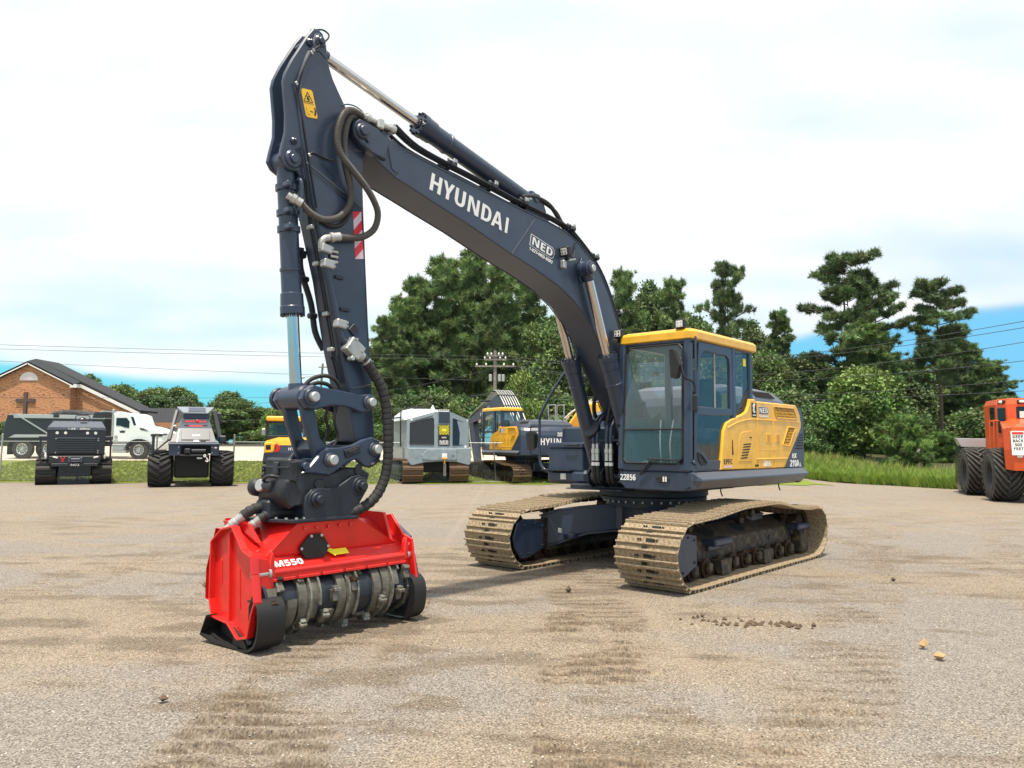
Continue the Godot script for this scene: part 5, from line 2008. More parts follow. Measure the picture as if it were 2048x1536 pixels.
	# the looping rubber hoses near the arm cylinder's foot
	hose(bm, [V(2.95, 4.44, 0.10), V(2.75, 4.48, 0.13), V(2.5, 4.44, 0.15), V(2.3, 4.30, 0.15), V(2.18, 4.25, 0.13)], 0.026, M.rubber)
	hose(bm, [V(2.85, 4.42, -0.04), V(2.5, 4.53, -0.02), V(2.2, 4.46, 0.0), V(2.05, 4.27, 0.02), V(1.95, 4.15, 0.03)], 0.024, M.rubber)
	ferrule(bm, V(2.75, 4.46, 0.10), V(2.92, 4.42, 0.10), 0.038, M.zinc)
	# ---- cylinders
	for l in [0.29, -0.29]:
		cylinder_part(o, "boom_cylinder", V(0.88, 1.18, l), V(1.96, 3.74, l), 0.60, 0.098, 0.055, 0.15)
	s = Sh.new()
	boss(s, 0.88, 1.18, -0.42, 0.42, 0.06, 0.01)
	for l in [-0.40, -0.18, 0.18, 0.40]:
		side(s, [[0.55, 1.0], [0.85, 1.02], [1.0, 1.10], [1.02, 1.22], [0.95, 1.31], [0.82, 1.32], [0.7, 1.24]], l - 0.02, l + 0.02, 0.008)
	obj("cylinder_foot", s, M.darker, o)
	s = Sh.new()
	s.cyl(V(1.16, 1.80, -0.20), V(1.22, 1.83, -0.20), 0.125, 24, 0.004)
	obj("cylinder_band", s, M.darker, o)
	cylinder_part(o, "arm_cylinder", V(2.72, 4.46, 0.0), V(5.69, 5.15, 0.0), 0.575, 0.10, 0.048, 0.16)
	s = Sh.new()
	for l in [-0.13, 0.11]:
		side(s, [[2.45, 4.18], [2.95, 4.22], [2.85, 4.46], [2.76, 4.53], [2.66, 4.53], [2.58, 4.44]], l, l + 0.025, 0.006)
	boss(s, 2.72, 4.46, -0.15, 0.15, 0.045)
	obj("arm_cylinder_bracket", s, M.dark, o)
	cylinder_part(o, "bucket_cylinder", V(5.93, 4.03, 0.0), V(5.765, 2.0, 0.0), 0.645, 0.083, 0.052, 0.15)
	s = Sh.new()
	var cd := (V(5.765, 2.0, 0) - V(5.93, 4.03, 0)).normalized()
	for q in [0.20, 0.42, 0.56]:
		var at: Vector3 = V(5.93, 4.03, 0) + cd * q
		s.lathe(at, cd, [[0, 0.08], [0, 0.098], [0.05, 0.098], [0.05, 0.08]], 24)
		s.box(at + V(0.06, 0, 0.10) + cd * 0.025, Vector3(0.05, 0.05, 0.09), 0.01)
	s.tube([V(5.88, 3.86, 0.12), V(5.88, 3.84, 0.17), V(5.87, 3.72, 0.17), V(5.87, 3.5, 0.16)], 0.018, 8, 3)
	obj("cylinder_pipe", s, M.dark, o)
	# ---- arm
	s = Sh.new()
	var back := [[5.70, 5.245], [5.665, 5.225], [5.63, 5.16], [5.615, 5.06], [5.59, 4.96], [5.55, 4.87], [5.49, 4.78], [5.42, 4.68], [5.36, 4.60], [5.26, 4.585], [5.175, 4.54], [5.15, 4.45], [5.165, 4.36], [5.20, 4.24], [5.20, 3.95], [5.185, 3.72], [5.12, 2.80], [5.07, 2.30], [5.04, 1.90], [5.015, 1.66]]
	var fore := [[5.03, 1.52], [5.12, 1.48], [5.17, 1.60], [5.245, 1.63], [5.29, 1.86], [5.31, 2.05], [5.42, 2.45], [5.55, 3.06], [5.65, 3.40], [5.73, 3.68], [5.79, 3.90], [5.83, 4.05], [5.87, 4.30], [5.92, 4.62], [5.90, 4.80], [5.84, 4.98], [5.78, 5.12], [5.75, 5.22]]
	poly = back.duplicate()
	poly.append_array(fore)
	side(s, poly, -0.135, 0.135, 0.014)
	var arm := obj("arm", s, M.dark, o)
	s = Sh.new()
	for l in [-0.115, 0.075]:
		side(s, [[5.76, 5.27], [5.71, 5.285], [5.66, 5.26], [5.63, 5.20], [5.64, 5.05], [5.72, 4.8], [5.72, 4.1], [5.74, 3.9], [5.83, 3.87], [5.88, 3.935], [5.96, 3.93], [6.02, 3.96], [6.06, 4.02], [6.045, 4.10], [6.01, 4.25], [6.01, 4.40], [6.03, 4.56], [6.045, 4.68], [6.03, 4.76], [5.97, 4.90], [5.90, 5.03], [5.82, 5.18]], l, l + 0.04, 0.010)
	obj("head_plate", s, M.dark, arm)
	s = Sh.new()
	for e in [[5.70, 5.165, 0.055, 0.15], [5.80, 5.12, 0.032, 0.145], [5.93, 4.03, 0.078, 0.135], [5.93, 4.19, 0.03, 0.14]]:
		boss(s, e[0], e[1], -e[3], e[3], e[2], 0.012)
		boss(s, e[0], e[1], -e[3] - 0.02, e[3] + 0.02, e[2] * 0.5, 0.006)
	obj("head_pin", s, M.dark, arm)
	s = Sh.new()
	boss(s, 5.30, 4.44, -0.15, 0.15, 0.17, 0.02, 30)
	for i in 18:
		var a := PI * (0.15 + i / 22.0)
		s.bar(V(5.33 + 0.24 * cos(a + 0.5), 4.44 + 0.26 * sin(a + 0.5), 0.138), V(5.33 + 0.24 * cos(a + 0.65), 4.44 + 0.26 * sin(a + 0.65), 0.138), 0.01, 0.012, 0.003)
	obj("pivot_boss", s, M.dark, arm)
	s = Sh.new()
	s.bar(V(5.81, 4.03, 0.137), V(5.21, 3.77, 0.137), 0.01, 0.022, 0.003)
	s.bar(V(5.80, 3.99, 0.137), V(5.205, 3.735, 0.137), 0.006, 0.008, 0.002)
	s.tube([V(5.90, 4.60, 0.137), V(5.86, 4.85, 0.137), V(5.80, 5.0, 0.137), V(5.72, 5.07, 0.137), V(5.64, 5.03, 0.137)], 0.008, 5, 4)
	s.bar(V(5.30, 2.10, 0.137), V(5.08, 2.14, 0.137), 0.014, 0.022, 0.004)
	s.bar(V(5.205, 3.7, 0.137), V(5.09, 2.2, 0.137), 0.006, 0.012, 0.003)
	obj("weld_seam", s, M.slate, arm)
	s = Sh.new()
	for e in [[5.455, 3.08, 0.09, 0.03, 0.05], [5.385, 2.80, 0.10, 0.03, 0.05], [5.285, 2.63, 0.085, 0.085, 0.75]]:
		s.box(V(e[0], e[1], 0.143), Vector3(e[2], e[3], 0.018), 0.004, Basis(Vector3(0, 0, 1), e[4]))
	obj("mounting_pad", s, M.darker, arm)
	# warning plate and the red and white stripes
	s = Sh.new()
	side(s, [[5.885, 4.655], [5.872, 4.672], [5.785, 4.685], [5.770, 4.675], [5.712, 4.465], [5.72, 4.448], [5.815, 4.435], [5.83, 4.445]], 0.1352, 0.1385, 0.0)
	var wp := obj("warning_plate", s, M.sticker, arm)
	s = Sh.new()
	var a3 := [Vector2(5.855, 4.565), Vector2(5.765, 4.58), Vector2(5.822, 4.655)]
	for i in 3:
		var p0: Vector2 = a3[i]
		var p1: Vector2 = a3[(i + 1) % 3]
		s.bar(V(p0.x, p0.y, 0.139), V(p1.x, p1.y, 0.139), 0.002, 0.006)
	s.box(V(5.812, 4.595, 0.139), Vector3(0.03, 0.02, 0.002), 0.0, Basis(Vector3(0, 0, 1), 0.5))
	s.box(V(5.818, 4.618, 0.139), Vector3(0.035, 0.008, 0.002), 0.0, Basis(Vector3(0, 0, 1), 0.1))
	s.bar(V(5.85, 4.553, 0.139), V(5.755, 4.568, 0.139), 0.002, 0.002)
	s.box(V(5.737, 4.495, 0.139), Vector3(0.016, 0.05, 0.002), 0.0, Basis(Vector3(0, 0, 1), 0.1))
	s.cyl(V(5.743, 4.53, 0.139), V(5.743, 4.53, 0.1405), 0.009, 8)
	s.box(V(5.775, 4.495, 0.139), Vector3(0.03, 0.007, 0.002))
	s.bar(V(5.83, 4.52, 0.139), V(5.815, 4.46, 0.139), 0.002, 0.002)
	s.bar(V(5.815, 4.46, 0.139), V(5.79, 4.465, 0.139), 0.002, 0.002)
	obj("warning_drawing", s, M.black, wp)
	var q := [V(5.315, 3.71, 0.1362), V(5.222, 3.735, 0.1362), V(5.185, 3.29, 0.1362), V(5.277, 3.28, 0.1362)]
	for i in 6:
		s = Sh.new()
		var t0 := -0.12 + i * 0.2
		var lft := func(t: float) -> Vector3: return q[0].lerp(q[3], clampf(t, 0, 1))
		var rgt := func(t: float) -> Vector3: return q[1].lerp(q[2], clampf(t, 0, 1))
		s.face([lft.call(t0 + 0.1), rgt.call(t0 - 0.1), rgt.call(t0 + 0.1), lft.call(t0 + 0.3)], Vector3(5, 3, 1))
		obj("reflective_stripe", s, M.redtape if i % 2 == 0 else M.pinktape, arm)
	# pipes on the arm's side and front
	s = Sh.new()
	s.tube([V(5.64, 3.34, 0.15), V(5.63, 3.25, 0.16), V(5.58, 3.05, 0.16), V(5.455, 2.62, 0.16), V(5.42, 2.53, 0.17), V(5.36, 2.47, 0.19)], 0.032, 10, 4)
	obj("steel_pipe", s, M.dark, arm)
	for k in [0.06, 0.095]:
		s = Sh.new()
		s.tube([V(5.875, 4.15, k + 0.05), V(5.80, 3.85, k + 0.04), V(5.715, 3.52, k), V(5.62, 3.14, k), V(5.525, 2.75, k), V(5.45, 2.42, k), V(5.44, 2.38, k - 0.03), V(5.415, 2.33, k - 0.03), V(5.36, 2.14, k - 0.03)], 0.010, 6, 4)
		obj("thin_pipe", s, M.darker, arm)
	s = Sh.new()
	s.tube([V(5.94, 4.70, 0.138), V(5.86, 4.38, 0.142), V(5.80, 4.1, 0.142), V(5.70, 3.66, 0.142)], 0.008, 6, 3)
	s.tube([V(5.935, 4.69, 0.142), V(5.835, 4.94, 0.142), V(5.78, 5.04, 0.143), V(5.70, 5.13, 0.15), V(5.635, 5.21, 0.155), V(5.63, 5.255, 0.15), V(5.68, 5.285, 0.12), V(5.75, 5.275, 0.05)], 0.008, 6, 5)
	s.tube([V(5.78, 4.11, 0.142), V(5.75, 4.13, 0.15), V(5.65, 4.115, 0.15), V(5.55, 4.11, 0.16)], 0.009, 6, 4)
	obj("grease_line", s, M.black, arm)
	s = Sh.new()
	for e in [[5.79, 5.02], [5.775, 5.05], [5.935, 4.69], [5.79, 4.10]]:
		s.box(V(e[0], e[1], 0.145), Vector3(0.032, 0.024, 0.016), 0.004, Basis(Vector3(0, 0, 1), 0.9))
	obj("grease_clip", s, M.galv, arm)
	s = Sh.new()
	for e in [[5.69, 3.49], [5.62, 3.18], [5.51, 2.75], [5.45, 2.44]]:
		s.box(V(e[0] + 0.03, e[1], 0.078), Vector3(0.035, 0.035, 0.08), 0.006)
	for e in [[5.625, 3.30], [5.60, 3.17], [5.455, 2.66]]:
		s.box(V(e[0], e[1], 0.175), Vector3(0.11, 0.075, 0.075), 0.01, Basis(Vector3(0, 0, 1), 0.12))
		s.cyl(V(e[0] - 0.07, e[1] + 0.015, 0.19), V(e[0] - 0.04, e[1] + 0.015, 0.19), 0.014, 6)
		s.cyl(V(e[0] - 0.07, e[1] - 0.015, 0.19), V(e[0] - 0.04, e[1] - 0.015, 0.19), 0.014, 6)
	obj("pipe_clamp", s, M.galv, arm)
	s = Sh.new()
	for h in [3.30, 3.255, 3.21]:
		s.cyl(V(5.56, h, 0.15), V(5.48, h, 0.15), 0.014, 8)
	obj("coupling_stub", s, M.zinc, arm)
	s = Sh.new()
	s.tube([V(5.66, 3.36, -0.15), V(5.655, 3.24, -0.17), V(5.63, 3.12, -0.17), V(5.53, 2.87, -0.17), V(5.48, 2.62, -0.17), V(5.40, 2.46, -0.15)], 0.028, 8, 4)
	s.box(V(5.655, 3.3, -0.16), Vector3(0.09, 0.07, 0.07), 0.012)
	s.box(V(5.62, 3.08, -0.16), Vector3(0.09, 0.05, 0.07), 0.012)
	s.box(V(5.52, 2.76, -0.16), Vector3(0.08, 0.05, 0.07), 0.012)
	obj("far_pipe", s, M.darker, arm)
	s = Sh.new()
	s.box(V(5.33, 2.45, 0.20), Vector3(0.17, 0.14, 0.10), 0.008, Basis(Vector3(0, 0, 1), 0.62))
	for e in [[5.395, 2.47], [5.33, 2.53], [5.33, 2.37], [5.265, 2.43]]:
		s.cyl(V(e[0], e[1], 0.24), V(e[0], e[1], 0.262), 0.012, 8)
	obj("shut_off_valve", s, M.galv, arm)
	s = Sh.new()
	s.cyl(V(5.37, 2.36, 0.20), V(5.37, 2.36, 0.262), 0.022, 10, 0.004)
	obj("valve_stem", s, M.zinc, arm)
	# ---- rubber hoses round the joint
	hose(o, [V(5.24, 4.62, 0.16), V(5.40, 4.605, 0.22), V(5.52, 4.53, 0.26), V(5.585, 4.38, 0.27), V(5.59, 4.24, 0.27), V(5.55, 4.13, 0.28), V(5.44, 4.03, 0.29), V(5.30, 3.92, 0.29), V(5.19, 3.81, 0.28), V(5.135, 3.70, 0.27), V(5.15, 3.57, 0.24), V(5.25, 3.48, 0.21), V(5.40, 3.44, 0.2), V(5.54, 3.42, 0.2)], 0.029, M.hose, true)
	ferrule(o, V(5.64, 3.39, 0.19), V(5.50, 3.43, 0.20), 0.045, M.zinc)
	hose(o, [V(5.66, 3.30, 0.17), V(5.665, 3.36, 0.18), V(5.63, 3.395, 0.19)], 0.03, M.zinc, false, "hose_elbow")
	hose(o, [V(5.24, 4.62, 0.10), V(5.40, 4.56, 0.2), V(5.48, 4.43, 0.24), V(5.50, 4.25, 0.24), V(5.46, 4.05, 0.24), V(5.405, 3.88, 0.22), V(5.40, 3.74, 0.2), V(5.50, 3.61, 0.19), V(5.65, 3.555, 0.18), V(5.78, 3.585, 0.17), V(5.88, 3.65, 0.17), V(5.95, 3.69, 0.15)], 0.028, M.hose, true)
	ferrule(o, V(5.985, 3.70, 0.13), V(5.87, 3.645, 0.17), 0.045, M.zinc)
	hose(o, [V(5.24, 4.60, 0.05), V(5.39, 4.53, 0.16), V(5.46, 4.40, 0.19), V(5.48, 4.2, 0.19), V(5.43, 4.0, 0.19), V(5.37, 3.86, 0.18), V(5.36, 3.72, 0.17), V(5.44, 3.57, 0.16), V(5.56, 3.52, 0.16), V(5.70, 3.58, 0.15), V(5.74, 3.60, 0.14)], 0.020, M.rubber)
	s = Sh.new()
	for l in [0.16, 0.10, 0.04, -0.04]:
		s.lathe(V(5.27, 4.625, l), V(-1, -0.05, 0), [[0, 0], [0, 0.035], [0.06, 0.035], [0.06, 0.045], [0.10, 0.045], [0.10, 0.03], [0.34, 0.03], [0.34, 0.042], [0.40, 0.042], [0.40, 0]], 12)
	s.box(V(5.06, 4.60, 0.06), Vector3(0.08, 0.10, 0.30), 0.012)
	obj("pipe_union", s, M.zinc, o)
	hose(o, [V(5.26, 2.40, 0.20), V(5.20, 2.345, 0.21), V(5.12, 2.25, 0.22), V(5.03, 2.09, 0.25), V(4.99, 1.90, 0.26), V(4.975, 1.67, 0.27), V(4.975, 1.47, 0.27), V(5.0, 1.30, 0.26), V(5.08, 1.15, 0.25), V(5.20, 1.05, 0.22), V(5.36, 0.99, 0.15), V(5.45, 0.99, 0.1)], 0.044, M.rubber, true, "feed_hose")
	ferrule(o, V(5.30, 2.43, 0.20), V(5.19, 2.335, 0.212), 0.05, M.galv)
	hose(o, [V(5.40, 2.10, 0.12), V(5.46, 2.17, 0.12), V(5.55, 2.20, 0.10), V(5.65, 2.17, 0.06), V(5.72, 2.10, 0.04), V(5.76, 2.02, 0.0)], 0.018, M.rubber)
	hose(o, [V(5.42, 2.08, 0.04), V(5.48, 2.13, 0.04), V(5.57, 2.14, 0.02), V(5.66, 2.10, 0.0), V(5.72, 2.03, -0.02)], 0.018, M.rubber)
	# hoses between boom foot and frame
	for k in [[0.05, 0.0], [0.115, 0.02], [-0.10, -0.05], [-0.16, -0.02]]:
		var l: float = k[0]
		hose(o, [V(0.92, 2.05 + k[1], l), V(1.05, 1.98, l), V(1.17, 1.86, l), V(1.20, 1.72, l), V(1.20, 1.60, l)], 0.022, M.dark, false, "foot_pipe")
		ferrule(o, V(1.20, 1.62, l), V(1.20, 1.40, l), 0.032, M.zinc)
		hose(o, [V(1.20, 1.42, l), V(1.19, 1.25, l), V(1.12, 1.12, l - 0.02), V(0.95, 1.10, l - 0.05), V(0.80, 1.2, l - 0.05)], 0.026, M.rubber)
		s = Sh.new()
		s.lathe(V(1.20, 1.335, l), V(0, 1, 0), [[0, 0.0], [0, 0.029], [0.045, 0.029], [0.045, 0]], 12)
		obj("hose_tag", s, M.white, o)
	hose(o, [V(1.0, 2.6, 0.15), V(1.18, 2.1, 0.1), V(1.16, 1.7, 0.0), V(1.1, 1.35, -0.02), V(0.8, 1.2, 0.0)], 0.022, M.rubber)
	hose(o, [V(0.85, 2.55, -0.26), V(0.98, 2.2, -0.30), V(0.92, 1.98, -0.32), V(0.75, 1.96, -0.26), V(0.6, 2.0, -0.2)], 0.028, M.rubber)
	s = Sh.new()
	s.box(V(1.17, 1.665, 0.0), Vector3(0.07, 0.03, 0.50), 0.006)
	obj("pipe_rack", s, M.darker, o)
	# ---- links
	s = Sh.new()
	for l in [-0.235, 0.16]:
		side(s, [[5.13, 2.06], [5.25, 2.045], [5.45, 2.07], [5.66, 2.09], [5.74, 2.105], [5.83, 2.06], [5.86, 1.98], [5.80, 1.905], [5.72, 1.89], [5.55, 1.935], [5.38, 1.93], [5.24, 1.885], [5.14, 1.90], [5.085, 1.98]], l, l + 0.055, 0.012)
	obj("side_link", s, M.dark, o)
	s = Sh.new()
	boss(s, 5.755, 2.0, -0.16, 0.16, 0.105, 0.012, 24)
	boss(s, 5.755, 2.0, -0.27, 0.235, 0.075, 0.01)
	boss(s, 5.755, 2.0, -0.30, -0.262, 0.10, 0.01, 24)
	boss(s, 5.155, 1.98, -0.24, 0.24, 0.065, 0.01)
	var lk := obj("link_boss", s, M.dark, o)
	s = Sh.new()
	boss(s, 5.755, 2.0, 0.22, 0.285, 0.043, 0.008)
	boss(s, 5.155, 1.98, 0.22, 0.285, 0.040, 0.008)
	obj("pin_end", s, M.zinc, lk)
	s = Sh.new()
	for k in [[-0.16, -0.10], [0.10, 0.16]]:
		side(s, [[5.83, 1.98], [5.69, 1.93], [5.62, 1.66], [5.51, 1.56], [5.48, 1.46], [5.55, 1.39], [5.65, 1.42], [5.72, 1.62], [5.79, 1.80]], k[0], k[1], 0.014)
	side(s, [[5.665, 1.64], [5.60, 1.56], [5.48, 1.50], [5.50, 1.41], [5.60, 1.41], [5.69, 1.56]], -0.105, 0.105, 0.012)
	boss(s, 5.56, 1.47, -0.15, 0.15, 0.085, 0.012)
	var bl := obj("bucket_link", s, M.dark, o)
	# ---- quick coupler
	s = Sh.new()
	for l in [-0.215, 0.165]:
		side(s, [[5.83, 1.365], [5.76, 1.42], [5.64, 1.545], [5.57, 1.575], [5.46, 1.575], [5.32, 1.60], [5.22, 1.645], [5.11, 1.67], [5.03, 1.64], [4.995, 1.56], [5.02, 1.46], [5.12, 1.39], [5.20, 1.41], [5.28, 1.47], [5.38, 1.44], [5.51, 1.36], [5.56, 1.335], [5.70, 1.355]], l, l + 0.05, 0.012)
	var qc := obj("quick_coupler", s, M.dark, o)
	s = Sh.new()
	side(s, [[5.875, 1.47], [5.875, 1.28], [5.84, 1.20], [5.85, 1.10], [5.78, 1.08], [5.66, 1.16], [5.50, 1.20], [5.30, 1.25], [5.14, 1.24], [5.10, 1.34], [5.20, 1.395], [5.40, 1.40], [5.51, 1.36], [5.62, 1.36], [5.70, 1.44], [5.80, 1.475]], -0.19, 0.185, 0.016)
	side(s, [[5.92, 1.46], [5.92, 1.30], [5.84, 1.28], [5.84, 1.47]], -0.21, 0.185, 0.012)
	obj("coupler_body", s, M.cast, qc)
	s = Sh.new()
	s.bar(V(5.895, 1.462, -0.21), V(5.895, 1.462, 0.16), 0.055, 0.055, 0.02)
	s.box(V(5.925, 1.40, -0.02), Vector3(0.03, 0.11, 0.075), 0.008)
	s.bar(V(5.93, 1.41, -0.2), V(5.93, 1.41, 0.17), 0.012, 0.016, 0.004)
	obj("locking_bar", s, M.cast, qc)
	s = Sh.new()
	boss(s, 5.97, 1.235, -0.30, -0.20, 0.075, 0.025, 22)
	boss(s, 5.96, 1.25, -0.21, 0.02, 0.055, 0.01)
	side(s, [[5.96, 1.31], [5.99, 1.22], [5.96, 1.12], [5.90, 1.07], [5.80, 1.10], [5.80, 1.33]], -0.24, 0.17, 0.02)
	s.tube([V(6.0, 1.30, -0.1), V(6.01, 1.33, -0.04), V(6.0, 1.34, 0.02), V(5.95, 1.33, 0.05)], 0.016, 6, 3)
	obj("hook_block", s, M.cast, qc)
	s = Sh.new()
	s.cyl(V(5.92, 1.24, -0.16), V(6.02, 1.26, -0.13), 0.052, 18, 0.008)
	obj("lock_cylinder", s, M.zinc, qc)
	s = Sh.new()
	boss(s, 5.56, 1.47, -0.235, 0.235, 0.062, 0.008)
	boss(s, 5.085, 1.56, -0.235, 0.235, 0.066, 0.008)
	boss(s, 5.79, 1.42, 0.17, 0.222, 0.034, 0.008)
	var cpn := obj("coupler_pin", s, M.dark, qc)
	s = Sh.new()
	boss(s, 5.56, 1.47, 0.225, 0.29, 0.044, 0.008)
	boss(s, 5.085, 1.56, 0.225, 0.285, 0.042, 0.008)
	obj("pin_end", s, M.zinc, cpn)
	s = Sh.new()
	s.bar(V(5.41, 1.515, 0.222), V(5.25, 1.565, 0.222), 0.016, 0.075, 0.02)
	s.bar(V(5.38, 1.525, 0.23), V(5.28, 1.555, 0.23), 0.012, 0.04, 0.006)
	s.bar(V(5.13, 1.41, 0.22), V(5.03, 1.47, 0.22), 0.03, 0.035, 0.012)
	side(s, [[5.70, 1.27], [5.67, 1.31], [5.61, 1.31], [5.58, 1.26], [5.61, 1.21], [5.67, 1.21]], 0.185, 0.20, 0.008)
	side(s, [[5.27, 1.42], [5.23, 1.44], [5.20, 1.40], [5.21, 1.33], [5.26, 1.32], [5.28, 1.37]], 0.185, 0.20, 0.006)
	obj("cast_badge", s, M.cast, qc)
	hose(qc, [V(5.50, 1.58, 0.0), V(5.45, 1.72, 0.02), V(5.50, 1.85, 0.05), V(5.46, 1.98, 0.08)], 0.014, M.rubber)
	hose(qc, [V(5.42, 1.58, 0.06), V(5.38, 1.68, 0.07), V(5.43, 1.82, 0.08), V(5.40, 1.98, 0.09)], 0.014, M.rubber)
	s = Sh.new()
	s.box(V(5.40, 1.57, 0.0), Vector3(0.25, 0.05, 0.2), 0.01)
	obj("coupler_cover", s, M.darker, qc)


# ---------------------------------------------------------------- the red mulching head
func build_mulcher() -> void:
	var o := thing("mulching_head", "red forestry mulching head with a ribbed drum, hung on the excavator's coupler", "mulcher")
	o.transform = machine_basis()
	# hanger plates, bolted base
	var s := Sh.new()
	for l in [-0.225, 0.175]:
		side(s, [[5.785, 0.975], [5.80, 1.11], [5.785, 1.175], [5.735, 1.225], [5.66, 1.235], [5.57, 1.225], [5.48, 1.235], [5.39, 1.285], [5.32, 1.325], [5.24, 1.335], [5.175, 1.295], [5.15, 1.235], [5.17, 1.18], [5.26, 1.05], [5.31, 0.975]], l, l + 0.04, 0.006)
	s.box(V(5.55, 1.03, -0.02), Vector3(0.46, 0.10, 0.36), 0.0)
	s.box(V(5.93, 1.06, -0.10), Vector3(0.16, 0.16, 0.20), 0.02)
	var hg := obj("hanger", s, M.darker, o)
	s = Sh.new()
	for e in [[5.68, 1.14], [5.235, 1.235]]:
		boss(s, e[0], e[1], -0.235, 0.222, 0.085, 0.01, 26)
		boss(s, e[0], e[1], 0.21, 0.245, 0.062, 0.01, 24)
		boss(s, e[0], e[1], -0.25, 0.285, 0.04, 0.008, 18)
	obj("hanger_pin", s, M.darker, hg)
	s = Sh.new()
	s.t = Transform3D(Basis(Vector3(1, 0, 0), Vector3(0, 0, 1), Vector3(0, -1, 0)), Vector3())
	s.extr([[6.10, 0.28], [5.90, -0.215], [5.26, -0.235], [5.12, 0.0], [5.12, 0.33], [5.3, 0.34]], -0.985, -0.955, 0.006)
	obj("base_plate", s, M.darker, o)
	s = Sh.new()
	for i in 9:
		s.cyl(V(5.86 - i * 0.075, 0.985, 0.195), V(5.86 - i * 0.075, 1.0, 0.195), 0.014, 6)
	for i in 5:
		s.cyl(V(5.92 + i * 0.038, 0.985, 0.14 - i * 0.09), V(5.92 + i * 0.038, 1.0, 0.14 - i * 0.09), 0.014, 6)
	obj("plate_bolt", s, M.zinc, o)
	# red hull: roof, sloping front, raised middle
	s = Sh.new()
	var rows := []
	for f in [4.68, 6.24]:
		rows.append([V(f, 0.585, 0.235), V(f, 0.735, 0.05), V(f, 0.90, -0.22), V(f, 0.90, -0.42), V(f, 0.55, -0.56), V(f, 0.30, -0.56), V(f, 0.30, -0.52), V(f, 0.52, -0.50), V(f, 0.80, -0.36), V(f, 0.68, 0.03), V(f, 0.55, 0.20)])
	s.loft(rows, false)
	var hull := obj("hull", s, M.red, o)
	s = Sh.new()
	# the raised box between two slanted shoulders
	s.loft([[V(6.08, 0.69, 0.115), V(4.74, 0.69, 0.115), V(4.74, 0.80, -0.46), V(6.08, 0.80, -0.46)], [V(5.84, 0.955, 0.185), V(5.24, 0.955, 0.185), V(5.12, 0.955, -0.30), V(5.90, 0.955, -0.30)]])
	s.bar(V(5.84, 0.948, 0.19), V(5.24, 0.948, 0.19), 0.03, 0.014, 0.005)
	obj("raised_box", s, M.red, hull)
	s = Sh.new()
	for i in 5:
		s.cyl(V(5.77 - i * 0.115, 0.90, 0.172), V(5.77 - i * 0.115, 0.905, 0.19), 0.011, 6)
	obj("box_bolt", s, M.red, hull)
	s = Sh.new()
	# upright end walls at the back, left and right
	s.loft([[V(6.10, 0.80, 0.02), V(6.07, 0.80, 0.02), V(6.07, 0.80, -0.45), V(6.10, 0.80, -0.45)], [V(6.16, 0.955, -0.05), V(6.13, 0.955, -0.05), V(6.13, 0.955, -0.45), V(6.16, 0.955, -0.45)]])
	s.loft([[V(4.78, 0.68, 0.10), V(4.75, 0.68, 0.10), V(4.75, 0.74, -0.45), V(4.78, 0.74, -0.45)], [V(4.80, 0.965, 0.0), V(4.77, 0.965, 0.0), V(4.77, 0.965, -0.45), V(4.80, 0.965, -0.45)]])
	s.box(V(5.45, 0.85, -0.47), Vector3(1.36, 0.24, 0.02), 0.0)
	obj("upright_plate", s, M.red, hull)
	s = Sh.new()
	# the round front edge and the plates that hold its shaft
	s.lathe(V(6.12, 0.585, 0.235), V(-1, 0, 0), [[0, 0], [0, 0.03], [1.40, 0.03], [1.40, 0]], 18)
	s.bar(V(6.12, 0.545, 0.25), V(4.72, 0.545, 0.25), 0.012, 0.06, 0.003)
	for f in [6.11, 4.73]:
		side(s, [[f + 0.03, 0.55], [f - 0.03, 0.55], [f - 0.02, 0.72], [f, 0.75], [f + 0.02, 0.72]], 0.21, 0.265, 0.008)
		boss(s, f, 0.725, -0.0, 0.06, 0.026, 0.006)
	obj("front_edge", s, M.red, hull)
	s = Sh.new()
	s.lathe(V(6.12, 0.585, 0.235), V(1, 0, 0), [[0, 0.045], [0.02, 0.045], [0.02, 0.03], [0.11, 0.03], [0.115, 0.036], [0.145, 0.036], [0.15, 0.024], [0.13, 0.018], [0.13, 0]], 18)
	s.lathe(V(4.72, 0.585, 0.235), V(-1, 0, 0), [[0, 0.04], [0.02, 0.04], [0.02, 0.03], [0.06, 0.03], [0.065, 0.036], [0.095, 0.036], [0.095, 0]], 18)
	obj("shaft_end", s, M.zinc, hull)
	s = Sh.new()
	for i in 6:
		s.box(V(6.0 - i * 0.232, 0.527, 0.262), Vector3(0.20, 0.025, 0.018), 0.004)
	obj("counter_blade", s, M.red, hull)
	# end plates
	var endp := [[-0.03, 0.945], [0.14, 0.77], [0.275, 0.73], [0.30, 0.60], [0.345, 0.39], [0.30, 0.30], [0.25, 0.12], [0.10, 0.085], [-0.06, 0.185], [-0.31, 0.20], [-0.36, 0.34], [-0.36, 0.80], [-0.20, 0.91]]
	s = Sh.new()
	front(s, endp, 6.24, 6.262, 0.004)
	var ep := obj("end_plate", s, M.red, o)
	s = Sh.new()
	front(s, endp, 4.66, 4.682, 0.004)
	obj("end_plate", s, M.red, o)
	s = Sh.new()
	# turned rim of the left end and its ribs
	for i in endp.size():
		var a: Array = endp[i]
		var b: Array = endp[(i + 1) % endp.size()]
		s.bar(V(6.285, a[1], a[0]), V(6.285, b[1], b[0]), 0.055 if i < 12 else 0.055, 0.018, 0.004, Vector3(0.0, 0.7, 0.7))
	for e in [[-0.10, 0.89, -0.07, 0.20]]:
		s.bar(V(6.275, e[1], e[0]), V(6.275, e[3], e[2]), 0.02, 0.04, 0.006, Vector3(1, 0, 0))
	s.bar(V(6.264, 0.66, -0.25), V(6.264, 0.46, -0.24), 0.012, 0.012, 0.003, Vector3(1, 0, 0))
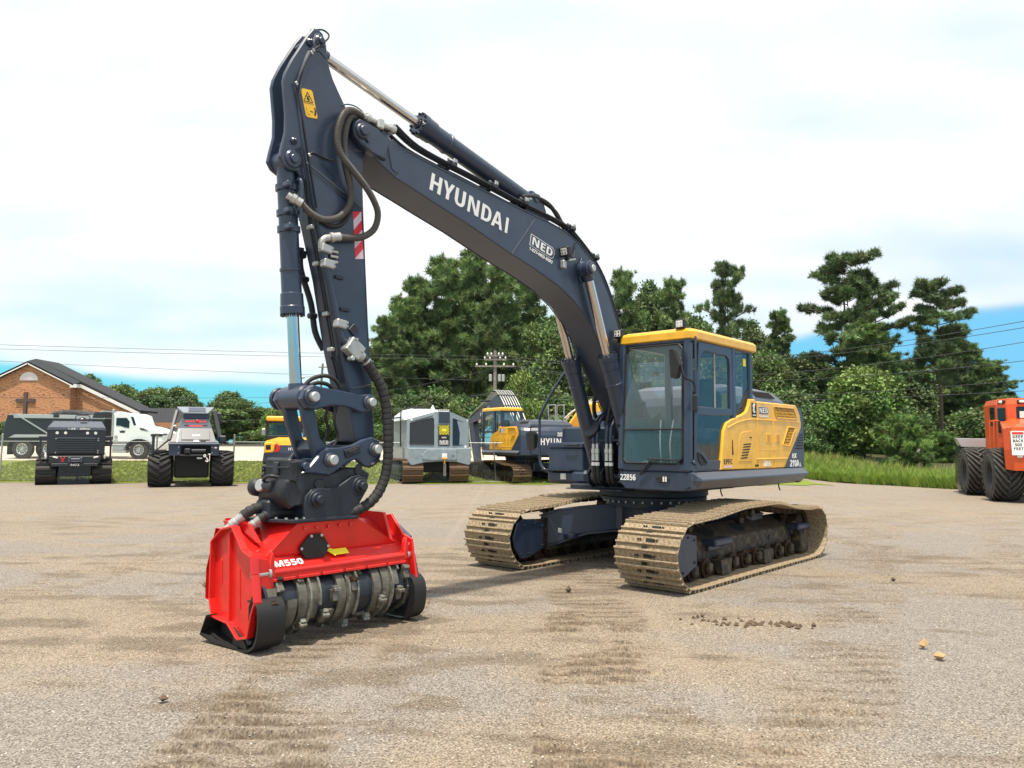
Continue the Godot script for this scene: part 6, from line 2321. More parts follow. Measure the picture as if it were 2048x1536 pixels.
	s.bar(V(6.264, 0.62, 0.04), V(6.264, 0.30, 0.06), 0.012, 0.012, 0.003, Vector3(1, 0, 0))
	obj("rim", s, M.red, ep)
	s = Sh.new()
	front(s, [[0.20, 0.34], [0.24, 0.42], [0.30, 0.46], [0.33, 0.40], [0.30, 0.26], [0.26, 0.17], [0.20, 0.24]], 6.262, 6.27, 0.0)
	obj("bearing_gap", s, M.soot, ep)
	s = Sh.new()
	s.cyl(V(6.25, 0.31, 0.10), V(6.30, 0.31, 0.10), 0.17, 26, 0.01)
	for i in 8:
		var a := TAU * i / 8.0
		s.cyl(V(6.29, 0.31 + 0.135 * sin(a), 0.10 + 0.135 * cos(a)), V(6.315, 0.31 + 0.135 * sin(a), 0.10 + 0.135 * cos(a)), 0.014, 6)
	# side plates standing forward at both ends of the drum
	s = Sh.new()
	side(s, [[6.245, 0.72], [6.15, 0.70], [6.10, 0.56], [6.06, 0.30], [6.245, 0.25]], 0.235, 0.262, 0.005)
	side(s, [[4.80, 0.56], [4.68, 0.70], [4.66, 0.40], [4.72, 0.36]], 0.225, 0.25, 0.005)
	obj("cheek_plate", s, M.red, o)
	s = Sh.new()
	s.loft([[V(4.655, 0.75, 0.18), V(4.64, 0.75, 0.18), V(4.64, 0.90, -0.15), V(4.655, 0.90, -0.15)], [V(4.62, 0.40, 0.27), V(4.605, 0.40, 0.27), V(4.61, 0.30, -0.2), V(4.63, 0.30, -0.2)]])
	s.bar(V(4.64, 0.91, -0.12), V(4.64, 0.74, 0.20), 0.05, 0.014, 0.003)
	s.bar(V(4.64, 0.74, 0.20), V(4.615, 0.40, 0.28), 0.05, 0.014, 0.003)
	obj("edge_guard", s, M.slate, o)
	# curved skid shoes
	for e in [[6.06, 6.30, 0.0], [4.60, 4.74, 0.0]]:
		s = Sh.new()
		rows = []
		var arc := [[0.385, 0.24], [0.395, 0.33], [0.33, 0.385], [0.22, 0.395], [0.10, 0.37], [0.03, 0.30], [0.0, 0.20], [-0.0, 0.08], [0.01, -0.10], [0.05, -0.30], [0.12, -0.42]]
		for i in arc.size() - 1:
			for j in 5:
				var q := []
				for m in [maxi(i - 1, 0), i, i + 1, mini(i + 2, arc.size() - 1)]:
					q.append(Vector2(arc[m][0], arc[m][1]))
				var k: Vector2 = q[1].cubic_interpolate(q[2], q[0], q[3], j / 5.0)
				rows.append([V(e[0], k.x, k.y), V(e[1], k.x, k.y), V(e[1], k.x + 0.012, k.y - 0.016), V(e[0], k.x + 0.012, k.y - 0.016)])
		s.loft(rows)
		var sk := obj("skid_shoe", s, M.black, o)
		s = Sh.new()
		front(s, [[0.36, 0.36], [0.385, 0.30], [0.36, 0.12], [0.28, 0.03], [0.1, 0.02], [-0.05, 0.02], [0.0, 0.10], [0.2, 0.14], [0.28, 0.30]], e[0] if e[0] > 5.0 else e[1] - 0.02, (e[0] if e[0] > 5.0 else e[1] - 0.02) + 0.02, 0.002)
		obj("skid_web", s, M.black, sk)
	s = Sh.new()
	s.loft([[V(6.36, 0.20, -0.30), V(6.12, 0.20, -0.30), V(6.12, 0.22, -0.30), V(6.36, 0.22, -0.30)], [V(6.36, 0.05, -0.40), V(6.12, 0.05, -0.40), V(6.12, 0.07, -0.38), V(6.36, 0.07, -0.38)], [V(6.34, 0.01, -0.25), V(6.12, 0.01, -0.25), V(6.12, 0.03, -0.25), V(6.34, 0.03, -0.25)], [V(6.30, 0.0, 0.10), V(6.12, 0.0, 0.10), V(6.12, 0.02, 0.10), V(6.30, 0.02, 0.10)]])
	front(s, [[-0.28, 0.20], [-0.02, 0.18], [0.0, 0.04], [-0.24, 0.02], [-0.33, 0.08]], 6.20, 6.215, 0.0)
	front(s, [[0.0, 0.16], [0.16, 0.09], [0.22, 0.02], [0.0, 0.02]], 6.27, 6.285, 0.0)
	obj("rear_skid", s, M.black, o)
	# the drum
	var dc := Vector2(0.315, 0.075)
	s = Sh.new()
	s.lathe(V(6.22, dc.x, dc.y), V(-1, 0, 0), [[0, 0], [0, 0.20], [0.06, 0.215], [1.46, 0.215], [1.52, 0.20], [1.52, 0]], 40)
	var drum := obj("drum", s, M.darker, o)
	for i in 12:
		# slanted plates with dark gaps between, each with a thin raised ring along its edge
		var f0 := 6.13 - i * 0.123
		for part in 2:
			var a0 := i * 1.9 + (0.5 if part else 0.0)
			var sweep := 4.6 if part == 0 else 3.1
			rows = []
			for k in 34:
				var a := a0 + sweep * k / 33.0
				var f := f0 - 0.055 * k / 33.0 - (0.052 if part else 0.0)
				var e := Vector3(0, sin(a), -cos(a))
				var c := V(f, dc.x, dc.y)
				var hw := 0.040 if part == 0 else 0.0085
				var top := 0.242 if part == 0 else 0.272
				rows.append([c + e * 0.205 + Vector3(hw, 0, 0), c + e * top + Vector3(hw, 0, 0), c + e * top - Vector3(hw, 0, 0), c + e * 0.205 - Vector3(hw, 0, 0)])
			s = Sh.new()
			s.loft(rows)
			obj("drum_plate" if part == 0 else "depth_ring", s, M.drum if part == 0 else M.drum_rib, drum)
	for i in 30:
		# holders with bolted teeth, wound round the drum
		var f := 6.14 - (i % 15) * 0.098
		var a := i * 2.39996
		var e := Vector3(0, sin(a), -cos(a))
		var t := Vector3(0, cos(a), sin(a))
		var b := Basis(Vector3(1, 0, 0), e, Vector3(1, 0, 0).cross(e))
		var c := V(f, dc.x, dc.y)
		s = Sh.new()
		s.box(c + e * 0.235, Vector3(0.055, 0.06, 0.10), 0.008, b)
		obj("tooth_holder", s, M.drum, drum)
		s = Sh.new()
		s.box(c + e * 0.272 + b.z * 0.045, Vector3(0.062, 0.055, 0.032), 0.005, b)
		s.box(c + e * 0.255 + b.z * 0.07, Vector3(0.05, 0.04, 0.012), 0.003, b)
		obj("tooth", s, M.drum_rib if i % 4 else M.rust, drum)
	s = Sh.new()
	for f in [6.185, 4.735]:
		s.cyl(V(f - 0.012, dc.x, dc.y), V(f + 0.012, dc.x, dc.y), 0.262, 34)
	obj("drum_end", s, M.darker, drum)
	s = Sh.new()
	for i in 9:
		var a := TAU * i / 9.0
		s.cyl(V(4.75, dc.x + 0.235 * sin(a), dc.y + 0.235 * cos(a)), V(4.765, dc.x + 0.235 * sin(a), dc.y + 0.235 * cos(a)), 0.014, 6)
	obj("end_bolt", s, M.zinc, drum)
	# black six sided cover, its four bolts, the name and the yellow arrow
	var nrm := Vector3(0, 0.26, -0.19)
	s = Sh.new()
	var sl := func(f: float, h: float) -> Vector3: return V(f, h, 0.115 + (h - 0.69) * 0.265 + 0.006)
	var hx := [[5.715, 0.848], [5.595, 0.848], [5.50, 0.735], [5.56, 0.65], [5.745, 0.65], [5.80, 0.735]]
	var r0 := []
	var r1 := []
	for e in hx:
		r0.append(V(e[0], e[1], 0.14))
		r1.append(sl.call(e[0], e[1]) + V(0, 0.0, 0.016 + maxf(0.0, 0.74 - e[1]) * 0.5))
	s.loft([r0, r1])
	obj("hexagon_cover", s, M.black, o)
	s = Sh.new()
	for e in [[5.705, 0.835], [5.605, 0.835], [5.52, 0.735], [5.78, 0.735]]:
		s.cyl(sl.call(e[0], e[1]) + V(0, 0, 0.01), sl.call(e[0], e[1]) + V(0, 0, 0.034), 0.013, 8, 0.003)
	obj("cover_bolt", s, M.zinc, o)
	# the shelf above the drum: where print sits
	var u := V(0, 0.15, -0.185).normalized()
	var w := V(0, 0.185, 0.15).normalized()
	letters("M550", V(5.935, 0.630, 0.204) + w * 0.02, Vector3(-1, 0, 0), u, 0.062, 0.26, M.white, o)
	s = Sh.new()
	s.t = Transform3D(Basis(Vector3(-1, 0, 0), u, Vector3(-1, 0, 0).cross(u)), V(5.42, 0.668, 0.15) + w * 0.014)
	s.extr([[-0.11, 0.035], [-0.045, 0.045], [-0.045, 0.03], [0.10, 0.03], [0.10, -0.035], [-0.045, -0.035], [-0.045, -0.05]], 0.0, 0.003)
	obj("arrow_sticker", s, M.lime, o)
	# hoses that come in from behind, on the far side
	hose(o, [V(5.60, 1.05, -0.05), V(5.75, 1.07, -0.10), V(5.92, 1.08, -0.12), V(6.06, 1.06, -0.14), V(6.14, 1.0, -0.18)], 0.042, M.rubber, true)
	hose(o, [V(5.70, 1.02, 0.0), V(5.85, 1.03, -0.02), V(5.98, 1.02, -0.04), V(6.05, 0.98, -0.06)], 0.036, M.rubber, true)
	ferrule(o, V(6.24, 0.90, -0.24), V(6.13, 1.01, -0.17), 0.045, M.galv)
	ferrule(o, V(6.12, 0.90, -0.12), V(6.04, 0.99, -0.055), 0.04, M.galv)


# ---------------------------------------------------------------- machines round the lot
# their frames: x to the right, y up, z towards the viewer of their rear
func crawler(o: Node3D, x0: float, x1: float, front_z: float, long: float, high: float, mat: Material, count: int) -> void:
	var tr := group_node("track", o)
	var r := high * 0.5
	var path := []
	for k in [[0.0, 0.0], [-0.3, 0.0]]:
		pass
	var zf := front_z - r
	var zb := front_z - long + r
	for t in [0.15, 0.5, 0.85]:
		path.append(Vector2(lerpf(zf, zb, t), 0.0))
	for a in [-70.0, -35.0, 0.0, 35.0, 70.0]:
		path.append(Vector2(zb - r * cos(deg_to_rad(a)), r + r * sin(deg_to_rad(a))))
	for t in [0.8, 0.5, 0.2]:
		path.append(Vector2(lerpf(zf, zb, t), high - 0.02))
	for a in [70.0, 35.0, 0.0, -35.0, -70.0]:
		path.append(Vector2(zf + r * cos(deg_to_rad(a)), r + r * sin(deg_to_rad(a))))
	var places := along_path(path, count)
	var per := (2.0 * (zf - zb) + TAU * r) / count
	var s := Sh.new()
	s.box(Vector3(0, 0.025, 0), Vector3(per * 0.92, 0.03, x1 - x0), 0.005)
	s.box(Vector3(-per * 0.3, -0.012, 0), Vector3(0.025, 0.05, x1 - x0), 0.006)
	var shoe := s.mesh()
	for a in places:
		var p: Vector2 = a[0]
		var d: Vector2 = a[1]
		var along := Vector3(0, d.y, d.x)
		var inw := Vector3(0, -d.x, d.y)
		if inw.dot(Vector3(0, r - p.y, (zf + zb) * 0.5 - p.x)) < 0.0:
			inw = -inw
		piece("track_shoe", shoe, mat, tr, Transform3D(Basis(along, inw, along.cross(inw)), Vector3((x0 + x1) * 0.5, p.y, p.x)))
	s = Sh.new()
	s.box(Vector3((x0 + x1) * 0.5, r * 1.0, (zf + zb) * 0.5), Vector3((x1 - x0) * 0.7, high * 0.5, zf - zb), 0.05)
	s.box(Vector3((x0 + x1) * 0.5, r * 1.15, (zf + zb) * 0.5), Vector3((x1 - x0) * 0.86, high * 0.22, (zf - zb) * 0.8), 0.03)
	obj("roller_frame", s, M.darker, tr)
	for z in [zf, zb]:
		s = Sh.new()
		s.lathe(Vector3(x0 + (x1 - x0) * 0.1, r, z), Vector3.RIGHT, [[0, 0], [0, r - 0.13], [0.06, r - 0.1], [(x1 - x0) * 0.8 - 0.06, r - 0.1], [(x1 - x0) * 0.8, r - 0.13], [(x1 - x0) * 0.8, 0]], 20)
		obj("end_wheel", s, M.darker, tr)
	for i in 6:
		s = Sh.new()
		s.lathe(Vector3(x0 + (x1 - x0) * 0.08, 0.15, lerpf(zf, zb, i / 5.0)), Vector3.RIGHT, [[0, 0], [0, 0.09], [(x1 - x0) * 0.84, 0.09], [(x1 - x0) * 0.84, 0]], 12)
		obj("roller", s, M.darker, tr)

func big_tyre(o: Node3D, at: Vector3, r: float, w: float, lugs: int, mat: Material, rim: Material, chevron := 0.32) -> void:
	var s := Sh.new()
	var b := r * 0.88
	s.lathe(at - Vector3(w * 0.5, 0, 0), Vector3.RIGHT, [[w * 0.1, r * 0.45], [0.02, r * 0.52], [0.0, r * 0.7], [w * 0.05, b * 0.96], [w * 0.14, b], [w * 0.5, b * 1.02], [w * 0.86, b], [w * 0.95, b * 0.96], [w, r * 0.7], [w - 0.02, r * 0.52], [w * 0.9, r * 0.45]], 40)
	# slanted lugs, meeting in a herringbone
	for i in lugs:
		for k in [-1.0, 1.0]:
			var a := TAU * (i + (0.5 if k > 0 else 0.0)) / lugs
			var rows := []
			for q in 5:
				var t := q / 4.0
				var an := a + chevron * t * t * 0.6 + chevron * 0.7 * t
				var e := Vector3(0, sin(an), cos(an))
				var f := Vector3(0, cos(an), -sin(an))
				var x: float = k * (w * 0.5 * t * 1.0 - w * 0.02)
				var top := r * (1.0 - 0.035 * t * t)
				var base := b * (1.0 - 0.05 * t * t)
				var th := r * (0.058 + 0.018 * t)
				var c := at + Vector3(x, 0, 0)
				rows.append([c + e * base + f * th * 1.25, c + e * top + f * th * 0.8, c + e * top - f * th * 0.8, c + e * base - f * th * 1.25])
			s.loft(rows)
	var ty := obj("tyre", s, mat, o)
	s = Sh.new()
	s.lathe(at - Vector3(w * 0.40, 0, 0), Vector3.RIGHT, [[0, r * 0.47], [0.05, r * 0.42], [0.16, r * 0.36], [0.16, r * 0.14], [0.05, r * 0.12], [0.05, 0]], 26)
	s.lathe(at + Vector3(w * 0.40, 0, 0), Vector3.LEFT, [[0, r * 0.47], [0.05, r * 0.42], [0.16, r * 0.36], [0.16, r * 0.14], [0.05, r * 0.12], [0.05, 0]], 26)
	obj("rim", s, rim, ty)

func round_lamp(o: Node3D, at: Vector3, r: float) -> void:
	var s := Sh.new()
	s.cyl(at, at + Vector3(0, 0, 0.03), r, 14, 0.006)
	obj("lamp", s, M.lens, o)


func build_tracked_carrier() -> void:
	var o := thing("tracked_carrier", "low black tracked carrier with louvred front and pale hood, in front of the dump truck", "tracked carrier", lot(-16.88, 29.9), 0.50)
	crawler(o, -1.30, -0.62, 0.05, 3.9, 0.96, M.track_black, 40)
	crawler(o, 0.60, 1.28, 0.05, 3.9, 0.96, M.track_black, 40)
	var s := Sh.new()
	s.loft([[Vector3(-0.95, 0.95, -0.1), Vector3(0.98, 0.95, -0.1), Vector3(0.98, 0.95, -3.6), Vector3(-0.95, 0.95, -3.6)], [Vector3(-0.97, 1.2, 0.0), Vector3(1.0, 1.2, 0.0), Vector3(1.0, 1.2, -3.7), Vector3(-0.97, 1.2, -3.7)], [Vector3(-0.97, 2.10, 0.0), Vector3(1.0, 2.10, 0.0), Vector3(1.0, 2.10, -3.7), Vector3(-0.97, 2.10, -3.7)]])
	s.box(Vector3(0, 0.65, -1.7), Vector3(1.2, 0.7, 3.0), 0.05)
	obj("hull", s, M.night, o)
	s = Sh.new()
	s.loft([[Vector3(-0.99, 2.10, 0.02), Vector3(1.02, 2.10, 0.02), Vector3(1.02, 2.10, -2.6), Vector3(-0.99, 2.10, -2.6)], [Vector3(-0.96, 2.20, 0.0), Vector3(0.99, 2.20, 0.0), Vector3(1.0, 2.26, -2.6), Vector3(-0.98, 2.26, -2.6)], [Vector3(-0.80, 2.46, -0.85), Vector3(0.86, 2.46, -0.85), Vector3(0.86, 2.46, -2.6), Vector3(-0.80, 2.46, -2.6)]])
	var hood := obj("hood", s, M.slate, o)
	s = Sh.new()
	for i in 8:
		for z in [-0.08, -0.78]:
			s.cyl(Vector3(-0.82 + i * 0.24, 2.212 + (-z - 0.0) * 0.3, z), Vector3(-0.82 + i * 0.24, 2.23 + (-z) * 0.3, z), 0.018, 6)
	obj("hood_screw", s, M.zinc, hood)
	s = Sh.new()
	s.box(Vector3(0.23, 2.405, -0.62), Vector3(0.24, 0.03, 0.05), 0.008)
	obj("hood_latch", s, M.black, hood)
	letters("! dB · 200m", Vector3(0.09, 2.147, 0.026), Vector3.RIGHT, Vector3.UP, 0.062, 0.72, M.white, o)
	for x in [-0.64, -0.36, 0.38, 0.66]:
		round_lamp(o, Vector3(x, 1.98, 0.0), 0.055)
	for i in 7:
		s = Sh.new()
		var y := 1.78 - i * 0.088
		s.loft([[Vector3(-0.64, y, 0.01), Vector3(-0.64, y + 0.03, 0.01), Vector3(-0.64, y + 0.022, 0.06), Vector3(-0.64, y - 0.01, 0.065)], [Vector3(0.66, y, 0.01), Vector3(0.66, y + 0.03, 0.01), Vector3(0.66, y + 0.022, 0.06), Vector3(0.66, y - 0.01, 0.065)]])
		obj("louvre", s, M.slate if i == 0 else M.night, o)
	s = Sh.new()
	for e in [[-0.67, 1.76], [-0.67, 1.23], [0.76, 1.78], [0.76, 1.70], [0.76, 1.30], [0.76, 1.22]]:
		s.cyl(Vector3(e[0], e[1], 0.0), Vector3(e[0], e[1], 0.02), 0.024, 8)
	obj("panel_bolt", s, M.zinc, o)
	s = Sh.new()
	s.box(Vector3(0.0, 0.96, 0.06), Vector3(1.74, 0.28, 0.14), 0.02)
	s.box(Vector3(0.0, 0.76, 0.09), Vector3(1.58, 0.11, 0.20), 0.01)
	obj("bumper", s, M.night, o)
	for x in [-0.66, 0.70]:
		s = Sh.new()
		s.box(Vector3(x, 1.05, 0.135), Vector3(0.17, 0.06, 0.02), 0.008, Basis(Vector3(0, 0, 1), -0.25 if x < 0 else 0.25))
		obj("marker_lamp", s, M.lens, o)
	s = Sh.new()
	s.cyl(Vector3(-0.14, 0.96, 0.17), Vector3(0.16, 0.96, 0.17), 0.07, 14)
	s.box(Vector3(-0.19, 0.95, 0.17), Vector3(0.09, 0.21, 0.18), 0.02)
	s.box(Vector3(0.21, 0.95, 0.17), Vector3(0.09, 0.21, 0.18), 0.02)
	s.box(Vector3(0.01, 0.89, 0.25), Vector3(0.3, 0.03, 0.02), 0.008)
	obj("winch", s, M.slate, o)
	s = Sh.new()
	s.bar(Vector3(-0.50, 1.08, 0.135), Vector3(-0.38, 0.88, 0.135), 0.01, 0.03)
	s.bar(Vector3(-0.34, 1.06, 0.135), Vector3(-0.46, 0.88, 0.135), 0.01, 0.03)
	obj("red_strap", s, M.redtape, o)
	letters("9472", Vector3(0.0, 0.76, 0.192), Vector3.RIGHT, Vector3.UP, 0.082, 0.30, M.white, o)
	s = Sh.new()
	for i in 26:
		var x := -0.54 + i * 0.042
		var p := []
		for k in 9:
			p.append(Vector3(x + rng.randf_range(-0.012, 0.012), 0.42 - k * 0.05, 0.02 + rng.randf_range(-0.02, 0.02)))
		s.tube(p, 0.011, 4, 1)
		for k in 8:
			s.box(p[k], Vector3(0.03, 0.03, 0.012), 0.004, Basis(Vector3(0, 0, 1), 0.8 if (k + i) % 2 else 0.0))
	obj("chain_curtain", s, M.slate, o)
	s = Sh.new()
	s.tube([Vector3(-0.12, 2.44, -1.3), Vector3(-0.06, 2.66, -1.3), Vector3(0.0, 2.70, -1.3), Vector3(0.36, 2.70, -1.3), Vector3(0.42, 2.66, -1.3), Vector3(0.48, 2.44, -1.3)], 0.02, 6, 3)
	obj("hoop", s, M.slate, o)
	s = Sh.new()
	s.ball(Vector3(0.18, 2.48, -1.3), Vector3(0.2, 0.16, 0.16))
	obj("air_cap", s, M.night, o)
	for x in [-1.17, 1.20]:
		s = Sh.new()
		s.bar(Vector3(x, 0.9, -0.05), Vector3(x, 1.76, -0.05), 0.07, 0.07, 0.01)
		s.box(Vector3(x * 0.93, 1.80, -0.2), Vector3(0.3, 0.13, 0.4), 0.02)
		obj("side_post", s, M.night, o)
	for x in [-0.98, 1.01]:
		s = Sh.new()
		s.ball(Vector3(x, 1.10, -0.06), Vector3(0.05, 0.13, 0.05))
		obj("side_lamp", s, M.lens, o)


func build_wheeled_carrier() -> void:
	var o := thing("wheeled_carrier", "tall dark carrier on huge chevron tyres, red keep back warning on its sloped hood", "wheeled carrier", lot(-11.75, 28.4), 0.39)
	for x in [-1.08, 1.08]:
		for z in [-0.70, -3.4]:
			big_tyre(o, Vector3(x, 0.66, z), 0.665, 0.80, 17, M.tyre, M.night)
	var s := Sh.new()
	s.box(Vector3(0.0, 0.78, -1.9), Vector3(1.2, 0.9, 3.4), 0.06)
	s.box(Vector3(0.05, 1.42, -2.0), Vector3(1.7, 0.40, 3.8), 0.03)
	obj("chassis", s, M.soot, o)
	for e in [[-0.58, 0.40], [0.78, 0.30]]:
		s = Sh.new()
		s.box(Vector3(e[0], 1.37, -0.06), Vector3(e[1], 0.44, 0.24), 0.02)
		obj("corner_block", s, M.dark, o)
		s = Sh.new()
		for y in [1.25, 1.46]:
			s.cyl(Vector3(e[0] + (0.12 if e[0] < 0 else -0.10), y, 0.06), Vector3(e[0] + (0.12 if e[0] < 0 else -0.10), y, 0.075), 0.02, 6)
		obj("block_bolt", s, M.zinc, o)
	s = Sh.new()
	s.box(Vector3(0.05, 1.565, 0.0), Vector3(1.72, 0.08, 0.26), 0.02)
	obj("ledge", s, M.dark, o)
	s = Sh.new()
	s.cyl(Vector3(-0.02, 1.32, 0.06), Vector3(0.46, 1.32, 0.06), 0.08, 14)
	s.box(Vector3(-0.16, 1.32, 0.06), Vector3(0.2, 0.18, 0.16), 0.02)
	s.box(Vector3(0.10, 1.16, 0.07), Vector3(1.0, 0.05, 0.1), 0.01)
	obj("winch", s, M.darker, o)
	s = Sh.new()
	s.tube([Vector3(0.44, 1.19, 0.12), Vector3(0.47, 1.13, 0.13), Vector3(0.42, 1.10, 0.13), Vector3(0.40, 1.15, 0.13), Vector3(0.44, 1.19, 0.12)], 0.016, 6, 3)
	s.tube([Vector3(0.50, 1.09, 0.12), Vector3(0.52, 1.02, 0.13), Vector3(0.56, 0.97, 0.13), Vector3(0.52, 0.93, 0.13), Vector3(0.46, 0.97, 0.13)], 0.02, 6, 3)
	obj("hook", s, M.white, o)
	s = Sh.new()
	s.box(Vector3(0.26, 1.06, 0.10), Vector3(0.18, 0.06, 0.01))
	obj("number_plate", s, M.galv, o)
	# hood in two slopes, box and roof above
	s = Sh.new()
	s.loft([[Vector3(-0.78, 1.60, 0.08), Vector3(0.83, 1.60, 0.08), Vector3(0.83, 1.60, -3.4), Vector3(-0.78, 1.60, -3.4)], [Vector3(-0.76, 1.66, 0.05), Vector3(0.81, 1.66, 0.05), Vector3(0.81, 1.66, -3.4), Vector3(-0.76, 1.66, -3.4)], [Vector3(-0.47, 2.16, -0.35), Vector3(0.66, 2.16, -0.35), Vector3(0.7, 2.16, -3.4), Vector3(-0.6, 2.16, -3.4)], [Vector3(-0.34, 2.56, -1.15), Vector3(0.54, 2.56, -1.15), Vector3(0.6, 2.56, -3.2), Vector3(-0.5, 2.56, -3.2)]])
	var hd := obj("hood", s, M.slate, o)
	s = Sh.new()
	s.box(Vector3(0.10, 1.90, -0.115), Vector3(0.98, 0.44, 0.02), 0.008, Basis(Vector3(1, 0, 0), -0.68))
	obj("hood_door", s, M.slate, hd)
	s = Sh.new()
	s.bar(Vector3(-0.52, 1.63, 0.085), Vector3(-0.47, 2.12, -0.30), 0.03, 0.03, 0.005)
	obj("pale_strip", s, M.galv, hd)
	s = Sh.new()
	s.box(Vector3(0.10, 2.64, -1.30), Vector3(0.84, 0.20, 0.4), 0.01)
	obj("air_box", s, M.dark, o)
	s = Sh.new()
	s.loft([[Vector3(-0.36, 2.73, -1.02), Vector3(0.52, 2.73, -1.02), Vector3(0.52, 2.77, -1.02), Vector3(-0.36, 2.77, -1.02)], [Vector3(-0.60, 2.96, -1.85), Vector3(0.74, 2.96, -1.85), Vector3(0.74, 3.02, -1.85), Vector3(-0.60, 3.02, -1.85)], [Vector3(-0.60, 2.96, -3.2), Vector3(0.74, 2.96, -3.2), Vector3(0.74, 3.02, -3.2), Vector3(-0.60, 3.02, -3.2)]])
	s.box(Vector3(0.1, 2.75, -2.6), Vector3(1.0, 0.5, 1.3), 0.03)
	var rf := obj("roof", s, M.pale, o)
	s = Sh.new()
	s.loft([[Vector3(-0.18, 2.80, -1.10), Vector3(0.43, 2.80, -1.10), Vector3(0.43, 2.81, -1.10), Vector3(-0.18, 2.81, -1.10)], [Vector3(-0.18, 2.985, -1.75), Vector3(0.43, 2.985, -1.75), Vector3(0.43, 2.995, -1.75), Vector3(-0.18, 2.995, -1.75)]])
	for i in 12:
		s.bar(Vector3(-0.17 + i * 0.053, 2.815, -1.09), Vector3(-0.17 + i * 0.053, 3.0, -1.74), 0.012, 0.012)
	obj("roof_grille", s, M.dark, rf)
	var n := Vector3(0, 0.40, -0.80).normalized()
	letters("KEEP BACK", Vector3(0.10, 2.43, -0.87), Vector3.RIGHT, n, 0.15, 0.70, M.redtape, o)
	letters("500 FEET", Vector3(0.10, 2.25, -0.51), Vector3.RIGHT, n, 0.14, 0.50, M.redtape, o)
	s = Sh.new()
	s.ball(Vector3(0.14, 2.42, -0.80), Vector3(0.05, 0.09, 0.06))
	obj("beacon", s, M.redlamp, o)
	letters("9479", Vector3(0.12, 1.90, -0.10), Vector3.RIGHT, Vector3(0, 0.78, -0.63), 0.075, 0.26, M.white, o)
	s = Sh.new()
	s.box(Vector3(0.13, 1.715, 0.02), Vector3(0.18, 0.15, 0.012), 0.02, Basis(Vector3(1, 0, 0), -0.68))
	obj("white_plate", s, M.white, o)
	s = Sh.new()
	s.box(Vector3(0.36, 1.70, 0.035), Vector3(0.18, 0.05, 0.03), 0.015, Basis(Vector3(1, 0, 0), -0.68))
	obj("hood_handle", s, M.black, o)
	for x in [-0.22, 0.42]:
		s = Sh.new()
		s.box(Vector3(x, 2.27, -0.545), Vector3(0.17, 0.05, 0.03), 0.015, Basis(Vector3(1, 0, 0), -1.1))
		obj("slot", s, M.black, o)
	s = Sh.new()
	s.bar(Vector3(-0.58, 2.85, -1.2), Vector3(-0.80, 1.7, -0.4), 0.12, 0.10, 0.02)
	s.bar(Vector3(0.74, 2.85, -1.4), Vector3(0.98, 1.7, -0.6), 0.16, 0.10, 0.02)
	s.bar(Vector3(-0.82, 1.72, -0.4), Vector3(-1.28, 1.28, -0.3), 0.05, 0.05, 0.01)
	s.bar(Vector3(-1.32, 1.9, -0.3), Vector3(-1.32, 1.2, -0.3), 0.10, 0.08, 0.02)
	s.box(Vector3(-1.12, 1.92, -0.4), Vector3(0.5, 0.06, 0.3), 0.02)
	s.box(Vector3(0.92, 2.55, -1.4), Vector3(0.2, 0.5, 0.3), 0.05)
	s.box(Vector3(1.05, 1.75, -0.7), Vector3(0.28, 0.3, 0.5), 0.05)
	obj("side_guard", s, M.night, o)
	for e in [[-0.62, 2.24, -0.3], [0.80, 1.44, 0.07]]:
		s = Sh.new()
		s.ball(Vector3(e[0], e[1], e[2]), Vector3(0.06, 0.035, 0.04))
		obj("lamp", s, M.white, o)


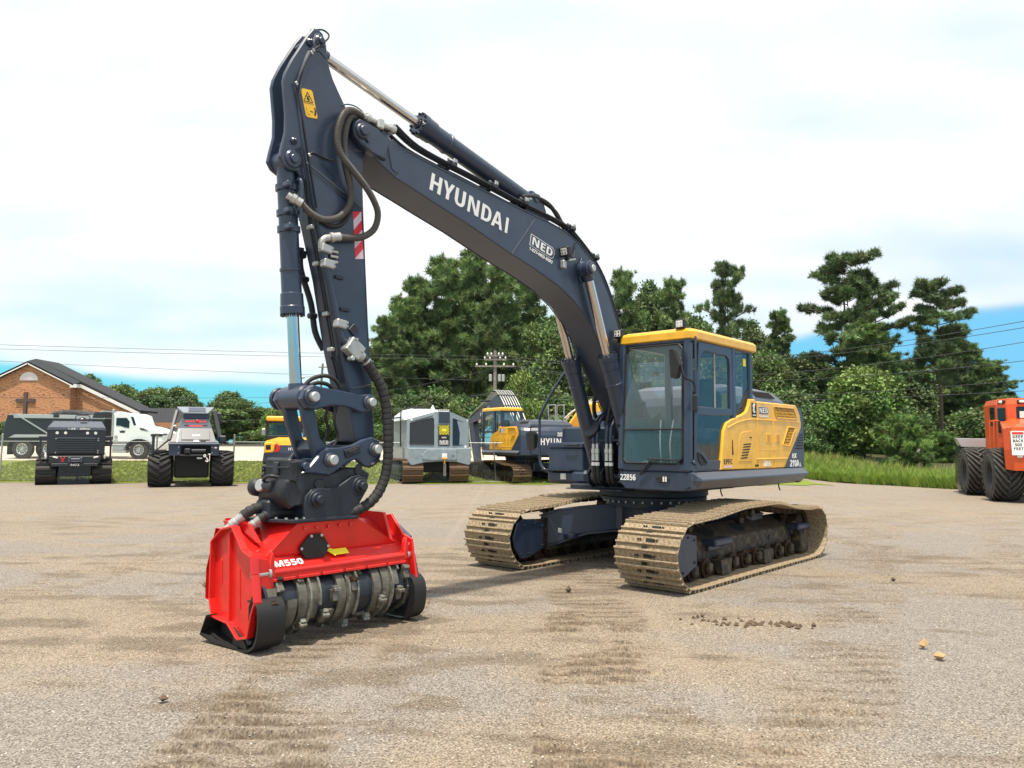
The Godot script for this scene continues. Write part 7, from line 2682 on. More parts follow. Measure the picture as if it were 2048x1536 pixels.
func build_dump_truck() -> void:
	var o := thing("dump_truck", "long dump truck with white cab and dark loaded bed standing on the pale road", "dump truck", lot(-27.75, 41.6))
	var k := func(x: float, y: float) -> Array: return [x * 0.00639, (920.0 - y) * 0.00639]
	var s := Sh.new()
	s.extr([k.call(75, 545), k.call(20, 772), k.call(450, 772), k.call(895, 760), k.call(905, 575), k.call(870, 555), k.call(150, 548)], -2.4, 0.0, 0.03)
	var bed := obj("bed", s, M.night, o)
	s = Sh.new()
	s.extr([k.call(130, 538), k.call(135, 572), k.call(905, 580), k.call(880, 505), k.call(805, 548)], -2.45, 0.04, 0.01)
	obj("top_rail", s, M.alu, bed)
	s = Sh.new()
	s.extr([k.call(800, 570), k.call(900, 572), k.call(915, 520), k.call(820, 522)], -2.47, 0.06, 0.0)
	s.box(Vector3(3.16, 2.33, 0.06), Vector3(0.30, 0.16, 0.04), 0.02)
	obj("hinge_plate", s, M.night, bed)
	s = Sh.new()
	s.extr([k.call(100, 738), k.call(150, 712), k.call(455, 712), k.call(455, 735)], -2.40, 0.05, 0.01)
	s.bar(Vector3(0.62, 2.42, 0.03), Vector3(1.0, 2.42, 0.03), 0.05, 0.05)
	s.bar(Vector3(1.0, 2.42, 0.03), Vector3(2.95, 1.26, 0.03), 0.05, 0.06)
	obj("pale_brace", s, M.alu, bed)
	s = Sh.new()
	s.extr([k.call(380, 545), k.call(430, 515), k.call(520, 500), k.call(620, 500), k.call(700, 520), k.call(760, 545)], -2.1, -0.3, 0.12)
	obj("load", s, M.asphalt, o)
	s = Sh.new()
	s.box(Vector3(3.4, 0.85, -1.2), Vector3(6.4, 0.28, 1.0), 0.02)
	s.box(Vector3(0.62, 0.55, -0.2), Vector3(0.06, 0.6, 0.5), 0.01)
	obj("chassis", s, M.black, o)
	for e in [[212.0, 0.55], [438.0, 0.55], [1195.0, 0.52]]:
		for z in [-0.16, -2.2]:
			s = Sh.new()
			var r: float = e[1]
			var c := Vector3(e[0] * 0.00639, r, z - 0.14)
			s.lathe(c, Vector3(0, 0, 1), [[0, 0], [0, r * 0.9], [0.04, r], [0.24, r], [0.28, r * 0.93], [0.29, r * 0.62], [0.27, r * 0.56]], 32)
			var ty := obj("wheel", s, M.tyre, o)
			s = Sh.new()
			s.lathe(c, Vector3(0, 0, 1), [[0.26, r * 0.58], [0.285, r * 0.55], [0.27, r * 0.48], [0.20, r * 0.40], [0.20, r * 0.22], [0.28, r * 0.18], [0.28, 0]], 28)
			obj("rim", s, M.alu, ty)
			s = Sh.new()
			for i in 10:
				var a := TAU * i / 10.0
				s.cyl(c + Vector3(cos(a) * r * 0.40, sin(a) * r * 0.40, 0.262), c + Vector3(cos(a) * r * 0.40, sin(a) * r * 0.40, 0.268), r * 0.065, 8)
			obj("rim_hole", s, M.soot, ty)
	# cab and hood
	s = Sh.new()
	s.extr([k.call(965, 780), k.call(965, 535), k.call(985, 522), k.call(1085, 525), k.call(1140, 545), k.call(1172, 632), k.call(1210, 635), k.call(1300, 658), k.call(1385, 695), k.call(1392, 780), k.call(1375, 800), k.call(1290, 800), k.call(1260, 770), k.call(1190, 762), k.call(1120, 775), k.call(1095, 800), k.call(1085, 780)], -2.25, -0.12, 0.06)
	var cb := obj("cab", s, M.truck, o)
	s = Sh.new()
	s.extr([k.call(990, 568), k.call(1078, 568), k.call(1104, 600), k.call(1102, 655), k.call(1060, 648), k.call(1030, 636), k.call(990, 634)], -2.27, -0.10, 0.01)
	s.extr([k.call(1112, 560), k.call(1135, 560), k.call(1160, 628), k.call(1140, 632)], -2.1, -0.112, 0.0)
	obj("side_window", s, M.glass_black, cb)
	s = Sh.new()
	s.extr([k.call(1190, 652), k.call(1225, 658), k.call(1265, 680), k.call(1200, 668)], -0.13, -0.10, 0.005)
	s.extr([k.call(1285, 705), k.call(1385, 712), k.call(1385, 725), k.call(1290, 722)], -2.27, -0.09, 0.01)
	obj("hood_vent", s, M.black, cb)
	s = Sh.new()
	for i in 16:
		var a0 := PI * i / 16.0
		var a1 := PI * (i + 1) / 16.0
		s.bar(Vector3(7.63 - cos(a0) * 0.68, 0.52 + sin(a0) * 0.55, -0.12), Vector3(7.63 - cos(a1) * 0.68, 0.52 + sin(a1) * 0.55, -0.12), 0.30, 0.09)
	obj("wheel_arch", s, M.black, o)
	# crown on the door
	s = Sh.new()
	s.extr([k.call(1026, 694), k.call(1020, 672), k.call(1034, 682), k.call(1038, 668), k.call(1046, 680), k.call(1054, 668), k.call(1058, 682), k.call(1072, 672), k.call(1066, 694)], -0.119, -0.112, 0.0)
	obj("crown_emblem", s, M.black, cb)
	s = Sh.new()
	s.cyl(Vector3(6.35, 1.21, -0.13), Vector3(6.35, 1.21, -0.11), 0.10, 18)
	s.box(Vector3(6.35, 1.05, -0.115), Vector3(0.22, 0.05, 0.01))
	obj("door_badge", s, M.galv, cb)
	s = Sh.new()
	s.cyl(Vector3(6.08, 0.95, -0.28), Vector3(6.08, 2.70, -0.28), 0.085, 16, 0.01)
	obj("exhaust_stack", s, M.alu, o)
	s = Sh.new()
	s.box(Vector3(6.55, 0.60, -0.28), Vector3(0.78, 0.50, 0.34), 0.03)
	for i in 3:
		s.box(Vector3(6.55, 0.80 - i * 0.2, -0.09), Vector3(0.8, 0.025, 0.04), 0.006)
	obj("step_box", s, M.alu, o)
	s = Sh.new()
	s.box(Vector3(8.55, 0.75, -1.2), Vector3(0.35, 0.42, 2.2), 0.06)
	obj("bumper", s, M.truck, o)
	s = Sh.new()
	s.box(Vector3(6.3, 2.56, -0.6), Vector3(0.4, 0.06, 0.5), 0.02)
	obj("roof_vent", s, M.truck, cb)


func build_compact() -> void:
	var o := thing("compact_excavator", "small yellow and black excavator seen from behind, half hidden by the coupler", "excavator", lot(-8.43, 29.4), 0.28)
	crawler(o, -1.03, -0.60, -0.15, 2.6, 0.72, M.track_black, 32)
	crawler(o, 0.60, 1.03, -0.15, 2.6, 0.72, M.track_black, 32)
	var s := Sh.new()
	s.box(Vector3(0, 0.55, -1.4), Vector3(1.2, 0.3, 1.4), 0.03)
	s.cyl(Vector3(0, 0.7, -1.4), Vector3(0, 0.85, -1.4), 0.5, 24)
	obj("car_body", s, M.darker, o)
	s = Sh.new()
	s.loft([[Vector3(-0.97, 0.82, -0.12), Vector3(0.97, 0.82, -0.12), Vector3(0.9, 0.82, -2.2), Vector3(-0.9, 0.82, -2.2)], [Vector3(-1.0, 0.92, 0.02), Vector3(1.0, 0.92, 0.02), Vector3(0.95, 0.92, -2.2), Vector3(-0.95, 0.92, -2.2)], [Vector3(-0.96, 1.25, 0.05), Vector3(0.96, 1.25, 0.05), Vector3(0.95, 1.25, -2.2), Vector3(-0.95, 1.25, -2.2)], [Vector3(-0.94, 1.54, 0.02), Vector3(0.94, 1.54, 0.02), Vector3(0.95, 1.54, -2.2), Vector3(-0.95, 1.54, -2.2)]])
	obj("counterweight", s, M.dark, o)
	s = Sh.new()
	s.loft([[Vector3(-0.93, 1.54, 0.0), Vector3(0.93, 1.54, 0.0), Vector3(0.93, 1.54, -1.0), Vector3(-0.93, 1.54, -1.0)], [Vector3(-0.90, 1.70, -0.03), Vector3(0.90, 1.70, -0.03), Vector3(0.9, 1.70, -1.0), Vector3(-0.9, 1.70, -1.0)], [Vector3(-0.45, 1.84, -0.08), Vector3(0.85, 1.84, -0.08), Vector3(0.85, 1.84, -1.0), Vector3(-0.45, 1.84, -1.0)]])
	obj("engine_cover", s, M.yellow, o)
	s = Sh.new()
	s.extr([[-0.945, 1.25], [-0.95, 1.62], [-0.75, 1.66], [-0.55, 1.60], [-0.58, 1.34], [-0.64, 1.27]], 0.0, 0.085, 0.03)
	obj("corner_panel", s, M.yellow, o)
	s = Sh.new()
	s.box(Vector3(-0.80, 1.46, 0.085), Vector3(0.18, 0.18, 0.012), 0.02)
	obj("corner_vent", s, M.soot, o)
	s = Sh.new()
	s.extr([[-0.57, 1.28], [-0.52, 1.40], [-0.55, 1.60], [-0.46, 1.58], [-0.39, 1.50], [-0.38, 1.38], [-0.44, 1.29]], 0.03, 0.075, 0.01)
	obj("tail_lamp", s, M.redlamp, o)
	maker_name(Vector3(0.29, 1.40, 0.055), Vector3.RIGHT, Vector3.UP, 0.105, 0.72, o)
	# cab seen from behind
	s = Sh.new()
	for x in [-0.88, 0.36]:
		for z in [-0.75, -2.0]:
			s.bar(Vector3(x, 1.5, z), Vector3(x, 2.5, z), 0.09, 0.09, 0.02, Vector3(0, 0, 1))
	s.box(Vector3(-0.26, 1.80, -0.73), Vector3(1.3, 0.24, 0.06), 0.01)
	s.box(Vector3(-0.26, 2.44, -0.73), Vector3(1.3, 0.10, 0.06), 0.01)
	obj("cab_frame", s, M.black, o)
	s = Sh.new()
	s.box(Vector3(-0.26, 2.57, -1.35), Vector3(1.34, 0.19, 1.5), 0.05)
	obj("cab_roof", s, M.yellow, o)
	s = Sh.new()
	s.face([Vector3(-0.84, 1.92, -0.72), Vector3(0.32, 1.92, -0.72), Vector3(0.32, 2.4, -0.72), Vector3(-0.84, 2.4, -0.72)], Vector3(0, 2, -3))
	obj("rear_pane", s, M.glass_dark, o)
	s = Sh.new()
	s.box(Vector3(-0.3, 2.05, -1.4), Vector3(0.5, 0.6, 0.16), 0.05)
	obj("seat", s, M.seat, o)
	s = Sh.new()
	s.box(Vector3(-1.05, 2.06, -1.9), Vector3(0.16, 0.28, 0.06), 0.03)
	s.bar(Vector3(-1.0, 2.0, -1.9), Vector3(-0.88, 1.9, -1.9), 0.02, 0.02)
	obj("mirror", s, M.galv, o)
	s = Sh.new()
	s.tube([Vector3(0.6, 1.5, -2.2), Vector3(0.6, 2.4, -2.6), Vector3(0.62, 2.75, -3.4), Vector3(0.62, 2.2, -4.4)], 0.12, 8, 5)
	obj("boom", s, M.dark, o)


func build_grey_carrier() -> void:
	var o := thing("grey_carrier", "pale grey tracked carrier with meshed windows and a yellow striped sign, beside the feed hose", "tracked carrier", lot(-3.07, 31.5), 0.33)
	crawler(o, -1.38, -0.55, 0.1, 4.4, 0.98, M.track_brown, 42)
	crawler(o, 0.53, 1.36, 0.1, 4.4, 0.98, M.track_brown, 42)
	var s := Sh.new()
	s.box(Vector3(0, 0.7, -2.0), Vector3(1.2, 0.5, 3.4), 0.04)
	obj("belly", s, M.soot, o)
	s = Sh.new()
	# apron: wide, with corners cut away below
	s.extr([[-1.18, 1.44], [1.44, 1.44], [1.44, 0.82], [1.34, 0.74], [0.8, 0.88], [0.1, 0.90], [-0.5, 0.86], [-1.03, 0.74], [-1.18, 0.88]], -0.9, 0.06, 0.02)
	s.loft([[Vector3(-1.22, 0.95, -0.9), Vector3(1.46, 0.95, -0.9), Vector3(1.46, 1.44, -0.9), Vector3(-1.22, 1.44, -0.9)], [Vector3(-1.30, 0.98, -3.9), Vector3(1.40, 0.98, -3.9), Vector3(1.40, 1.44, -3.9), Vector3(-1.30, 1.44, -3.9)]])
	obj("apron", s, M.grey, o)
	s = Sh.new()
	s.extr([[-0.40, 1.38], [0.84, 1.38], [0.84, 0.95], [-0.36, 0.95], [-0.62, 1.0], [-0.64, 1.16]], 0.06, 0.10, 0.015)
	obj("apron_plate", s, M.grey, o)
	# body with its two wings folded back from the middle column
	s = Sh.new()
	s.loft([[Vector3(-1.16, 1.44, -0.35), Vector3(-0.04, 1.44, 0.0), Vector3(0.56, 1.44, 0.0), Vector3(1.45, 1.44, -0.30), Vector3(1.42, 1.44, -3.8), Vector3(-1.26, 1.44, -3.8)], [Vector3(-1.14, 2.62, -0.42), Vector3(-0.04, 2.93, -0.06), Vector3(0.56, 2.93, -0.06), Vector3(1.44, 2.63, -0.36), Vector3(1.40, 2.63, -3.6), Vector3(-1.24, 2.62, -3.6)]])
	obj("body", s, M.grey, o)
	s = Sh.new()
	s.loft([[Vector3(-1.25, 2.58, -0.5), Vector3(-0.05, 2.92, -0.06), Vector3(0.56, 2.92, -0.06), Vector3(1.42, 2.62, -0.4), Vector3(1.38, 2.62, -3.4), Vector3(-1.30, 2.58, -3.4)], [Vector3(-1.2, 2.78, -0.9), Vector3(-0.1, 2.98, -0.3), Vector3(0.55, 2.98, -0.3), Vector3(1.1, 2.75, -0.8), Vector3(1.1, 2.75, -3.2), Vector3(-1.2, 2.78, -3.3)], [Vector3(-0.85, 3.08, -1.2), Vector3(-0.1, 3.06, -0.8), Vector3(0.4, 3.04, -0.8), Vector3(0.7, 2.95, -1.2), Vector3(0.7, 2.95, -3.0), Vector3(-0.85, 3.08, -3.1)]])
	obj("roof", s, M.truck, o)
	var wing := func(pts: Array) -> Array:
		var r := []
		for e in pts:
			var x: float = e[0]
			var t: float = (-0.04 - x) / 1.12 if x < 0.0 else (x - 0.56) / 0.89
			r.append(Vector3(x, e[1], -0.35 * t - (e[1] - 1.44) * 0.05 + 0.004))
		return r
	for w in [[[-1.04, 2.46], [-0.16, 2.68], [-0.12, 2.62], [-0.12, 1.58], [-1.05, 1.58]], [[0.70, 2.66], [1.36, 2.46], [1.38, 1.56], [0.69, 1.56]]]:
		var pl: Array = wing.call(w)
		s = Sh.new()
		var p2 := []
		for q in pl:
			p2.append(q + Vector3(0, 0, 0.02))
		s.loft([pl, p2])
		var wn := obj("mesh_window", s, M.glass_black, o)
		s = Sh.new()
		for i in pl.size():
			s.bar(p2[i], p2[(i + 1) % pl.size()], 0.02, 0.03, 0.006)
		for h in [1.75, 2.35]:
			s.box(p2[2] + Vector3(0.0 if w[0][0] < 0 else -0.68, h - p2[2].y if w[0][0] < 0 else h - p2[2].y, 0.02), Vector3(0.04, 0.12, 0.03), 0.01)
		obj("window_rim", s, M.black, wn)
		s = Sh.new()
		var a: Vector3 = (pl[0] + pl[-1]) * 0.5
		var b: Vector3 = (pl[1] + pl[2]) * 0.5
		var hi := []
		for e in ([[-1.02, 2.53], [-0.14, 2.78], [-0.14, 2.74], [-0.55, 2.60]] if w[0][0] < 0 else [[0.66, 2.76], [1.32, 2.56], [1.32, 2.51], [0.66, 2.71]]):
			hi.append(e)
		var q0: Array = wing.call(hi)
		var q1 := []
		for q in q0:
			q1.append(q + Vector3(0, 0, 0.012))
		s.loft([q0, q1])
		obj("vent_screen", s, M.slate, o)
	for x in [-0.98, 1.36]:
		s = Sh.new()
		var z: float = wing.call([[x, 2.58]])[0].z
		s.box(Vector3(x, 2.58, z + 0.02), Vector3(0.09, 0.09, 0.05), 0.02)
		obj("corner_lamp", s, M.lens, o)
	s = Sh.new()
	s.box(Vector3(0.31, 2.70, -0.02), Vector3(0.46, 0.46, 0.05), 0.01)
	for i in 12:
		s.bar(Vector3(0.09, 2.48 + i * 0.038, 0.008), Vector3(0.53, 2.48 + i * 0.038, 0.008), 0.008, 0.014)
	obj("air_screen", s, M.slate, o)
	s = Sh.new()
	s.box(Vector3(0.31, 3.0, -0.12), Vector3(0.50, 0.07, 0.08), 0.01)
	var lb := obj("light_bar", s, M.black, o)
	for i in 6:
		s = Sh.new()
		s.box(Vector3(0.11 + i * 0.08, 3.0, -0.075), Vector3(0.055, 0.045, 0.01), 0.004)
		obj("lamp", s, M.lens, lb)
	# striped board and dealer's board
	s = Sh.new()
	s.box(Vector3(0.30, 1.97, 0.005), Vector3(0.48, 0.86, 0.02), 0.006)
	obj("sign_board", s, M.black, o)
	s = Sh.new()
	s.box(Vector3(0.30, 2.18, 0.017), Vector3(0.42, 0.38, 0.006))
	obj("striped_board", s, M.lime, o)
	s = Sh.new()
	for i in 9:
		var c := -0.44 + i * 0.12
		var seg := Geometry2D.intersect_polygons(PackedVector2Array([Vector2(0.09, 1.99), Vector2(0.51, 1.99), Vector2(0.51, 2.37), Vector2(0.09, 2.37)]), PackedVector2Array([Vector2(0.1 + c, 1.98), Vector2(0.155 + c, 1.98), Vector2(0.555 + c, 2.38), Vector2(0.50 + c, 2.38)]))
		for g in seg:
			s.extr(Array(g), 0.020, 0.023)
	obj("stripe", s, M.black, o)
	s = Sh.new()
	s.box(Vector3(0.30, 2.18, 0.024), Vector3(0.17, 0.10, 0.004), 0.0)
	obj("label_field", s, M.lime, o)
	letters("NED", Vector3(0.30, 1.70, 0.018), Vector3.RIGHT, Vector3.UP, 0.11, 0.36, M.white, o)
	letters("9450", Vector3(0.30, 1.87, 0.018), Vector3.RIGHT, Vector3.UP, 0.06, 0.19, M.white, o)
	s = Sh.new()
	s.box(Vector3(0.30, 1.61, 0.018), Vector3(0.38, 0.03, 0.004))
	obj("sign_line", s, M.white, o)
	# hitch and chain
	s = Sh.new()
	s.box(Vector3(0.30, 1.13, 0.13), Vector3(0.21, 0.17, 0.05), 0.01)
	obj("hitch_block", s, M.white, o)
	s = Sh.new()
	s.tube([Vector3(0.18, 1.03, 0.16), Vector3(0.28, 1.0, 0.18), Vector3(0.42, 1.03, 0.16)], 0.03, 6, 3)
	s.bar(Vector3(0.30, 1.0, 0.17), Vector3(0.29, 0.80, 0.17), 0.05, 0.05, 0.01)
	obj("hitch_hook", s, M.amber, o)
	s = Sh.new()
	for i in 9:
		for x in [0.275, 0.335]:
			s.tube([Vector3(x, 0.82 - i * 0.055, 0.16), Vector3(x + 0.018, 0.79 - i * 0.055, 0.16), Vector3(x, 0.755 - i * 0.055, 0.16), Vector3(x - 0.018, 0.79 - i * 0.055, 0.16), Vector3(x, 0.82 - i * 0.055, 0.16)], 0.008, 4, 2)
	obj("chain", s, M.galv, o)
	s = Sh.new()
	s.cyl(Vector3(0.66, 1.12, 0.095), Vector3(0.66, 1.12, 0.108), 0.03, 10)
	for x in [-0.38, 0.1, 0.8]:
		s.cyl(Vector3(x, 1.34, 0.095), Vector3(x, 1.34, 0.108), 0.014, 6)
		s.cyl(Vector3(x, 0.98, 0.095), Vector3(x, 0.98, 0.108), 0.014, 6)
	obj("plate_bolt", s, M.black, o)
	s = Sh.new()
	s.box(Vector3(1.28, 1.50, -0.235), Vector3(0.09, 0.09, 0.02))
	obj("white_sticker", s, M.white, o)
	s = Sh.new()
	s.tube([Vector3(-1.35, 1.5, -0.7), Vector3(-1.36, 2.7, -0.7), Vector3(-1.2, 3.05, -0.9), Vector3(-0.3, 3.15, -1.2)], 0.03, 6, 3)
	s.tube([Vector3(-1.38, 1.5, -2.2), Vector3(-1.4, 2.7, -2.2), Vector3(-1.2, 3.08, -2.2)], 0.03, 6, 3)
	s.bar(Vector3(-1.36, 2.7, -0.7), Vector3(-1.4, 2.7, -2.2), 0.05, 0.05)
	obj("brush_guard", s, M.black, o)
	s = Sh.new()
	s.lathe(Vector3(0.05, 3.05, -1.0), Vector3.UP, [[0, 0.09], [0.06, 0.08], [0.16, 0.03], [0.2, 0.0]], 10)
	obj("antenna_cap", s, M.white, o)


func build_far_excavator() -> void:
	var o := thing("excavator", "second yellow and grey excavator parked behind the tool box, hoses over its lowered boom", "excavator")
	var x := Vector3(-0.454, 0, -0.891)
	var p := lot(0.50, 34.2, -0.06)
	o.transform = Transform3D(Basis(x, Vector3.UP, x.cross(Vector3.UP)).scaled(Vector3.ONE * 1.07), p)
	undercarriage(o, M.track_brown, false)
	house(o, false)
	var s := Sh.new()
	side(s, [[0.3, 1.75], [1.0, 2.6], [1.75, 3.45], [2.05, 3.66], [2.35, 3.62], [3.4, 3.25], [5.0, 2.75], [5.1, 2.55], [4.9, 2.5], [3.2, 2.75], [2.3, 3.0], [1.8, 2.75], [1.2, 1.9], [0.6, 1.5]], -0.2, 0.2, 0.02)
	var bm := obj("boom", s, M.dark, o)
	maker_name(V(3.35, 3.02, 0.205), Vector3(-0.95, 0.29, 0), Vector3(0.29, 0.95, 0), 0.16, 1.0, bm)
	maker_name(V(-2.725, 1.62, -0.05), Vector3(0, 0, 1), Vector3.UP, 0.25, 1.5, o)
	var sg := group_node("dealer_sign", o)
	letters("NED", V(-2.715, 1.93, -0.25), Vector3(0, 0, 1), Vector3.UP, 0.10, 0.38, M.white, sg)
	s = Sh.new()
	s.box(V(-2.715, 1.845, -0.25), Vector3(0.004, 0.03, 0.42))
	obj("sign_line", s, M.white, sg)
	s = Sh.new()
	s.box(V(-2.60, 1.90, 0.80), Vector3(0.01, 0.16, 0.14), 0.0, Basis(Vector3.UP, -0.5))
	obj("white_label", s, M.white, o)
	s = Sh.new()
	side(s, [[4.85, 2.85], [5.15, 2.75], [4.95, 1.6], [4.6, 0.4], [4.35, 0.5], [4.6, 1.7]], -0.15, 0.15, 0.02)
	obj("arm", s, M.dark, o)
	for i in 7:
		var l := -0.36 + i * 0.12
		hose(o, [V(0.35, 2.35, l), V(0.75, 2.85, l), V(1.25, 3.4, l), V(1.75, 3.78, l), V(2.05, 3.84 + 0.02 * (i % 2), l), V(2.6, 3.68, l * 0.8), V(3.6, 3.34, l * 0.6), V(4.9, 2.9, l * 0.5), V(5.3, 2.55, l * 0.6), V(5.25, 2.1, l), V(5.0, 1.5, l * 1.2), V(4.7, 0.9, l)], 0.026, M.galv, false, "steel_pipe")
	s = Sh.new()
	for k in [[1.0, 3.14, 0.85], [1.5, 3.62, 0.75], [2.05, 3.82, 0.0], [3.2, 3.46, -0.35]]:
		s.box(V(k[0], k[1], 0.0), Vector3(0.07, 0.06, 0.95), 0.01, Basis(Vector3(0, 0, 1), k[2]))
	obj("pipe_rack", s, M.darker, o)
	s = Sh.new()
	for e in [[-1.3, -0.85], [-1.3, -0.45]]:
		s.tube([V(e[0], 2.2, e[1]), V(e[0], 3.02, e[1]), V(e[0] - 0.06, 3.08, e[1]), V(e[0] - 0.5, 3.08, e[1]), V(e[0] - 0.56, 3.0, e[1]), V(e[0] - 0.56, 2.2, e[1])], 0.022, 6, 3)
		s.bar(V(e[0], 2.65, e[1]), V(e[0] - 0.56, 2.65, e[1]), 0.03, 0.03)
	obj("walkway_rail", s, M.galv, o)


func build_yellow_machine() -> void:
	var o := thing("yellow_machine", "yellow machine with a steep sloped hood, mostly hidden behind the tool box and boom", "machine", lot(3.15, 33.2), -0.1)
	crawler(o, -1.3, -0.6, 0.3, 3.8, 0.9, M.track_brown, 36)
	crawler(o, 0.6, 1.3, 0.3, 3.8, 0.9, M.track_brown, 36)
	var s := Sh.new()
	s.box(Vector3(0.1, 1.25, -1.4), Vector3(2.5, 0.6, 3.2), 0.04)
	obj("frame", s, M.dark, o)
	s = Sh.new()
	s.extr([[-1.30, 1.45], [-1.24, 1.75], [-0.35, 3.05], [-0.05, 3.30], [0.10, 3.38], [0.80, 3.38], [0.98, 2.62], [0.98, 1.45]], -1.6, 0.0, 0.05)
	var hood := obj("sloped_hood", s, M.yellow, o)
	s = Sh.new()
	s.extr([[-0.75, 2.35], [-0.25, 3.0], [-0.10, 3.0], [-0.10, 2.35]], 0.0, 0.02, 0.0)
	obj("hood_panel", s, M.amber, hood)
	s = Sh.new()
	s.box(Vector3(0.55, 2.42, 0.04), Vector3(0.95, 0.42, 0.10), 0.03)
	s.box(Vector3(-0.22, 2.1, 0.04), Vector3(0.7, 0.5, 0.08), 0.03)
	obj("grey_cover", s, M.dark, hood)
	s = Sh.new()
	s.tube([Vector3(-0.9, 2.75, -0.8), Vector3(-0.5, 3.1, -0.9), Vector3(0.2, 3.45, -1.0), Vector3(0.8, 3.5, -1.0)], 0.05, 6, 4)
	s.tube([Vector3(-0.9, 2.6, -0.9), Vector3(-0.4, 3.2, -1.1), Vector3(0.3, 3.6, -1.2)], 0.03, 6, 4)
	obj("pipe", s, M.galv, o)


func build_orange_machine() -> void:
	var o := thing("orange_machine", "orange machine on big lugged tyres with a keep back sign, cut by the right edge", "forestry machine", lot(15.4, 22.4), -0.315)
	big_tyre(o, Vector3(-1.07, 0.78, 0.0), 0.78, 0.74, 22, M.tyre_dusty, M.black, 0.5)
	big_tyre(o, Vector3(1.07, 0.78, 0.0), 0.78, 0.74, 22, M.tyre_dusty, M.black, 0.5)
	big_tyre(o, Vector3(-1.07, 0.78, -3.0), 0.78, 0.74, 22, M.tyre_dusty, M.black, 0.5)
	big_tyre(o, Vector3(1.07, 0.78, -3.0), 0.78, 0.74, 22, M.tyre_dusty, M.black, 0.5)
	var s := Sh.new()
	s.box(Vector3(0, 0.85, -1.6), Vector3(1.2, 0.6, 5.0), 0.05)
	obj("chassis", s, M.black, o)
	s = Sh.new()
	s.loft([[Vector3(-1.18, 0.95, 0.80), Vector3(-1.02, 0.92, 1.06), Vector3(0.9, 0.92, 1.06), Vector3(1.05, 0.95, 0.80), Vector3(0.7, 0.95, 0.4), Vector3(-0.7, 0.95, 0.4)], [Vector3(-1.20, 1.5, 0.80), Vector3(-1.04, 1.5, 1.1), Vector3(0.9, 1.5, 1.1), Vector3(1.05, 1.5, 0.80), Vector3(0.8, 1.6, -0.4), Vector3(-0.9, 1.6, -0.4)], [Vector3(-1.20, 2.10, 0.78), Vector3(-1.04, 2.14, 1.04), Vector3(0.9, 2.14, 1.04), Vector3(1.05, 2.10, 0.78), Vector3(0.8, 2.34, -0.45), Vector3(-0.95, 2.34, -0.45)]])
	obj("engine_hull", s, M.orange, o)
	s = Sh.new()
	s.loft([[Vector3(-1.0, 2.13, 0.95), Vector3(0.85, 2.13, 0.95), Vector3(0.75, 2.33, -0.45), Vector3(-0.85, 2.33, -0.45)], [Vector3(-0.80, 2.24, 0.75), Vector3(0.75, 2.24, 0.75), Vector3(0.7, 2.42, -0.45), Vector3(-0.7, 2.42, -0.45)]])
	obj("hull_top", s, M.orange, o)
	# cab
	s = Sh.new()
	s.loft([[Vector3(-0.95, 1.2, -0.75), Vector3(-0.72, 1.2, -0.45), Vector3(0.9, 1.2, -0.45), Vector3(0.95, 1.2, -2.1), Vector3(-0.95, 1.2, -2.1)], [Vector3(-0.97, 2.86, -0.78), Vector3(-0.74, 2.86, -0.48), Vector3(0.9, 2.86, -0.48), Vector3(0.95, 2.86, -2.1), Vector3(-0.97, 2.86, -2.1)], [Vector3(-0.92, 3.02, -0.82), Vector3(-0.70, 3.04, -0.55), Vector3(0.88, 3.04, -0.55), Vector3(0.9, 3.04, -2.0), Vector3(-0.92, 3.02, -2.0)]])
	var cb := obj("cab", s, M.orange, o)
	s = Sh.new()
	s.loft([[Vector3(-0.51, 2.42, -0.472), Vector3(0.7, 2.42, -0.472), Vector3(0.7, 2.78, -0.475), Vector3(-0.51, 2.78, -0.475)], [Vector3(-0.49, 2.44, -0.455), Vector3(0.68, 2.44, -0.455), Vector3(0.68, 2.76, -0.458), Vector3(-0.49, 2.76, -0.458)]])
	s.loft([[Vector3(-0.925, 2.0, -0.705), Vector3(-0.775, 2.0, -0.51), Vector3(-0.785, 2.76, -0.52), Vector3(-0.935, 2.76, -0.715)], [Vector3(-0.94, 2.02, -0.69), Vector3(-0.79, 2.02, -0.50), Vector3(-0.80, 2.74, -0.51), Vector3(-0.95, 2.74, -0.70)]])
	s.loft([[Vector3(-0.965, 2.2, -0.9), Vector3(-0.97, 2.8, -0.9), Vector3(-0.97, 2.8, -1.4), Vector3(-0.965, 2.2, -1.4)], [Vector3(-0.98, 2.22, -0.92), Vector3(-0.985, 2.78, -0.92), Vector3(-0.985, 2.78, -1.38), Vector3(-0.98, 2.22, -1.38)]])
	obj("cab_window", s, M.glass_black, cb)
	s = Sh.new()
	for e in [[-0.38, 0.30], [0.02, 0.30]]:
		s.box(Vector3(e[0] + 0.1, 2.54, -0.45), Vector3(0.3, 0.2, 0.012), 0.01)
	obj("far_window_glint", s, M.lens, cb)
	for e in [[-0.84, -0.64, -0.9], [-0.36, -0.47, 0.0]]:
		s = Sh.new()
		s.box(Vector3(e[0], 2.93, e[1]), Vector3(0.24, 0.12, 0.07), 0.02, Basis(Vector3.UP, e[2]))
		var lm := obj("lamp_housing", s, M.black, cb)
		s = Sh.new()
		s.ball(Vector3(e[0] + 0.02 * e[2], 2.93, e[1] + 0.04), Vector3(0.085, 0.045, 0.02))
		obj("lens", s, M.lens, lm)
	for z in [-0.95, -0.5]:
		s = Sh.new()
		s.tube([Vector3(-0.97, 1.25, z), Vector3(-1.10, 1.25, z), Vector3(-1.10, 2.30, z), Vector3(-1.08, 2.36, z), Vector3(-0.97, 2.36, z)], 0.022, 6, 3)
		obj("grab_rail", s, M.orange, o)
	# the sign
	s = Sh.new()
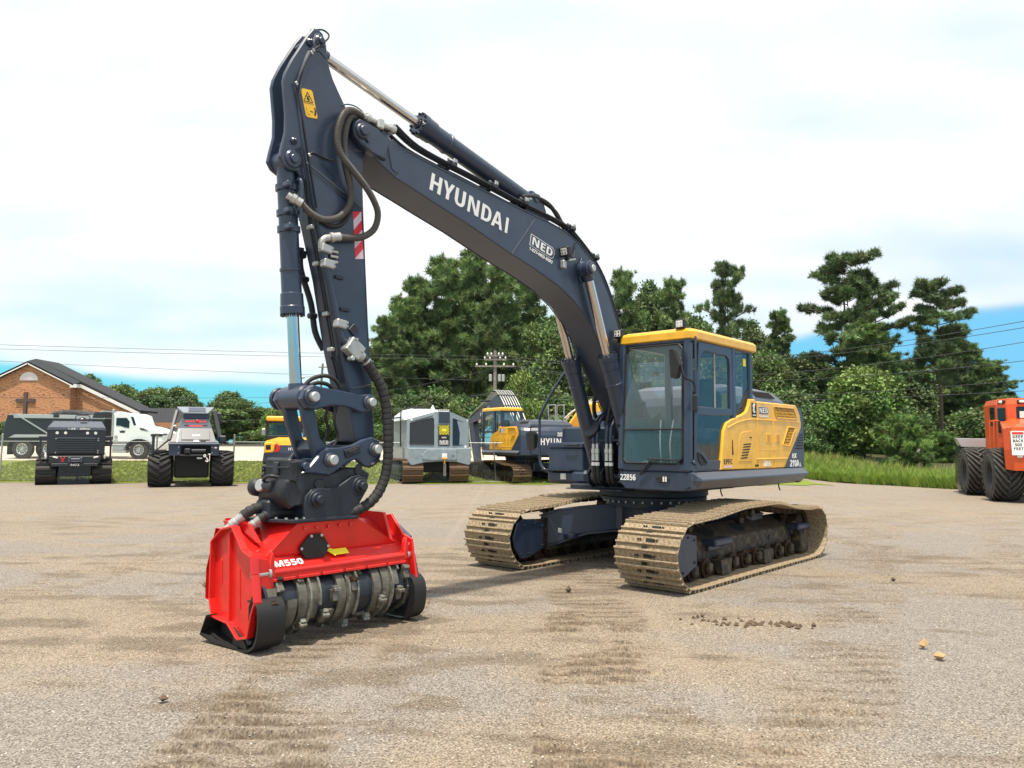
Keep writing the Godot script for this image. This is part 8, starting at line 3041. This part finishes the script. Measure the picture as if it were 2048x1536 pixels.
	s.box(Vector3(-0.92, 1.69, 1.095), Vector3(0.34, 0.68, 0.012), 0.0, Basis(Vector3(1, 0, 0), -0.1))
	var sg := obj("sign_board", s, M.white, o)
	s = Sh.new()
	s.box(Vector3(-0.92, 1.97, 1.078), Vector3(0.28, 0.06, 0.012), 0.0, Basis(Vector3(1, 0, 0), -0.1))
	obj("red_band", s, M.redtape, sg)
	var y := Vector3(0, 1, -0.1)
	var k := 0
	for w in [["KEEP", 0.25], ["BACK", 0.26], ["500", 0.17], ["FEET", 0.24]]:
		letters(w[0], Vector3(-0.92, 1.868 - k * 0.112, 1.086 + k * 0.0112), Vector3.RIGHT, y, 0.078, w[1], M.black, sg)
		k += 1
	s = Sh.new()
	s.box(Vector3(-0.89, 1.32, 1.095), Vector3(0.13, 0.07, 0.01))
	obj("small_label", s, M.white, o)
	s = Sh.new()
	s.box(Vector3(-0.62, 1.20, 1.095), Vector3(0.1, 0.12, 0.02), 0.02)
	obj("corner_marker", s, M.lime, o)
	# steel pusher and mulching head in front
	var h := thing("steel_mulching_head", "grey steel pusher bar and black mulching head in front of the orange machine", "mulcher", lot(15.4, 22.4), -0.315)
	s = Sh.new()
	s.loft([[Vector3(-1.38, 1.86, -3.95), Vector3(1.3, 1.80, -3.95), Vector3(1.3, 1.52, -3.90), Vector3(-1.25, 1.58, -3.90)], [Vector3(-1.40, 1.88, -4.25), Vector3(1.3, 1.82, -4.25), Vector3(1.3, 1.54, -4.25), Vector3(-1.3, 1.60, -4.25)]])
	obj("pusher_bar", s, M.alu, h)
	s = Sh.new()
	s.extr([[-1.30, 1.62], [-1.12, 1.62], [-1.10, 0.3], [-1.0, 0.0], [-1.25, 0.0], [-1.34, 0.35]], -4.6, -4.0, 0.02)
	s.box(Vector3(0.0, 0.65, -4.7), Vector3(2.4, 0.9, 0.8), 0.1)
	obj("housing", s, M.night, h)
	s = Sh.new()
	for x in [-0.45, -0.28, 0.1]:
		s.cyl(Vector3(x, 1.66, -3.95), Vector3(x, 1.66, -3.86), 0.04, 8)
	s.box(Vector3(0.25, 1.7, -3.9), Vector3(0.3, 0.3, 0.2), 0.03)
	obj("bar_fitting", s, M.black, h)


func build_yard_things() -> void:
	# playground frame and sheds across the road
	var o := thing("swing_frame", "thin metal swing frame across the road behind the fence post", "swing frame", lot(-33.5, 68.5))
	var s := Sh.new()
	s.tube([Vector3(-1.1, 0, 0), Vector3(-1.0, 1.55, 0), Vector3(1.0, 1.55, 0), Vector3(1.1, 0, 0)], 0.05, 6, 1)
	obj("frame", s, M.galv, o)
	o = thing("teal_shed", "small teal shed with a white framed door across the road", "shed", lot(-37.4, 70.0))
	s = Sh.new()
	s.box(Vector3(0, 0.5, -0.8), Vector3(2.2, 1.5, 1.6), 0.02)
	obj("wall", s, M.teal, o)
	s = Sh.new()
	s.box(Vector3(0.0, 0.35, 0.012), Vector3(0.7, 1.2, 0.03), 0.01)
	obj("door", s, M.white, o)
	s = Sh.new()
	s.box(Vector3(0.0, 0.35, 0.034), Vector3(0.5, 1.0, 0.02), 0.01)
	obj("door_pane", s, M.asphalt, o)
	s = Sh.new()
	s.box(Vector3(0.0, 1.3, -0.8), Vector3(2.5, 0.1, 1.9), 0.02)
	obj("roof", s, M.asphalt, o)
	o = thing("grey_bin", "square grey bin right of the swing frame", "bin", lot(-30.4, 70.5))
	s = Sh.new()
	s.box(Vector3(0, 0.45, 0), Vector3(1.3, 0.9, 1.0), 0.04)
	obj("box", s, M.galv, o)
	s = Sh.new()
	s.box(Vector3(0, 0.94, 0), Vector3(1.4, 0.08, 1.1), 0.02)
	obj("lid", s, M.asphalt, o)
	o = thing("trailer", "flat black trailer bed behind the grey tracked carrier", "trailer", lot(-5.6, 40.5))
	s = Sh.new()
	s.box(Vector3(0, 0.85, 0), Vector3(4.2, 0.22, 2.2), 0.02)
	obj("bed", s, M.black, o)
	for x in [-1.5, -0.5]:
		s = Sh.new()
		s.cyl(Vector3(x, 0.4, 0.9), Vector3(x, 0.4, 1.12), 0.4, 20, 0.03)
		obj("wheel", s, M.tyre, o)
	s = Sh.new()
	s.bar(Vector3(1.2, 0.4, 0.9), Vector3(1.2, 0.0, 0.9), 0.12, 0.12, 0.01)
	obj("stand", s, M.galv, o)
	o = thing("roadside_sign", "small white sign on a thin stake at the pine stand's foot", "sign", lot(-10.1, 62.0))
	s = Sh.new()
	s.bar(Vector3(0, 0, 0), Vector3(0, 1.3, 0), 0.05, 0.05)
	obj("stake", s, M.wood, o)
	s = Sh.new()
	s.box(Vector3(0, 1.35, 0.04), Vector3(0.55, 0.4, 0.03))
	obj("panel", s, M.white, o)
	o = thing("stake", "leaning pale wooden stake between the grey carrier and the far excavator", "stake", lot(-0.62, 33.4))
	s = Sh.new()
	s.bar(Vector3(-0.06, 0, 0), Vector3(-0.2, 1.72, 0), 0.06, 0.06)
	obj("pole", s, M.wood, o)
	o = thing("white_pole", "short white pole among the bushes left of the orange machine", "post", lot(22.6, 43.0))
	s = Sh.new()
	s.cyl(Vector3(0, 0, 0), Vector3(0, 1.5, 0), 0.09, 10, 0.01)
	obj("post", s, M.trim, o)


func build_small_things() -> void:
	var s := Sh.new()
	for a in [[3.28, 6.30, 0.045, "pale tan stone, the farther of two on the gravel at the right"], [3.22, 5.96, 0.05, "orange tan stone, the nearer of two on the gravel at the right"], [0.62, 8.62, 0.045, "dark clod of earth between the two tracks"], [-2.18, 4.95, 0.035, "small dark clod on the gravel left of the track prints"], [4.55, 9.35, 0.03, "dark pebble on the gravel behind the near track's tail"], [-3.42, 8.75, 0.04, "dark clod on the gravel far left of the mulching head"]]:
		s = Sh.new()
		pebble(s, Vector3(), a[2], int(a[0] * 100))
		var m: Material = M.clod
		if a[3].begins_with("pale"):
			m = M.tan_stone
		elif a[3].begins_with("orange"):
			m = M.tan_stone
		var o := obj("stone", s, m)
		o.position = lot(a[0], a[1], a[2] * 0.45)
		tag(o, a[3], "stone", "stray stones on the lot")
	# torn roots and earth left beside the near track
	s = Sh.new()
	var r := RandomNumberGenerator.new()
	r.seed = 19
	for i in 60:
		var x := r.randfn() * 0.24
		var z := r.randfn() * 0.09
		pebble(s, Vector3(x, 0.006, z + x * 0.25), 0.012 + 0.018 * r.randf(), i)
	var e := obj("earth_clump", s, M.clod)
	e.position = lot(2.12, 7.1)
	tag(e, "scatter of torn brown earth on the gravel before the near track", "earth", "", "stuff")
